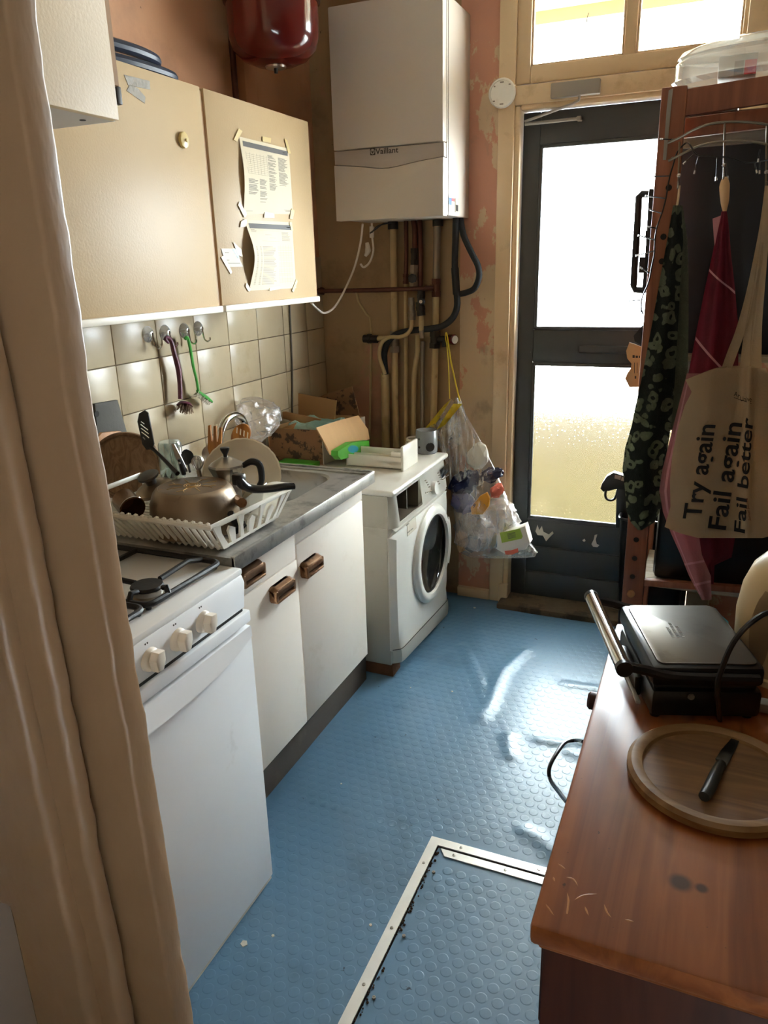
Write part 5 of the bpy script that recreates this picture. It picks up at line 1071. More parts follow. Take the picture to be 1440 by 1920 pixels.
sticker(2.90, 2.975, 1.685, 1.735, m_whitecard, 'sticker'); sticker(2.985, 3.02, 1.685, 1.735, m_whitecard, 'sticker')
b = bm_(); box(b, X1, X1 + 0.0014, 2.902, 2.935, 1.708, 1.733); obj('sticker_print', b, M('sticker_blue', RGB(50, 90, 160), 0.5), t)
b = bm_(); box(b, X1, X1 + 0.0014, 2.937, 2.972, 1.722, 1.733); obj('sticker_print', b, m_redcard, t)
b = bm_()
for k in range(10): box(b, X1, X1 + 0.0014, 2.988 + 0.0028 * k, 2.9894 + 0.0028 * k, 1.69, 1.712)
obj('sticker_print', b, m_print, t)
# red expansion vessel
vc = Vector((-1.455, 2.535, 0)); t = thing('expansion_vessel', 'glossy red expansion vessel hanging high on the wall', 'tank', (vc.x, vc.y, 2.14))
bm = bm_(); lathe(bm, [(0.03, 2.147), (0.07, 2.152), (0.11, 2.168), (0.138, 2.195), (0.150, 2.23), (0.152, 2.27), (0.152, 2.335)], vc, 56, cap=False); lathe(bm, [(0.152, 2.365), (0.152, 2.55), (0.13, 2.62), (0.06, 2.66), (0, 2.665)], vc, 56, cap=False); obj('shell', bm, m_red, t)
bm = bm_(); lathe(bm, [(0.150, 2.330), (0.160, 2.333), (0.164, 2.345), (0.164, 2.358), (0.158, 2.367), (0.150, 2.37)], vc, 56, cap=False); obj('clamp_ring', bm, m_red, t)
bm = bm_(); lathe(bm, [(0.0, 2.142), (0.034, 2.142), (0.036, 2.150)], vc, 28); obj('bottom_plate', bm, m_alu, t)
bm = bm_(); lathe(bm, [(0.0, 2.126), (0.006, 2.127), (0.007, 2.142)], vc, 14); obj('air_valve', bm, m_black, t)
bm = bm_(); box(bm, LX, vc.x - 0.13, vc.y - 0.03, vc.y + 0.03, 2.42, 2.5, 0.004); obj('wall_bracket', bm, m_dark, t)
bm = bm_(); cyl(bm, (LX + 0.018, 2.55, 1.96), (LX + 0.018, 2.55, CZ), 0.011, 12); obj('riser_pipe', bm, m_copper, None, 'dark vertical riser pipe beside the red vessel', 'pipe')
# smoke alarm base
ac = W(942, 175, y=BY - 0.024); t = thing('alarm_base', 'round white smoke alarm base fixed beside the door frame', 'alarm base', ac + Vector((0, 0, -0.05)))
bm = bm_(); lathe(bm, [(0.052, 0), (0.052, 0.008), (0.048, 0.014), (0.044, 0.014), (0.043, 0.010), (0, 0.010)], ac, 40, (0, -1, 0)); obj('base_plate', bm, m_plastic, t)
bm = bm_()
for dx, dz, w in ((0.0, 0.036, 0.014), (0.03, 0.026, 0.008), (-0.03, -0.026, 0.008), (0.0, -0.038, 0.014), (-0.028, 0.024, 0.006)): box(bm, ac.x + dx - w / 2, ac.x + dx + w / 2, ac.y - 0.0112, ac.y - 0.009, ac.z + dz - 0.0022, ac.z + dz + 0.0022)
obj('slots', bm, m_printlight, t)
# door closer
cy = BY - 0.02
t = thing('door_closer', 'grey metal door closer box with thin arm above the door', 'door closer', (-0.55, cy, 2.06))
bm = bm_(); box(bm, -0.642, -0.465, cy - 0.028, cy, 2.068, 2.118, 0.004); obj('closer_body', bm, m_galv, t)
bm = bm_(); a, b_ = W(1085, 188, y=cy - 0.02), W(984, 228, y=cy + 0.01); tube(bm, [a + Vector((0.005, 0, 0.02)), a, W(1070, 196, y=cy - 0.018), b_], 0.005, 8); obj('closer_arm', bm, m_galv, t)
bm = bm_(); a, b_ = W(984, 233, y=cy + 0.012), W(1088, 222, y=cy + 0.03); tube(bm, [a, b_], 0.006, 8); box(bm, b_.x - 0.012, b_.x + 0.004, b_.y - 0.008, BY + 0.031, b_.z - 0.008, b_.z + 0.008, 0.002); obj('slide_arm', bm, m_galv, t)

# ------------------------------------------------------------------ pipework on the back wall
PY = BY - 0.035
def pipe(name, label, pts, r, m, y=PY, smooth=0, parts=(), n=12):
    P = [W(*(q[:2]), y=(q[2] if len(q) > 2 else y)) for q in pts]
    t = thing(name, label, 'pipe', min(P, key=lambda p: p.z))
    b = bm_(); tube(b, P, r, n, smooth=smooth); obj('tube', b, m, t)
    for nm, kind, q0, q1, rr_, mm in parts:
        b = bm_(); A, B = W(*q0, y=y), W(*q1, y=y); cyl(b, A, B, rr_, 14)
        if kind == 'nut': cyl(b, A.lerp(B, -0.02), A.lerp(B, 0.3), rr_ * 1.25, 6); cyl(b, A.lerp(B, 0.7), A.lerp(B, 1.02), rr_ * 1.25, 6)
        obj(nm, b, mm, t)
    return t
pipe('heating_pipe', 'thick cream pipe below the boiler, second from the corner, with valve body', [(737, 420), (739, 560), (740, 640), (741, 740), (743, 838)], 0.0145, m_pipe, parts=(('collar', '', (736.5, 414), (737, 430), 0.022, m_dark), ('valve_union', 'nut', (740, 622), (740, 660), 0.018, m_pipe2)))
pipe('copper_pipe', 'thin pipe that turns from copper to cream under the boiler', [(761, 412), (762, 470), (761, 520)], 0.009, m_copper, parts=(('coupling', 'nut', (761, 514), (761, 532), 0.011, m_copper), ('painted_length', '', (761, 530), (761, 838), 0.009, m_pipe)))
pipe('gas_valve_pipe', 'short twin copper pipe with black knobbed stop valve under the boiler', [(775, 410), (778, 430), (778, 468)], 0.012, m_copper, parts=(('filter_body', 'nut', (777, 466), (777, 496), 0.014, m_dark), ('valve_body', 'nut', (777, 498), (776, 540), 0.016, m_pipe2), ))
p = W(775, 522, y=PY - 0.02); bm = bm_(); lathe(bm, [(0.012, 0), (0.019, 0.006), (0.019, 0.016), (0.006, 0.022), (0, 0.022)], p, 8, (0, -1, 0)); obj('stop_knob', bm, m_black, bpy.data.objects['gas_valve_pipe'])
pipe('drop_pipe', 'plain dark copper drop pipe right of the black stop knob', [(787, 410), (789, 480), (788, 548)], 0.0105, m_copper)
pipe('return_pipe', 'thick grey and cream pipe with copper joint at the right of the pipes', [(820, 412), (818, 520), (817, 600), (815, 700), (811, 838)], 0.0145, m_pipe, parts=(('collar', '', (821, 412), (821, 424), 0.022, m_dark), ('joint', 'nut', (818, 523), (818, 556), 0.017, m_copper), ('tee_body', 'nut', (816, 622), (815, 652), 0.020, m_dark), ('bare_length', '', (820, 425), (818, 522), 0.0152, m_pipe2)))
pipe('bent_pipe', 'cream pipe with a slight bend in the middle of the pipes', [(783, 628), (783, 660), (779, 685), (776, 720), (775, 845)], 0.0115, m_pipe, smooth=3)
pipe('wall_pipe', 'slim wall-coloured pipe behind the bent cream pipe', [(793, 640), (792, 700), (792, 840)], 0.009, m_pipe2)
pipe('waste_pipe', 'fat cream plastic waste pipe taking the black foam hose', [(722, 700), (723, 770), (724, 842)], 0.020, m_pipe)
pipe('conduit', 'thin cable conduit running down the grimy wall left of pipes', [(667, 540), (672, 565), (688, 590), (695, 605), (695, 700), (693, 832)], 0.005, m_pipe, y=BY - 0.006, smooth=3)
pipe('cross_pipe', 'horizontal copper pipe running from cabinet to the pipe joint', [(592, 546, 3.1), (700, 544, 3.09), (792, 541, 3.09), (812, 540, 3.12)], 0.0095, m_copper, parts=(('end_fitting', 'nut', (592, 546), (606, 546), 0.014, m_copper), ('coupling', 'nut', (797, 540), (812, 540), 0.012, m_bronze)))
t = pipe('filling_loop', 'cream bent filling hose with valves below the boiler', [(772, 600), (771, 615), (762, 627), (748, 632), (732, 632), (718, 640), (712, 655), (712, 672), (718, 690), (722, 702)], 0.0085, m_pipe, y=PY - 0.06, smooth=3)
for nm, q0, q1, r, m in (('ball_valve', (771, 558), (772, 582), 0.013, m_pipe2), ('hose_nut', (772, 582), (772, 600), 0.016, m_pipe2), ('valve_body', (790, 545), (789, 568), 0.016, m_dark), ('check_valve', (787, 566), (790, 592), 0.018, m_dark), ('braided_end', (790, 592), (790, 620), 0.0105, m_pipe), ('loop_tail', (790, 612), (791, 634), 0.009, m_pipe2)):
    b = bm_(); A, B = W(*q0, y=PY - 0.045), W(*q1, y=PY - 0.045); cyl(b, A, B, r, 12); cyl(b, A.lerp(B, 0.3), A.lerp(B, 0.6), r * 1.15, 8); obj(nm, b, m, t)
b = bm_(); p = W(792, 565, y=PY - 0.055); lathe(b, [(0.013, 0), (0.014, 0.02), (0.011, 0.024), (0, 0.024)], p, 14, (0.1, -1, 0)); vk = obj('valve_knob', b, m_black, t)
b = bm_(); lathe(b, [(0.007, 0.0), (0.007, 0.002), (0, 0.002)], p + Vector((0.002, -0.0245, 0)), 12, (0.1, -1, 0)); obj('knob_cap', b, m_trim, vk)
p0, p1 = W(683, 635, y=PY), W(735, 634, y=PY)
t = thing('radiator_valve', 'dark radiator valve with black grip left of the pipes', 'valve', p0 + Vector((0, 0, -0.02)))
b = bm_(); cyl(b, W(682, 635, y=PY), W(708, 636, y=PY), 0.017, 10); cyl(b, W(690, 635, y=PY), W(696, 635, y=PY), 0.021, 10); obj('valve_body', b, m_dark, t)
b = bm_(); cyl(b, W(708, 635, y=PY), W(740, 633, y=PY), 0.010, 10); obj('valve_tail', b, m_pipe, t)
p0 = W(838, 636, y=PY); t = thing('relief_valve', 'pressure relief valve with round red cap holding the bin bag', 'valve', p0 + Vector((0, 0, -0.03)))
b = bm_(); cyl(b, W(818, 636, y=PY), W(843, 636, y=PY), 0.014, 12); cyl(b, W(834, 636, y=PY), W(834, 650, y=PY), 0.012, 10); obj('valve_body', b, m_dark, t)
b = bm_(); A = W(843, 636, y=PY - 0.004); lathe(b, [(0.020, 0), (0.022, 0.006), (0.022, 0.03), (0.019, 0.034)], A, 10, (0.85, -0.5, 0)); obj('red_cap', b, m_red, t)
b = bm_(); lathe(b, [(0.017, 0.0345), (0, 0.0352)], A, 16, (0.85, -0.5, 0), cap=False); obj('cap_face', b, m_trim, t)
t = thing('foam_pipe', 'black foam-lagged pipe looping from boiler down to waste pipe', 'pipe', W(722, 702, y=PY - 0.02))
b = bm_(); tube(b, [W(*q, y=PY - 0.03) for q in ((855, 408), (854, 450), (853, 500), (856, 545), (857, 575), (848, 597), (828, 612), (800, 617), (770, 620), (745, 626), (728, 640), (721, 660), (721, 680), (723, 702))], 0.0135, 12, smooth=4); obj('lagging', b, m_foam, t)
b = bm_(); tube(b, [W(*q, y=PY - 0.02) for q in ((863, 408), (869, 440), (882, 470), (896, 498), (898, 520), (890, 540), (876, 548), (858, 552))], 0.0125, 12, smooth=4); obj('loop_branch', b, m_foam, t)
b = bm_(); cyl(b, W(853, 502, y=PY - 0.03), W(856, 552, y=PY - 0.03), 0.0155, 12); obj('lagging_sleeve', b, m_foam, t)
t = thing('boiler_cable', 'white cable sagging from the boiler to the wall cabinet', 'cable', W(608, 588, y=3.0))
b = bm_(); tube(b, [W(680, 420, y=3.0), W(676, 455, y=3.03), W(665, 500, y=3.05), W(648, 540, y=3.02), (W(628, 575, y=2.95)), W(608, 587, y=2.88), W(594, 578, y=2.80), W(584, 568, y=2.72)], 0.0045, 8, smooth=4); obj('flex', b, m_white, t)
t = thing('thermostat_cable', 'looped white cable with connector hanging under the boiler', 'cable', W(680, 500, y=3.06))
b = bm_(); tube(b, [W(697, 418, y=3.02), W(698, 445, y=3.05), W(700, 470, y=3.05), W(693, 492, y=3.06), W(682, 501, y=3.06), W(676, 495, y=3.06)], 0.0045, 8, smooth=4); obj('flex', b, m_white, t)
b = bm_(); tube(b, [W(688, 455, y=3.06), W(690, 470, y=3.06), W(685, 480, y=3.06)], [0.008, 0.013, 0.006], 8, smooth=2); tube(b, [W(697, 425, y=3.04), W(697, 445, y=3.05)], 0.010, 8); obj('connector', b, m_white, t)
b = bm_(); tube(b, [W(735, 418, y=3.04), W(718, 420, y=3.0), W(704, 430, y=3.0), W(694, 437, y=3.02)], 0.003, 6, smooth=4); tube(b, [W(725, 419, y=3.04), W(708, 424, y=3.0), W(697, 436, y=3.02)], 0.003, 6, smooth=4); obj('black_leads', b, m_black, t)

# ------------------------------------------------------------------ bin bag on the valve
def loft(rows, y0, depth, n, pl, amp, seed=0, lean=0.0):
    """closed bag body from (v, u_left, u_right, flatness) rows on the plane y0"""
    b = bm_(); rg = []
    N = len(rows)
    fine = []
    for i in range(N - 1):
        for k in range(4):
            t_ = k / 4; fine.append([rows[i][j] + (rows[i + 1][j] - rows[i][j]) * t_ for j in range(4)])
    fine.append(list(rows[-1]))
    for i, (v, ul, ur, fl) in enumerate(fine):
        A, B = W(ul, v, y=y0), W(ur, v, y=y0); c = (A + B) / 2; hw = (B - A).length / 2; d = (B - A).normalized(); ring_ = []
        for k in range(n):
            a = 2 * PI * k / n; pleat = amp * math.sin(pl * a + seed + i * 0.03) * (1 - fl * 0.8) + 0.35 * amp * noise.noise(Vector((a * 3, i * 0.35, seed)))
            r = 1 + pleat / max(hw, 0.02)
            ring_.append(b.verts.new(c + d * hw * math.cos(a) * (1 + 0.25 * pleat / max(hw, .02)) + Vector((0, depth * fl * math.sin(a) * r + lean * fl, 0))))
        rg.append(ring_)
    for A, B in zip(rg, rg[1:]):
        for k in range(n): b.faces.new((A[k], A[(k + 1) % n], B[(k + 1) % n], B[k]))
    b.faces.new(rg[-1]); return b
GY = 3.062
t = thing('refuse_sack', 'clear plastic refuse sack of packaging hanging by yellow drawstring', 'bin bag', W(930, 1045, y=GY))
rows = [(745, 855, 862, 0.12), (775, 842, 872, 0.16), (800, 822, 886, 0.22), (840, 826, 908, 0.35), (880, 840, 928, 0.5), (920, 846, 945, 0.75), (960, 852, 962, 0.95), (990, 858, 978, 1.0), (1015, 862, 992, 0.9), (1035, 864, 1008, 0.6), (1044, 880, 1002, 0.25)]
bm = loft(rows, GY, 0.082, 56, 9, 0.010, 1.0); obj('sack_film', bm, m_binbag, t, smooth=50)
def sheetq(b, q, y, n=8, amp=0.01, seed=0):
    A, B, Cc, D = q
    grid(b, lambda s, r: (lambda u, v: W(u, v, y=y + amp * noise.noise(Vector((u * 0.07, v * 0.07, seed)))))(
        (A[0] * (1 - s) + B[0] * s) * (1 - r) + (D[0] * (1 - s) + Cc[0] * s) * r, (A[1] * (1 - s) + B[1] * s) * (1 - r) + (D[1] * (1 - s) + Cc[1] * s) * r), n, n, 0.0008)
bm = bm_(); sheetq(bm, ((846, 748), (862, 762), (832, 800), (798, 800)), GY - 0.03, 10, 0.03, 1); sheetq(bm, ((800, 803), (862, 765), (868, 830), (832, 850)), GY - 0.045, 14, 0.04, 2); sheetq(bm, ((808, 815), (838, 840), (868, 900), (860, 905)), GY - 0.05, 12, 0.03, 3); obj('loose_mouth', bm, m_binbag, t, smooth=50)
bm = bm_(); sheetq(bm, ((832, 760), (846, 748), (814, 800), (797, 803)), GY - 0.034, 8, 0.02, 1); sheetq(bm, ((850, 757), (867, 757), (834, 797), (818, 806)), GY - 0.052, 8, 0.02, 2); obj('yellow_hem', bm, m_yellow, t)
bm = bm_(); K = W(838, 632, y=PY - 0.03); tube(bm, [W(843, 748, y=GY - 0.02), W(841, 690, y=GY), W(838, 650, y=PY - 0.03), W(835, 632, y=PY - 0.026), W(836, 624, y=PY - 0.01), W(839, 632, y=PY - 0.03), W(846, 680, y=GY), W(862, 752, y=GY - 0.02)], 0.0035, 6, smooth=4, flat=0.5); obj('drawstring', bm, m_yellow, t)
# rubbish inside the sack: each piece a thing
def clump(name, label, cat, u, v, y, sx, sy, sz, m, seed, rot=0, amp=0.35):
    b = bm_(); c = W(u, v, y=y); bmesh.ops.create_icosphere(b, subdivisions=3, radius=1)
    for w in b.verts:
        nv = noise.noise_vector(w.co * 1.8 + Vector((seed * 5.1, 0, seed))) + noise.noise_vector(w.co * 4.5 + Vector((0, seed * 3.3, 0))) * 0.55; w.co = w.co + Vector(nv) * amp; w.co = Vector((w.co.x * sx, w.co.y * sy, w.co.z * sz))
    bmesh.ops.transform(b, matrix=Matrix.Translation(c) @ Matrix.Rotation(rot, 4, 'Y'), verts=b.verts); return obj(name, b, m, None, label, cat)
clump('foam_tray', 'white foam tray at the top of rubbish inside the clear sack', 'tray', 896, 856, GY, 0.045, 0.02, 0.06, m_foamwhite, 2, 0.3, 0.2)
clump('dark_wrapper', 'dark navy wrapper crumpled inside the clear sack', 'wrapper', 872, 905, GY - 0.01, 0.075, 0.045, 0.05, m_blue, 3, -0.5)
clump('dark_wrapper', 'dark navy wrapper behind the salmon wrapper inside the clear sack', 'wrapper', 922, 890, GY + 0.01, 0.05, 0.03, 0.03, m_blue, 5, -0.3)
clump('violet_bag', 'grey violet crumpled bag in the sack beside the amber packet', 'wrapper', 868, 940, GY - 0.02, 0.05, 0.04, 0.05, M('violet_film', RGB(96, 92, 124), 0.35), 7)
t = thing('amber_packet', 'amber yellow snack packet with price mark inside the clear sack', 'packet', W(895, 965, y=GY - 0.06))
bm = bm_(); P = [(884, 965), (882, 952), (900, 930), (912, 924), (918, 935), (916, 950), (905, 965)]; prism(bm, [W(u, v, y=GY - 0.065) for u, v in P], (0, 0.02, 0), 0.004); obj('packet_body', bm, m_orange, t)
yy = GY - 0.0665; bm = place_text('9', lambda a, b: W(886 + 5 * a + 1 * b, 953 - 2 * a - 7.5 * b, y=yy), 0.02); obj('price_print', bm, m_ink, t, smooth=0)
clump('salmon_wrapper', 'salmon pink wrapper at the right inside the clear sack', 'wrapper', 932, 920, GY - 0.03, 0.025, 0.02, 0.035, m_salmon, 9, 0.6)
clump('crushed_tray', 'clear crushed plastic tray low in the sack beside the washing machine', 'tray', 888, 1000, GY - 0.02, 0.09, 0.06, 0.085, m_bubble2, 11)
clump('clear_punnet', 'clear plastic punnet in the middle of the clear sack', 'punnet', 935, 968, GY - 0.01, 0.085, 0.055, 0.07, m_bubble2, 13)
clump('brown_scrap', 'brown paper scrap low in the clear sack near machine door', 'scrap', 866, 1015, GY - 0.03, 0.025, 0.03, 0.05, m_card, 15)
t = thing('food_tub', 'white plastic tub with lime green label inside the sack', 'tub', W(955, 1035, y=GY - 0.07))
bm = bm_(); P = [(930, 1005), (985, 985), (994, 1018), (985, 1032), (945, 1040), (928, 1030)]; prism(bm, [W(u, v, y=GY - 0.075) for u, v in P], (0, 0.06, 0), 0.012); obj('tub_body', bm, m_foamwhite, t)
bm = bm_(); prism(bm, [W(u, v, y=GY - 0.0765) for u, v in ((937, 999), (975, 991), (980, 1006), (978, 1010), (941, 1018))], (0, 0.0012, 0)); obj('lime_label', bm, m_label, t)
bm = bm_()
for k in range(5): prism(bm, [W(u, v, y=GY - 0.078) for u, v in ((951 + k * 0.4, 1001 + k * 2.2), (966 + k * 0.3, 998 + k * 2.2), (966 + k * 0.3, 998.7 + k * 2.2), (951 + k * 0.4, 1001.8 + k * 2.2))], (0, 0.001, 0))
obj('label_print', bm, m_slate, t)
bm = bm_(); prism(bm, [W(u, v, y=GY - 0.0768) for u, v in ((946, 1033), (958, 1032), (971, 1028), (972, 1035), (960, 1040), (948, 1040))], (0, 0.0014, 0)); obj('orange_badge', bm, m_salmon, t)

# ================================================================== RIGHT SIDE
# pine sideboard
SZT = 0.74
t = thing('pine_sideboard', 'worn orange pine sideboard in the right foreground', 'sideboard', (0.24, 1.15, 0))
bm = bm_(); box(bm, -0.134, 0.62, 0.715, 1.575, SZT - 0.03, SZT, 0.006); obj('top', bm, m_pine, t)
bm = bm_(); box(bm, -0.125, 0.61, 0.725, 1.565, SZT - 0.043, SZT - 0.03, 0.004); obj('top_moulding', bm, m_pine, t)
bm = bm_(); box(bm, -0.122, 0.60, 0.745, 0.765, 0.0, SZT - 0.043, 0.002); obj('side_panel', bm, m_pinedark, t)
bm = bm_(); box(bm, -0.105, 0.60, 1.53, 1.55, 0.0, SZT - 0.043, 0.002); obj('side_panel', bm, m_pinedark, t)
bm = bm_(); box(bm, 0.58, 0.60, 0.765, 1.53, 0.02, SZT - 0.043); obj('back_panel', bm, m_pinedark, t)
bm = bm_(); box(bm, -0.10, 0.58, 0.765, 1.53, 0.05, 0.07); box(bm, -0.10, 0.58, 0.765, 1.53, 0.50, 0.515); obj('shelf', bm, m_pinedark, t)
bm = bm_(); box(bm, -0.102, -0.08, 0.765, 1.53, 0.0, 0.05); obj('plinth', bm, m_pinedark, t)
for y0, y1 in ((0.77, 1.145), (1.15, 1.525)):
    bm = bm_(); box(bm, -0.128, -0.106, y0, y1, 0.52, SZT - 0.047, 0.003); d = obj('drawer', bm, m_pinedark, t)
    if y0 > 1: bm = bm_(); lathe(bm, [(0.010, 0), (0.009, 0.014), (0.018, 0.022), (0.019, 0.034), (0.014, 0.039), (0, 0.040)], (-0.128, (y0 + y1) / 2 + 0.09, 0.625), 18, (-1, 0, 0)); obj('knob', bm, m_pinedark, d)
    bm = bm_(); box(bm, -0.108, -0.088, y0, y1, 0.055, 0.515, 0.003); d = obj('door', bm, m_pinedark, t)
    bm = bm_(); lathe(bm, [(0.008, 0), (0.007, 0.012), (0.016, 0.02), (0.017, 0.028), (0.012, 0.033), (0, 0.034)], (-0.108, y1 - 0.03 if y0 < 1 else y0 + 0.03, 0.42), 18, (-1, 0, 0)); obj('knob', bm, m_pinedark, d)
bm = bm_()
for q in ([(1045, 1620), (1062, 1632)], [(1060, 1646), (1075, 1650), (1085, 1665)], [(1022, 1695), (1040, 1720)], [(1062, 1672), (1066, 1690), (1063, 1715), (1068, 1700)], [(1075, 1690), (1095, 1680), (1125, 1677)], [(1096, 1700), (1104, 1720)], [(1132, 1695), (1138, 1712), (1148, 1724)], [(1170, 1725), (1190, 1730)], [(1037, 1645), (1040, 1655)]):
    tube(bm, [W(u, v, z=SZT - 0.0013) for u, v in q], [0.0012, 0.0019, 0.0017, 0.0012], 8, smooth=3)
obj('scratches', bm, m_scar, t)
kb = W(1113, 1320, x=-0.16)
# cable loop hanging down beside the sideboard
t = thing('power_cable', 'black power cable looping out beside the pine sideboard', 'cable', W(1062, 1500, x=-0.21))
bm = bm_(); tube(bm, [W(1094, 1391, x=-0.138), W(1082, 1388, x=-0.17), W(1060, 1392, x=-0.19), W(1042, 1415, x=-0.20), W(1030, 1440, x=-0.205), W(1032, 1462, x=-0.20), W(1048, 1485, x=-0.17), W(1064, 1505, x=-0.138)], 0.0038, 8, smooth=5); obj('flex', bm, m_black, t)
# contact grill
gc = Vector((0.004, 1.352)); ga_ = math.radians(19)
gx, gy = Vector((math.cos(ga_), math.sin(ga_), 0)), Vector((-math.sin(ga_), math.cos(ga_), 0)); go = Vector((gc.x, gc.y, SZT))
MG = Matrix(((gx.x, gy.x, 0, go.x), (gx.y, gy.y, 0, go.y), (0, 0, 1, go.z), (0, 0, 0, 1)))
t = thing('contact_grill', 'black contact grill with brushed metal lid on the sideboard', 'grill', go)
def gbox(nm, a, m, bev=0.004, par=None, lab=None):
    b = bm_(); box(b, *a, bev, 2, MG); return obj(nm, b, m, par or t, lab)
gbox('base', (-0.085, 0.10, -0.122, 0.122, 0.008, 0.060), m_black, 0.010)
gbox('lower_plate', (-0.08, 0.09, -0.112, 0.112, 0.058, 0.066), m_blackmat, 0.002)
lidp = gbox('lid', (-0.088, 0.098, -0.124, 0.124, 0.068, 0.106), m_black, 0.010)
bm = bm_(); prism(bm, [MG @ Vector((x, y, 0.106)) for x, y in rr(-0.076, 0.088, -0.114, 0.114, 0.012)], (0, 0, 0.003), 0.0012); obj('lid_plate', bm, m_grille, lidp, 'brushed metal lid plate')
bm = bm_()
for k, w in enumerate((0.045, 0.06, 0.05)):
    for j in range(int(w / 0.006)): box(bm, -0.028 + k * 0.009, -0.023 + k * 0.009, -0.02 - 0.03 * 0 + j * 0.006, -0.017 + j * 0.006, 0.1088, 0.1095, 0, 2, MG)
obj('embossed_marks', bm, m_alu, lidp)
gbox('front_fascia', (-0.098, -0.085, -0.06, 0.06, 0.012, 0.05), m_black, 0.003)
gbox('fascia_strip', (-0.104, -0.096, -0.10, 0.10, 0.020, 0.026), m_galv, 0.001)
for s in (-1, 1):
    bm = bm_(); tube(bm, [MG @ Vector((0.085, s * 0.128, 0.088)), MG @ Vector((-0.05, s * 0.13, 0.092)), MG @ Vector((-0.10, s * 0.131, 0.104)), MG @ Vector((-0.136, s * 0.131, 0.112))], 0.009, 8, smooth=3, flat=1.0); obj('handle_arm', bm, m_black, lidp)
bm = bm_(); tube(bm, [MG @ Vector((-0.140, -0.138, 0.113)), MG @ Vector((-0.140, 0.138, 0.113))], 0.0135, 16); hb_ = obj('handle_bar', bm, m_chrome, lidp, 'bright metal grip bar')
for s in (-1, 1):
    bm = bm_(); tube(bm, [MG @ Vector((-0.140, s * 0.136, 0.113)), MG @ Vector((-0.140, s * 0.146, 0.113))], 0.0142, 16); obj('bar_cap', bm, m_black, lidp)
bm = bm_(); lathe(bm, [(0.006, 0), (0.005, 0.003), (0, 0.0035)], MG @ Vector((-0.02, -0.123, 0.05)), 12, -gy); obj('side_screw', bm, m_galv, t)
for sx, sy in ((-0.07, -0.1), (-0.07, 0.1), (0.085, -0.1), (0.085, 0.1)):
    bm = bm_(); lathe(bm, [(0.009, 0), (0.010, 0.009)], MG @ Vector((sx, sy, 0)), 12); obj('foot', bm, m_black, t)
t = thing('grill_lead', 'black power lead arching over the contact grill to the kettle', 'cable', W(1370, 1330, z=SZT))
bm = bm_(); tube(bm, [W(1350, 1350, z=SZT + 0.006), W(1345, 1290, y=1.17), W(1355, 1250, y=1.16), W(1375, 1205, y=1.16), W(1405, 1170, y=1.17), W(1445, 1148, y=1.20), W(1490, 1160, y=1.25), W(1530, 1260, y=1.28), W(1540, 1330, z=SZT + 0.006)], 0.0045, 8, smooth=5); obj('flex', bm, m_black, t)
# kettle
kx = Vector((0.185, 1.475, SZT)); t = thing('kettle', 'cream plastic jug kettle with long smoky water window', 'kettle', kx)
bm = bm_(); lathe(bm, [(0.06, 0.0), (0.075, 0.004), (0.083, 0.02), (0.092, 0.07), (0.094, 0.12), (0.088, 0.17), (0.074, 0.21), (0.05, 0.238), (0.02, 0.25), (0, 0.252)], kx, 44); kbod = obj('kettle_body', bm, m_kettle, t)
d = (Vector((0, 0, 0)) - Vector((kx.x, kx.y, 0))).normalized(); sd = Vector((d.y, -d.x, 0))
def kr(h): 
    P = [(0, 0.075), (0.02, 0.083), (0.07, 0.092), (0.12, 0.094), (0.17, 0.088), (0.21, 0.074)]
    for (h0, r0_), (h1, r1_) in zip(P, P[1:]):
        if h <= h1: return r0_ + (r1_ - r0_) * (h - h0) / (h1 - h0)
    return 0.07
bm = bm_()
def kw(a, b):
    h = 0.03 + 0.155 * b; w = 0.34 * math.sin(PI * min(0.97, max(0.03, b))) ** 0.45; ang = 0.5 + (a - 0.5) * w * 1.3; r = kr(h) + 0.0015
    return kx + (d * math.cos(ang) + sd * math.sin(ang)) * r + Vector((0, 0, h))
grid(bm, kw, 8, 18, 0.002); obj('water_window', bm, m_kettlewin, t)
bm = bm_(); lathe(bm, [(0.073, -0.0), (0.088, 0.0), (0.088, 0.012), (0.07, 0.014)], kx, 40); obj('kettle_base', bm, m_kettle, t)
bm = bm_(); tube(bm, [kx + Vector((0.07, 0.02, 0.215)), kx + Vector((0.13, 0.03, 0.2)), kx + Vector((0.15, 0.03, 0.12)), kx + Vector((0.11, 0.02, 0.04)), kx + Vector((0.08, 0.02, 0.03))], 0.013, 10, smooth=4); obj('handle', bm, m_kettle, t)
tube_b = bm_(); tube(tube_b, [kx + Vector((-0.03, -0.055, 0.2235)), kx + Vector((0.02, -0.06, 0.222)), kx + Vector((0.06, -0.03, 0.222))], 0.0008, 5, smooth=4); obj('lid_seam', tube_b, m_kettlewin, t)
bm = bm_(); box(bm, 0.125, 0.16, 1.30, 1.325, SZT + 0.001, SZT + 0.019, 0.003); obj('cable_tag', bm, m_galv, None, 'small pale plastic tag beside the kettle base on sideboard', 'tag')
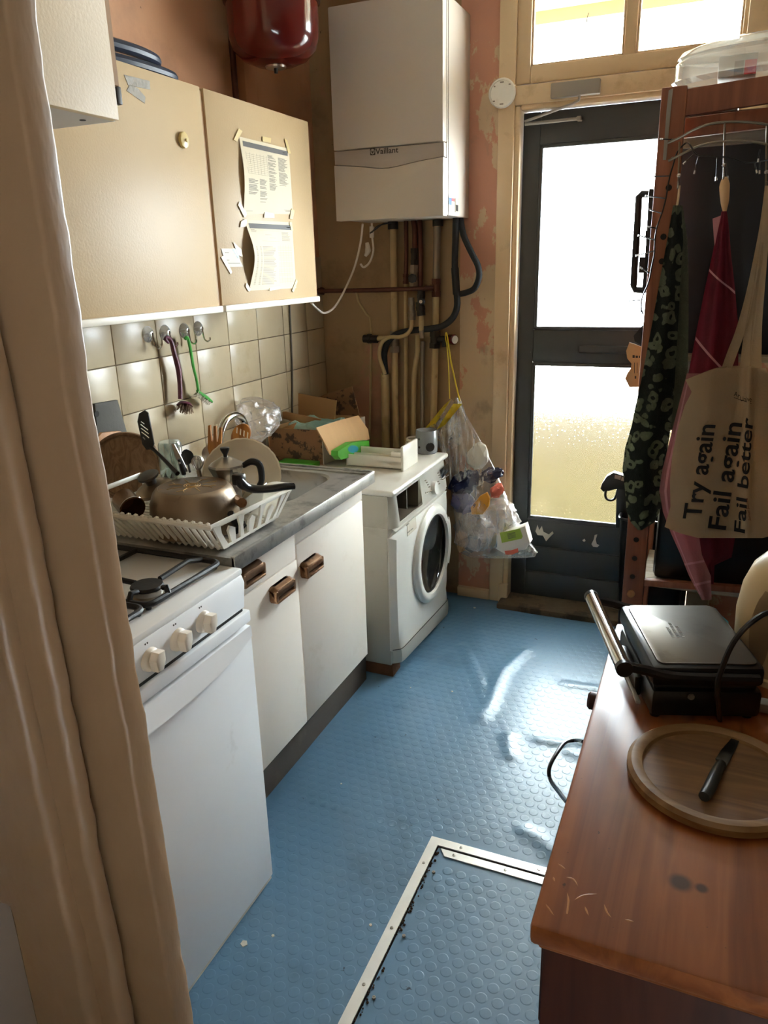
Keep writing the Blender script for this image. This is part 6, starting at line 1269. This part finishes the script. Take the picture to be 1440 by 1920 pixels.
# round chopping board with knife
t = thing('chopping_board', 'round wooden chopping board with raised rim in the foreground', 'chopping board', (0.068, 1.078, SZT))
bm = bm_(); BR = 0.128; lathe(bm, [(0, 0), (BR - 0.01, 0), (BR, 0.006), (BR, 0.016), (BR - 0.006, 0.021), (BR - 0.014, 0.0215), (BR - 0.022, 0.018), (BR - 0.024, 0.0120)], (0.068, 1.078, SZT), 72, cap=False); obj('board_rim', bm, m_boardrim, t, 'paler raised rim')
bm = bm_(); lathe(bm, [(BR - 0.023, 0.004), (BR - 0.024, 0.0125), (0, 0.0125)], (0.068, 1.078, SZT), 72); obj('board_disc', bm, m_board, t)
t = thing('paring_knife', 'dark kitchen knife with grey handle lying on the chopping board', 'knife', W(1345, 1440, z=SZT + 0.0125))
zb = SZT + 0.0135
bm = bm_(); prism(bm, [W(u, v, z=zb) for u, v in ((1341, 1424), (1352, 1408), (1372, 1385), (1389, 1373), (1388, 1385), (1378, 1408), (1366, 1432), (1358, 1444))], (0, 0, 0.002), 0.0005); obj('blade', bm, m_blade, t)
bm = bm_(); hp = [W(u, v, z=zb + 0.007) for u, v in ((1352, 1432), (1342, 1452), (1330, 1478), (1320, 1494))]; tube(bm, hp, [0.0075, 0.0085, 0.009, 0.008], 12, smooth=4, flat=1); obj('handle', bm, m_knife, t)
bm = bm_(); P = [W(u, v, y=1.565) for u, v in ((1333, 1126), (1356, 1128), (1369, 1140), (1368, 1178), (1352, 1165), (1340, 1150))]; prism(bm, P, (0, -0.02, 0), 0.002); bmesh.ops.translate(bm, verts=bm.verts, vec=(0, 0, SZT - min(v.co.z for v in bm.verts))); obj('teal_packet', bm, m_teal, None, 'teal packet standing behind the grill beside the kettle', 'packet')
# ------------------------------------------------------------------ wooden shelf rack
RY = 2.45
t = thing('shelf_rack', 'tall red-brown wooden shelf rack with drilled post', 'shelf unit', (0.15, 2.5, 0))
bm = bm_(); box(bm, -0.197, -0.131, RY - 0.016, RY + 0.03, 0, 1.94, 0.004); post = obj('post', bm, m_redwood, t)
for q in ((1193, 1012), (1190, 1047), (1186, 1081), (1244, 444), (1241, 490), (1254, 352)):
    bm = bm_(); lathe(bm, [(0.0085, 0), (0.0085, 0.0012), (0, 0.0012)], W(*q, y=RY - 0.016), 14, (0, -1, 0)); obj('peg_hole', bm, m_cutout, post)
bm = bm_(); lathe(bm, [(0.013, 0), (0.012, 0.006), (0, 0.008)], W(1183, 1113, y=RY - 0.016), 16, (0, -1, 0)); obj('bolt_head', bm, m_board3, post)
def rail(u0, v0, u1, v1, w, y, m, nm):
    A, B = W(u0, v0, y=y), W(u1, v1, y=y); B = A + (B - A) * ((0.452 - A.x) / (B.x - A.x)); b = bm_(); prism(b, [A, B, B - Vector((0, 0, w)), A - Vector((0, 0, w))], (0, 0.022, 0), 0.002); return obj(nm, b, m, t)
rail(1284, 167, 1440, 141, 0.066, RY - 0.01, m_redwood, 'top_rail'); rail(1280, 222, 1440, 201, 0.05, RY + 0.05, m_redwood, 'second_rail'); rail(1200, 1087, 1440, 1104, 0.022, RY - 0.01, m_redwood, 'lower_rail')
bm = bm_(); box(bm, -0.14, 0.5, RY + 0.012, RY + 0.32, 0.462, 0.478); obj('shelf', bm, m_greyboard, t)
bm = bm_(); box(bm, -0.14, 0.5, RY + 0.075, RY + 0.32, 1.862, 1.88); obj('shelf', bm, m_pinedark, t)
bm = bm_(); box(bm, -0.14, 0.5, RY + 0.03, RY + 0.30, 1.20, 1.215); obj('shelf', bm, m_greyboard, t)
bm = bm_(); box(bm, -0.197, -0.131, RY + 0.33, RY + 0.37, 0, 1.94, 0.004); obj('post', bm, m_redwood, t)
bm = bm_(); box(bm, 0.45, 0.52, RY - 0.016, RY + 0.03, 0, 1.96, 0.004); obj('post', bm, m_redwood, t)
bm = bm_(); box(bm, 0.45, 0.52, RY + 0.33, RY + 0.37, 0, 1.96, 0.004); obj('post', bm, m_redwood, t)
bm = bm_(); box(bm, -0.15, 0.5, RY + 0.30, RY + 0.315, 1.77, 1.862); obj('back_slat', bm, m_greyboard, t, 'pale weathered slat')
bm = bm_(); prism(bm, [W(u, v, y=RY - 0.02) for u, v in ((1254, 170), (1262, 166), (1256, 228), (1249, 300), (1243, 300), (1250, 206))], (0, -0.004, 0)); obj('metal_bracket', bm, m_galv, post, 'grey metal bracket')
bm = bm_(); box(bm, -0.152, 0.45, RY + 0.10, RY + 0.13, 1.216, 1.797, 0.004); obj('black_board', bm, m_blackboard, None, 'large navy black board standing inside the shelf rack', 'board')
bm = bm_(); box(bm, -0.11, 0.45, RY + 0.04, RY + 0.28, 0.479, 0.88, 0.02); obj('black_box', bm, m_blackcloth, None, 'big black box on the lower rack shelf behind hanging bag', 'box')
bm = bm_(); box(bm, -0.08, 0.44, RY + 0.06, RY + 0.24, 1.02, 1.199, 0.01) if False else box(bm, 0.10, 0.42, RY + 0.06, RY + 0.24, 0.882, 1.08, 0.006); obj('dark_carton', bm, m_pinedark, None, 'brown carton standing on the black box inside the rack', 'box')
# black bin and trigger handle behind post
t = thing('black_bin', 'tall black plastic bin between the rack post and back door', 'bin', (-0.16, 2.95, 0))
bm = bm_(); P0 = rr(-0.235, -0.03, 2.86, 3.05, 0.03, 4); P1 = rr(-0.262, 0.0, 2.84, 3.06, 0.03, 4)
A = [bm.verts.new((x, y, 0.0)) for x, y in P0]; B = [bm.verts.new((x, y, 0.56)) for x, y in P1]; n = len(A)
for i in range(n): bm.faces.new((A[i], A[(i + 1) % n], B[(i + 1) % n], B[i]))
bm.faces.new(A); bmesh.ops.solidify(bm, geom=bm.faces[:], thickness=0.003); obj('bin_body', bm, m_blackcloth, t)
bm = bm_(); tube(bm, [(x, y, 0.56) for x, y in P1], 0.006, 8, closed=True); obj('bin_rim', bm, m_black, t)
ty = 2.9
t = thing('trigger_handle', 'black plastic handle with trigger loop sticking out of the bin', 'handle', W(1165, 955, y=ty))
bm = bm_(); prism(bm, [W(u, v, y=ty) for u, v in ((1125, 917), (1128, 907), (1137, 893), (1150, 886), (1185, 897), (1185, 925), (1168, 918), (1155, 914), (1140, 918), (1131, 923))], (0, 0.035, 0), 0.006); obj('grip', bm, m_black, t)
bm = bm_(); tube(bm, [W(u, v, y=ty + 0.017) for u, v in ((1136, 918), (1135, 930), (1140, 937), (1150, 937), (1156, 928), (1158, 918))], 0.005, 8, smooth=4); obj('trigger_loop', bm, m_black, t)
bm = bm_(); prism(bm, [W(u, v, y=ty + 0.01) for u, v in ((1156, 915), (1185, 915), (1185, 990), (1154, 990))], (0, 0.02, 0), 0.003); obj('shaft', bm, m_black, t)
bm = bm_(); prism(bm, [W(u, v, y=ty - 0.001) for u, v in ((1153, 890), (1165, 893), (1163, 900), (1152, 897))], (0, 0.001, 0)); prism(bm, [W(u, v, y=ty - 0.001) for u, v in ((1166, 894), (1178, 897), (1176, 904), (1164, 901))], (0, 0.001, 0)); obj('buttons', bm, m_galv, t)
# loop handle hanging behind the post
hy = 2.56
t = thing('loop_handle', 'black rectangular loop handle sticking out behind the rack post', 'handle', W(1190, 545, y=hy))
bm = bm_(); tube(bm, [W(u, v, y=hy) for u, v in ((1216, 364), (1203, 364), (1198, 368), (1194, 440), (1188, 535), (1191, 543), (1206, 544))], 0.0105, 8); obj('loop', bm, m_black, t)
bm = bm_(); prism(bm, [W(u, v, y=hy - 0.008) for u, v in ((1217, 354), (1232, 354), (1222, 470), (1214, 548), (1203, 552), (1210, 470))], (0, 0.016, 0), 0.002); obj('back_bar', bm, m_black, t)
bm = bm_(); p = W(1222, 440, y=hy); box(bm, p.x - 0.012, p.x + 0.03, RY + 0.0305, hy - 0.005, p.z - 0.01, p.z + 0.01); obj('mounting_peg', bm, m_black, t)
bm = bm_(); prism(bm, [W(u, v, y=hy - 0.012) for u, v in ((1199, 482), (1209, 482), (1208, 512), (1197, 512))], (0, 0.02, 0), 0.002); obj('latch_block', bm, m_black, t)
# cardboard tag and black cloth edge left of the post
bm = bm_(); P = [W(u, v, y=2.52) for u, v in ((1180, 642), (1190, 645), (1206, 652), (1206, 725), (1180, 726), (1172, 710), (1176, 700), (1183, 690), (1184, 682), (1176, 672), (1174, 658))]; prism(bm, P, (0, 0.004, 0)); t = thing('cardboard_tag', 'torn pale cardboard tag peeking out left of the rack post', 'cardboard', P[4]); obj('tag_card', bm, m_flap, t)
bm = bm_()
for (a, b_, c, d_) in ((1186, 666, 1190, 671), (1192, 667, 1196, 671), (1198, 667, 1200, 671), (1189, 680, 1190, 700), (1194, 680, 1195, 700), (1190, 705, 1193, 710)): prism(bm, [W(u, v, y=2.5195) for u, v in ((a, b_), (c, b_), (c, d_), (a, d_))], (0, 0.0004, 0))
obj('tag_print', bm, m_print, t)
bm = bm_(); prism(bm, [W(u, v, y=2.51) for u, v in ((1206, 608), (1216, 600), (1216, 655), (1190, 640), (1188, 630))], (0, 0.006, 0)); obj('black_cloth', bm, m_foam, None, 'black cloth corner sticking out left of the rack post', 'cloth')
# clear tub on top of the rack
zt_ = 1.962; t = thing('clear_tub', 'clear plastic cake tub full of bits on top of the rack', 'tub', (0.07, RY + 0.10, zt_ - 0.016))
bm = bm_()
def ov_(k, sx, sy, z): a = 2 * PI * k / 40; return Vector((0.075 + sx * math.cos(a), RY + 0.12 + sy * math.sin(a), z))
prf = [(0.245, 0.13, -0.008), (0.258, 0.142, 0.004), (0.25, 0.135, 0.012), (0.25, 0.135, 0.05), (0.24, 0.128, 0.058), (0.246, 0.134, 0.064), (0.235, 0.124, 0.078), (0.19, 0.10, 0.092), (0.02, 0.01, 0.096)]
R = [[bm.verts.new(ov_(k, sx, sy, zt_ + h)) for k in range(40)] for sx, sy, h in prf]
for A, B in zip(R, R[1:]):
    for k in range(40): bm.faces.new((A[k], A[(k + 1) % 40], B[(k + 1) % 40], B[k]))
obj('tub_shell', bm, film('clear_tub_plastic', (0.95, 0.95, 0.92, 1), 0.68, 0.06, 0.2, 12, 0.35), t, smooth=50)
bm = bm_(); box(bm, -0.06, 0.035, RY + 0.03, RY + 0.13, zt_ - 0.006, zt_ + 0.046, 0.003); t2 = thing('small_carton', 'small white carton with red print inside the clear tub', 'carton', (-0.012, RY + 0.08, zt_ - 0.006)); obj('carton_body', bm, m_whitecard, t2)
bm = bm_(); box(bm, 0.005, 0.034, RY + 0.0288, RY + 0.030, zt_ - 0.004, zt_ + 0.03); obj('red_print', bm, m_redcard, t2)
bm = bm_(); box(bm, -0.02, 0.003, RY + 0.0288, RY + 0.030, zt_ - 0.004, zt_ + 0.03); obj('grey_print', bm, m_printlight, t2)
# wire hook rack
HY = 2.36
t = thing('hook_rack', 'arched wire hook rack hung over the front of the rack', 'hook rack', W(1358, 330, y=HY))
bm = bm_()
up = [(1246, 306), (1270, 292), (1300, 268), (1330, 250), (1370, 240), (1410, 241), (1440, 246), (1480, 262), (1530, 300)]
up = [(1252, 268), (1275, 258), (1296, 246), (1325, 234), (1360, 229), (1400, 229), (1440, 234), (1480, 246), (1530, 272)]
lo = [(1253, 302), (1280, 288), (1305, 276), (1330, 269), (1360, 265), (1400, 265), (1440, 271), (1480, 282), (1530, 300)]
tube(bm, [W(u, v, y=HY) for u, v in up], 0.0032, 8, smooth=4); tube(bm, [W(u, v, y=HY) for u, v in lo], 0.0032, 8, smooth=4); obj('arch_wires', bm, m_wire, t)
for u, v0, v1 in ((1274, 266, 345), (1359, 229, 330), (1438, 234, 345)):
    bm = bm_(); A, B = W(u, v0, y=HY + 0.002), W(u - 2, v1, y=HY - 0.004); tube(bm, [A, B, B + Vector((0, -0.01, -0.012)), B + Vector((0, -0.022, -0.01)), B + Vector((0, -0.026, 0.004))], 0.0026, 8); h_ = obj('hook', bm, m_wire, t)
    bm = bm_(); bmesh.ops.create_uvsphere(bm, u_segments=12, v_segments=8, radius=0.006, matrix=Matrix.Translation(W(u - 1, v0 + (v1 - v0) * 0.8, y=HY - 0.008))); obj('ball_end', bm, m_bulb, h_)
bm = bm_()
for (u, v) in ((1258, 266), (1258, 300)): tube(bm, [W(u, v, y=HY), W(u + 3, v - 4, y=RY - 0.02)], 0.003, 6)
obj('stand_off', bm, m_wire, t)
# fairy lights
t = thing('fairy_lights', 'black string of tiny clear fairy lights wound down the post', 'string lights', W(1205, 590, y=RY - 0.03))
fp = [(1440, 300), (1400, 305), (1370, 296), (1330, 292), (1306, 290), (1294, 272), (1286, 268), (1270, 285), (1262, 310), (1256, 330), (1252, 352), (1248, 375), (1241, 400), (1232, 425), (1228, 450), (1227, 475), (1222, 500), (1216, 530), (1205, 555), (1202, 575), (1206, 590)]
bm = bm_(); tube(bm, [W(u, v, y=RY - 0.045 if u < 1290 else HY - 0.006) for u, v in fp], 0.0022, 6, smooth=3); obj('wire', bm, m_black, t)
br = [((1254, 330), (1225, 331)), ((1247, 372), (1216, 368)), ((1240, 400), (1220, 394)), ((1240, 352), (1240, 350)), ((1230, 428), (1219, 426)), ((1228, 450), (1202, 443)), ((1228, 470), (1198, 478)), ((1218, 512), (1205, 504)), ((1202, 562), (1176, 565)), ((1202, 575), (1202, 600)), ((1310, 292), (1303, 320)), ((1268, 262), (1243, 261)), ((1300, 290), (1286, 303)), ((1345, 296), (1343, 332)), ((1360, 298), (1364, 330)), ((1415, 305), (1418, 319)), ((1424, 305), (1424, 320)), ((1425, 280), (1422, 298)), ((1328, 282), (1329, 284))]
for (a, b_) in br:
    yy = RY - 0.045 if a[0] < 1290 else HY - 0.006; P, Q = W(*a, y=yy), W(*b_, y=yy - 0.008)
    if (P - Q).length <= 0.01: continue
    bm = bm_(); tube(bm, [P, Q], 0.0018, 5); lb = obj('light_stem', bm, m_black, t)
    bm = bm_(); tube(bm, [Q, Q + (Q - P).normalized() * 0.009], 0.0028, 6); obj('bulb', bm, m_bulb, lb)
# hanging cloths
def cloth(rows, y, amp, folds, n=26, m=4, th=0.002, seed=0, lean=0):
    fine = []
    for i in range(len(rows) - 1):
        for k in range(m): fine.append([rows[i][j] + (rows[i + 1][j] - rows[i][j]) * k / m for j in range(3)])
    fine.append(list(rows[-1])); N = len(fine) - 1
    def f(a, b):
        s = b * N; i = min(int(s), N - 1); q = s - i; v, ul, ur = [fine[i][j] + (fine[i + 1][j] - fine[i][j]) * q for j in range(3)]
        u = ul + (ur - ul) * a; wd_ = min(1, (ur - ul) / 60)
        return W(u, v, y=y - lean * b + amp * wd_ * (math.sin(a * folds * 2 * PI + seed + b * 1.5) + 0.5 * noise.noise(Vector((a * 3, b * 4, seed)))))
    return f, N
def cloth_obj(nm, rows, y, amp, folds, m, par, th=0.002, n=30, seed=0, lean=0, lab=None):
    f, N = cloth(rows, y, amp, folds, seed=seed, lean=lean); b = bm_(); grid(b, f, n, N, th); return obj(nm, b, m, par, lab, smooth=60), f
TY_ = 2.32
t = thing('leopard_towel', 'dark green leopard print towel hanging from the left hook', 'towel', W(1196, 992, y=TY_))
cloth_obj('towel_front', [(385, 1262, 1277), (450, 1251, 1281), (520, 1238, 1276), (600, 1224, 1272), (700, 1205, 1266), (760, 1192, 1262), (800, 1184, 1258), (840, 1172, 1252), (880, 1167, 1250), (920, 1172, 1248), (960, 1175, 1237), (980, 1183, 1226), (994, 1196, 1203)], TY_, 0.012, 1.2, m_leopard, t, 0.005, 30, 0.5)
cloth_obj('towel_back', [(385, 1270, 1280), (450, 1272, 1289), (520, 1272, 1291), (600, 1266, 1291), (700, 1258, 1290), (770, 1254, 1288), (806, 1252, 1272)], TY_ + 0.02, 0.008, 0.8, m_terry, t, 0.005, 14, 2.0)
bm = bm_(); tube(bm, [W(u, v, y=HY - 0.02) for u, v in ((1274, 348), (1272, 370), (1268, 395))], 0.004, 6, flat=0.5); obj('hanging_tab', bm, m_tote, t)
RYc = 2.325
t = thing('red_tea_towel', 'crimson tea towel with pale stripes hanging on the middle hook', 'tea towel', W(1340, 1120, y=RYc))
rows = [(396, 1353, 1363), (430, 1345, 1367), (480, 1335, 1371), (540, 1322, 1378), (620, 1306, 1385), (700, 1291, 1384), (780, 1288, 1380), (880, 1290, 1378), (960, 1298, 1378), (1010, 1308, 1378), (1045, 1318, 1372), (1060, 1322, 1340), (1095, 1328, 1338)]
o_, f = cloth_obj('towel_cloth', rows, RYc, 0.012, 1.6, m_redcloth, t, 0.0022, 34, 0.3)
bm = bm_()
for b0_, b1_ in ((0.2, 0.235), (0.345, 0.40)): grid(bm, lambda a, c, b0_=b0_, b1_=b1_: f(a * 0.98 + 0.01, b0_ + (b1_ - b0_) * a * 1.6 + 0.006 * c) + Vector((0, -0.003, 0)), 26, 1)
obj('woven_stripe', bm, m_stripe, t)
bm = bm_(); tube(bm, [W(u, v, y=HY - 0.025) for u, v in ((1358, 400), (1355, 380), (1353, 350), (1358, 334), (1362, 345), (1361, 375), (1359, 398))], [0.004, 0.007, 0.008, 0.005, 0.008, 0.008, 0.004], 8, smooth=4, flat=0.4); obj('hanging_loop', bm, m_flap, t)
bm = bm_(); prism(bm, [W(u, v, y=RYc - 0.004) for u, v in ((1336, 410), (1352, 404), (1346, 432), (1340, 462), (1338, 440))], (0, 0.003, 0)); obj('care_label', bm, m_pink, t)
t = thing('pink_tea_towel', 'faded pink check tea towel hanging behind the tote bag', 'tea towel', W(1325, 1125, y=2.30))
rows = [(700, 1288, 1330), (800, 1262, 1330), (880, 1242, 1330), (920, 1236, 1328), (960, 1243, 1318), (1000, 1258, 1310), (1040, 1276, 1316), (1080, 1292, 1333), (1125, 1316, 1334)]
o_, f = cloth_obj('towel_cloth', rows, 2.30, 0.008, 1.0, m_pink, t, 0.002, 20, 1.2)
bm = bm_()
for b0_ in (0.80, 0.915): grid(bm, lambda a, c, b0_=b0_: f(a * 0.98 + 0.01, b0_ - 0.02 * a + 0.012 * c) + Vector((0, -0.0025, 0)), 16, 1)
grid(bm, lambda a, c: f(0.10 + 0.05 * c, 0.02 + 0.95 * a) + Vector((0, -0.0025, 0)), 24, 1)
obj('woven_stripe', bm, m_stripe, t)
# tote bag
BYc = 2.25
t = thing('tote_bag', 'natural cotton tote bag with black slogan hanging on the rack', 'tote bag', W(1350, 1008, y=BYc))
rows = [(690, 1345, 1436), (700, 1316, 1440), (712, 1285, 1446), (735, 1297, 1454), (760, 1284, 1460), (800, 1272, 1466), (850, 1261, 1470), (900, 1256, 1474), (950, 1257, 1476), (975, 1250, 1476), (988, 1246, 1474), (1000, 1275, 1462), (1009, 1310, 1430)]
fine_rows = rows
def tote_y(u, v):
    k = max(0, min(1, (1000 - v) / 300))
    return BYc - 0.010 * math.sin((u - 1290) * 0.045 + (v - 700) * 0.004) - 0.018 * math.exp(-((u - 1402 - (880 - v) * 0.02) / 9) ** 2) * (0.5 + 0.5 * k) - 0.02 * math.sin(PI * max(0, min(1, (u - 1250) / 220))) + 0.006 * noise.noise(Vector((u * 0.03, v * 0.02, 0)))
def tote_f(a, b):
    N = len(rows) - 1; s = b * N; i = min(int(s), N - 1); q = s - i; v, ul, ur = [rows[i][j] + (rows[i + 1][j] - rows[i][j]) * q for j in range(3)]
    u = ul + (ur - ul) * a; return W(u, v, y=tote_y(u, v))
bm = bm_(); grid(bm, tote_f, 60, 48, 0.0018); obj('bag_front', bm, m_tote, t, smooth=60)
bm = bm_()
def tote_b(a, b):
    p = tote_f(0.01 + 0.98 * a, 0.03 + 0.965 * b); s = math.sin(PI * a) ** 0.6; return p + Vector((0, 0.012 + 0.045 * s * min(1, (1 - b) * 3), 0.004 * s))
grid(bm, tote_b, 30, 24, 0.0018); obj('bag_back', bm, m_tote, t, smooth=60)
for q, w in (([(1438, 348), (1430, 420), (1418, 490), (1404, 560), (1388, 620), (1372, 664), (1362, 692)], 0.013), ([(1439, 350), (1432, 430), (1424, 500), (1412, 580), (1402, 640), (1396, 690)], 0.012), ([(1440, 350), (1436, 440), (1428, 520), (1420, 600), (1417, 660), (1418, 692)], 0.014)):
    P = spline([W(u, v, y=BYc + 0.02 + (0.055 if v < 400 else 0.01)) for u, v in q], 5); b = bm_(); n_ = len(P) - 1
    def sf(a, r, P=P, w=w, n_=n_):
        i = min(int(r * n_), n_ - 1); p = P[i].lerp(P[i + 1], r * n_ - i); return p + Vector(((a - 0.5) * w * 2 * (0.35 + 0.65 * min(1, r * 1.3)), 0.003 * math.sin(a * PI), 0))
    grid(b, sf, 4, n_, 0.002); obj('strap', b, m_tote, t, smooth=60)
def tline(s, p0, p1, cap, nm, m=m_ink, bold=0.018, sub=2):
    dx, dy = p1[0] - p0[0], p1[1] - p0[1]
    def f(a, b): 
        u, v = p0[0] + dx * a + cap[0] * b, p0[1] + dy * a + cap[1] * b; return W(u, v, y=tote_y(u, v) - 0.0032)
    return obj(nm, place_text(s, f, bold, sub), m, t, smooth=0)
tline('Try again', (1313, 974), (1341, 797), (-33, -2), 'slogan_line')
tline('Fail again', (1360, 994), (1391, 794), (-33, -4), 'slogan_line')
tline('Fail better', (1396, 1000), (1412, 785), (-20, -4), 'slogan_line')
tline('Samuel Beckett', (1408, 976), (1402, 934), (-5, -0.6), 'small_print', m_redink, 0.0, 1)
tline('Ar', (1376, 742), (1387, 747), (1, -9), 'small_print', m_ink, 0.0, 1); tline('Unive', (1388, 752), (1409, 753), (0, -9), 'small_print', m_ink, 0.0, 1)
bm = bm_(); prism(bm, [W(u, v, y=tote_y(u, v) - 0.0032) for u, v in ((1376, 745), (1409, 756), (1409, 757), (1376, 746))], (0, 0.0005, 0)); obj('underline', bm, m_ink, t)

# hall lamp behind the camera (a pendant bulb) that fills the doorway side
t = thing('hall_pendant', 'pendant bulb in the hall behind the camera', 'lamp', (0.25, -1.0, 2.3))
bm = bm_(); cyl(bm, (0.25, -1.0, 2.37), (0.25, -1.0, 2.7), 0.004, 8); obj('flex', bm, m_white, t)
bm = bm_(); bmesh.ops.create_uvsphere(bm, u_segments=20, v_segments=12, radius=0.045, matrix=Matrix.Translation((0.25, -1.0, 2.32))); obj('bulb', bm, m_bulbglass, t)
ld = bpy.data.lights.new('hall_bulb_light', 'POINT'); ld.energy = 0.4; ld.color = (1.0, 0.88, 0.74); ld.shadow_soft_size = 0.06
lo_ = bpy.data.objects.new('hall_bulb_light', ld); C.objects.link(lo_); lo_.location = (0.25, -1.0, 2.22)
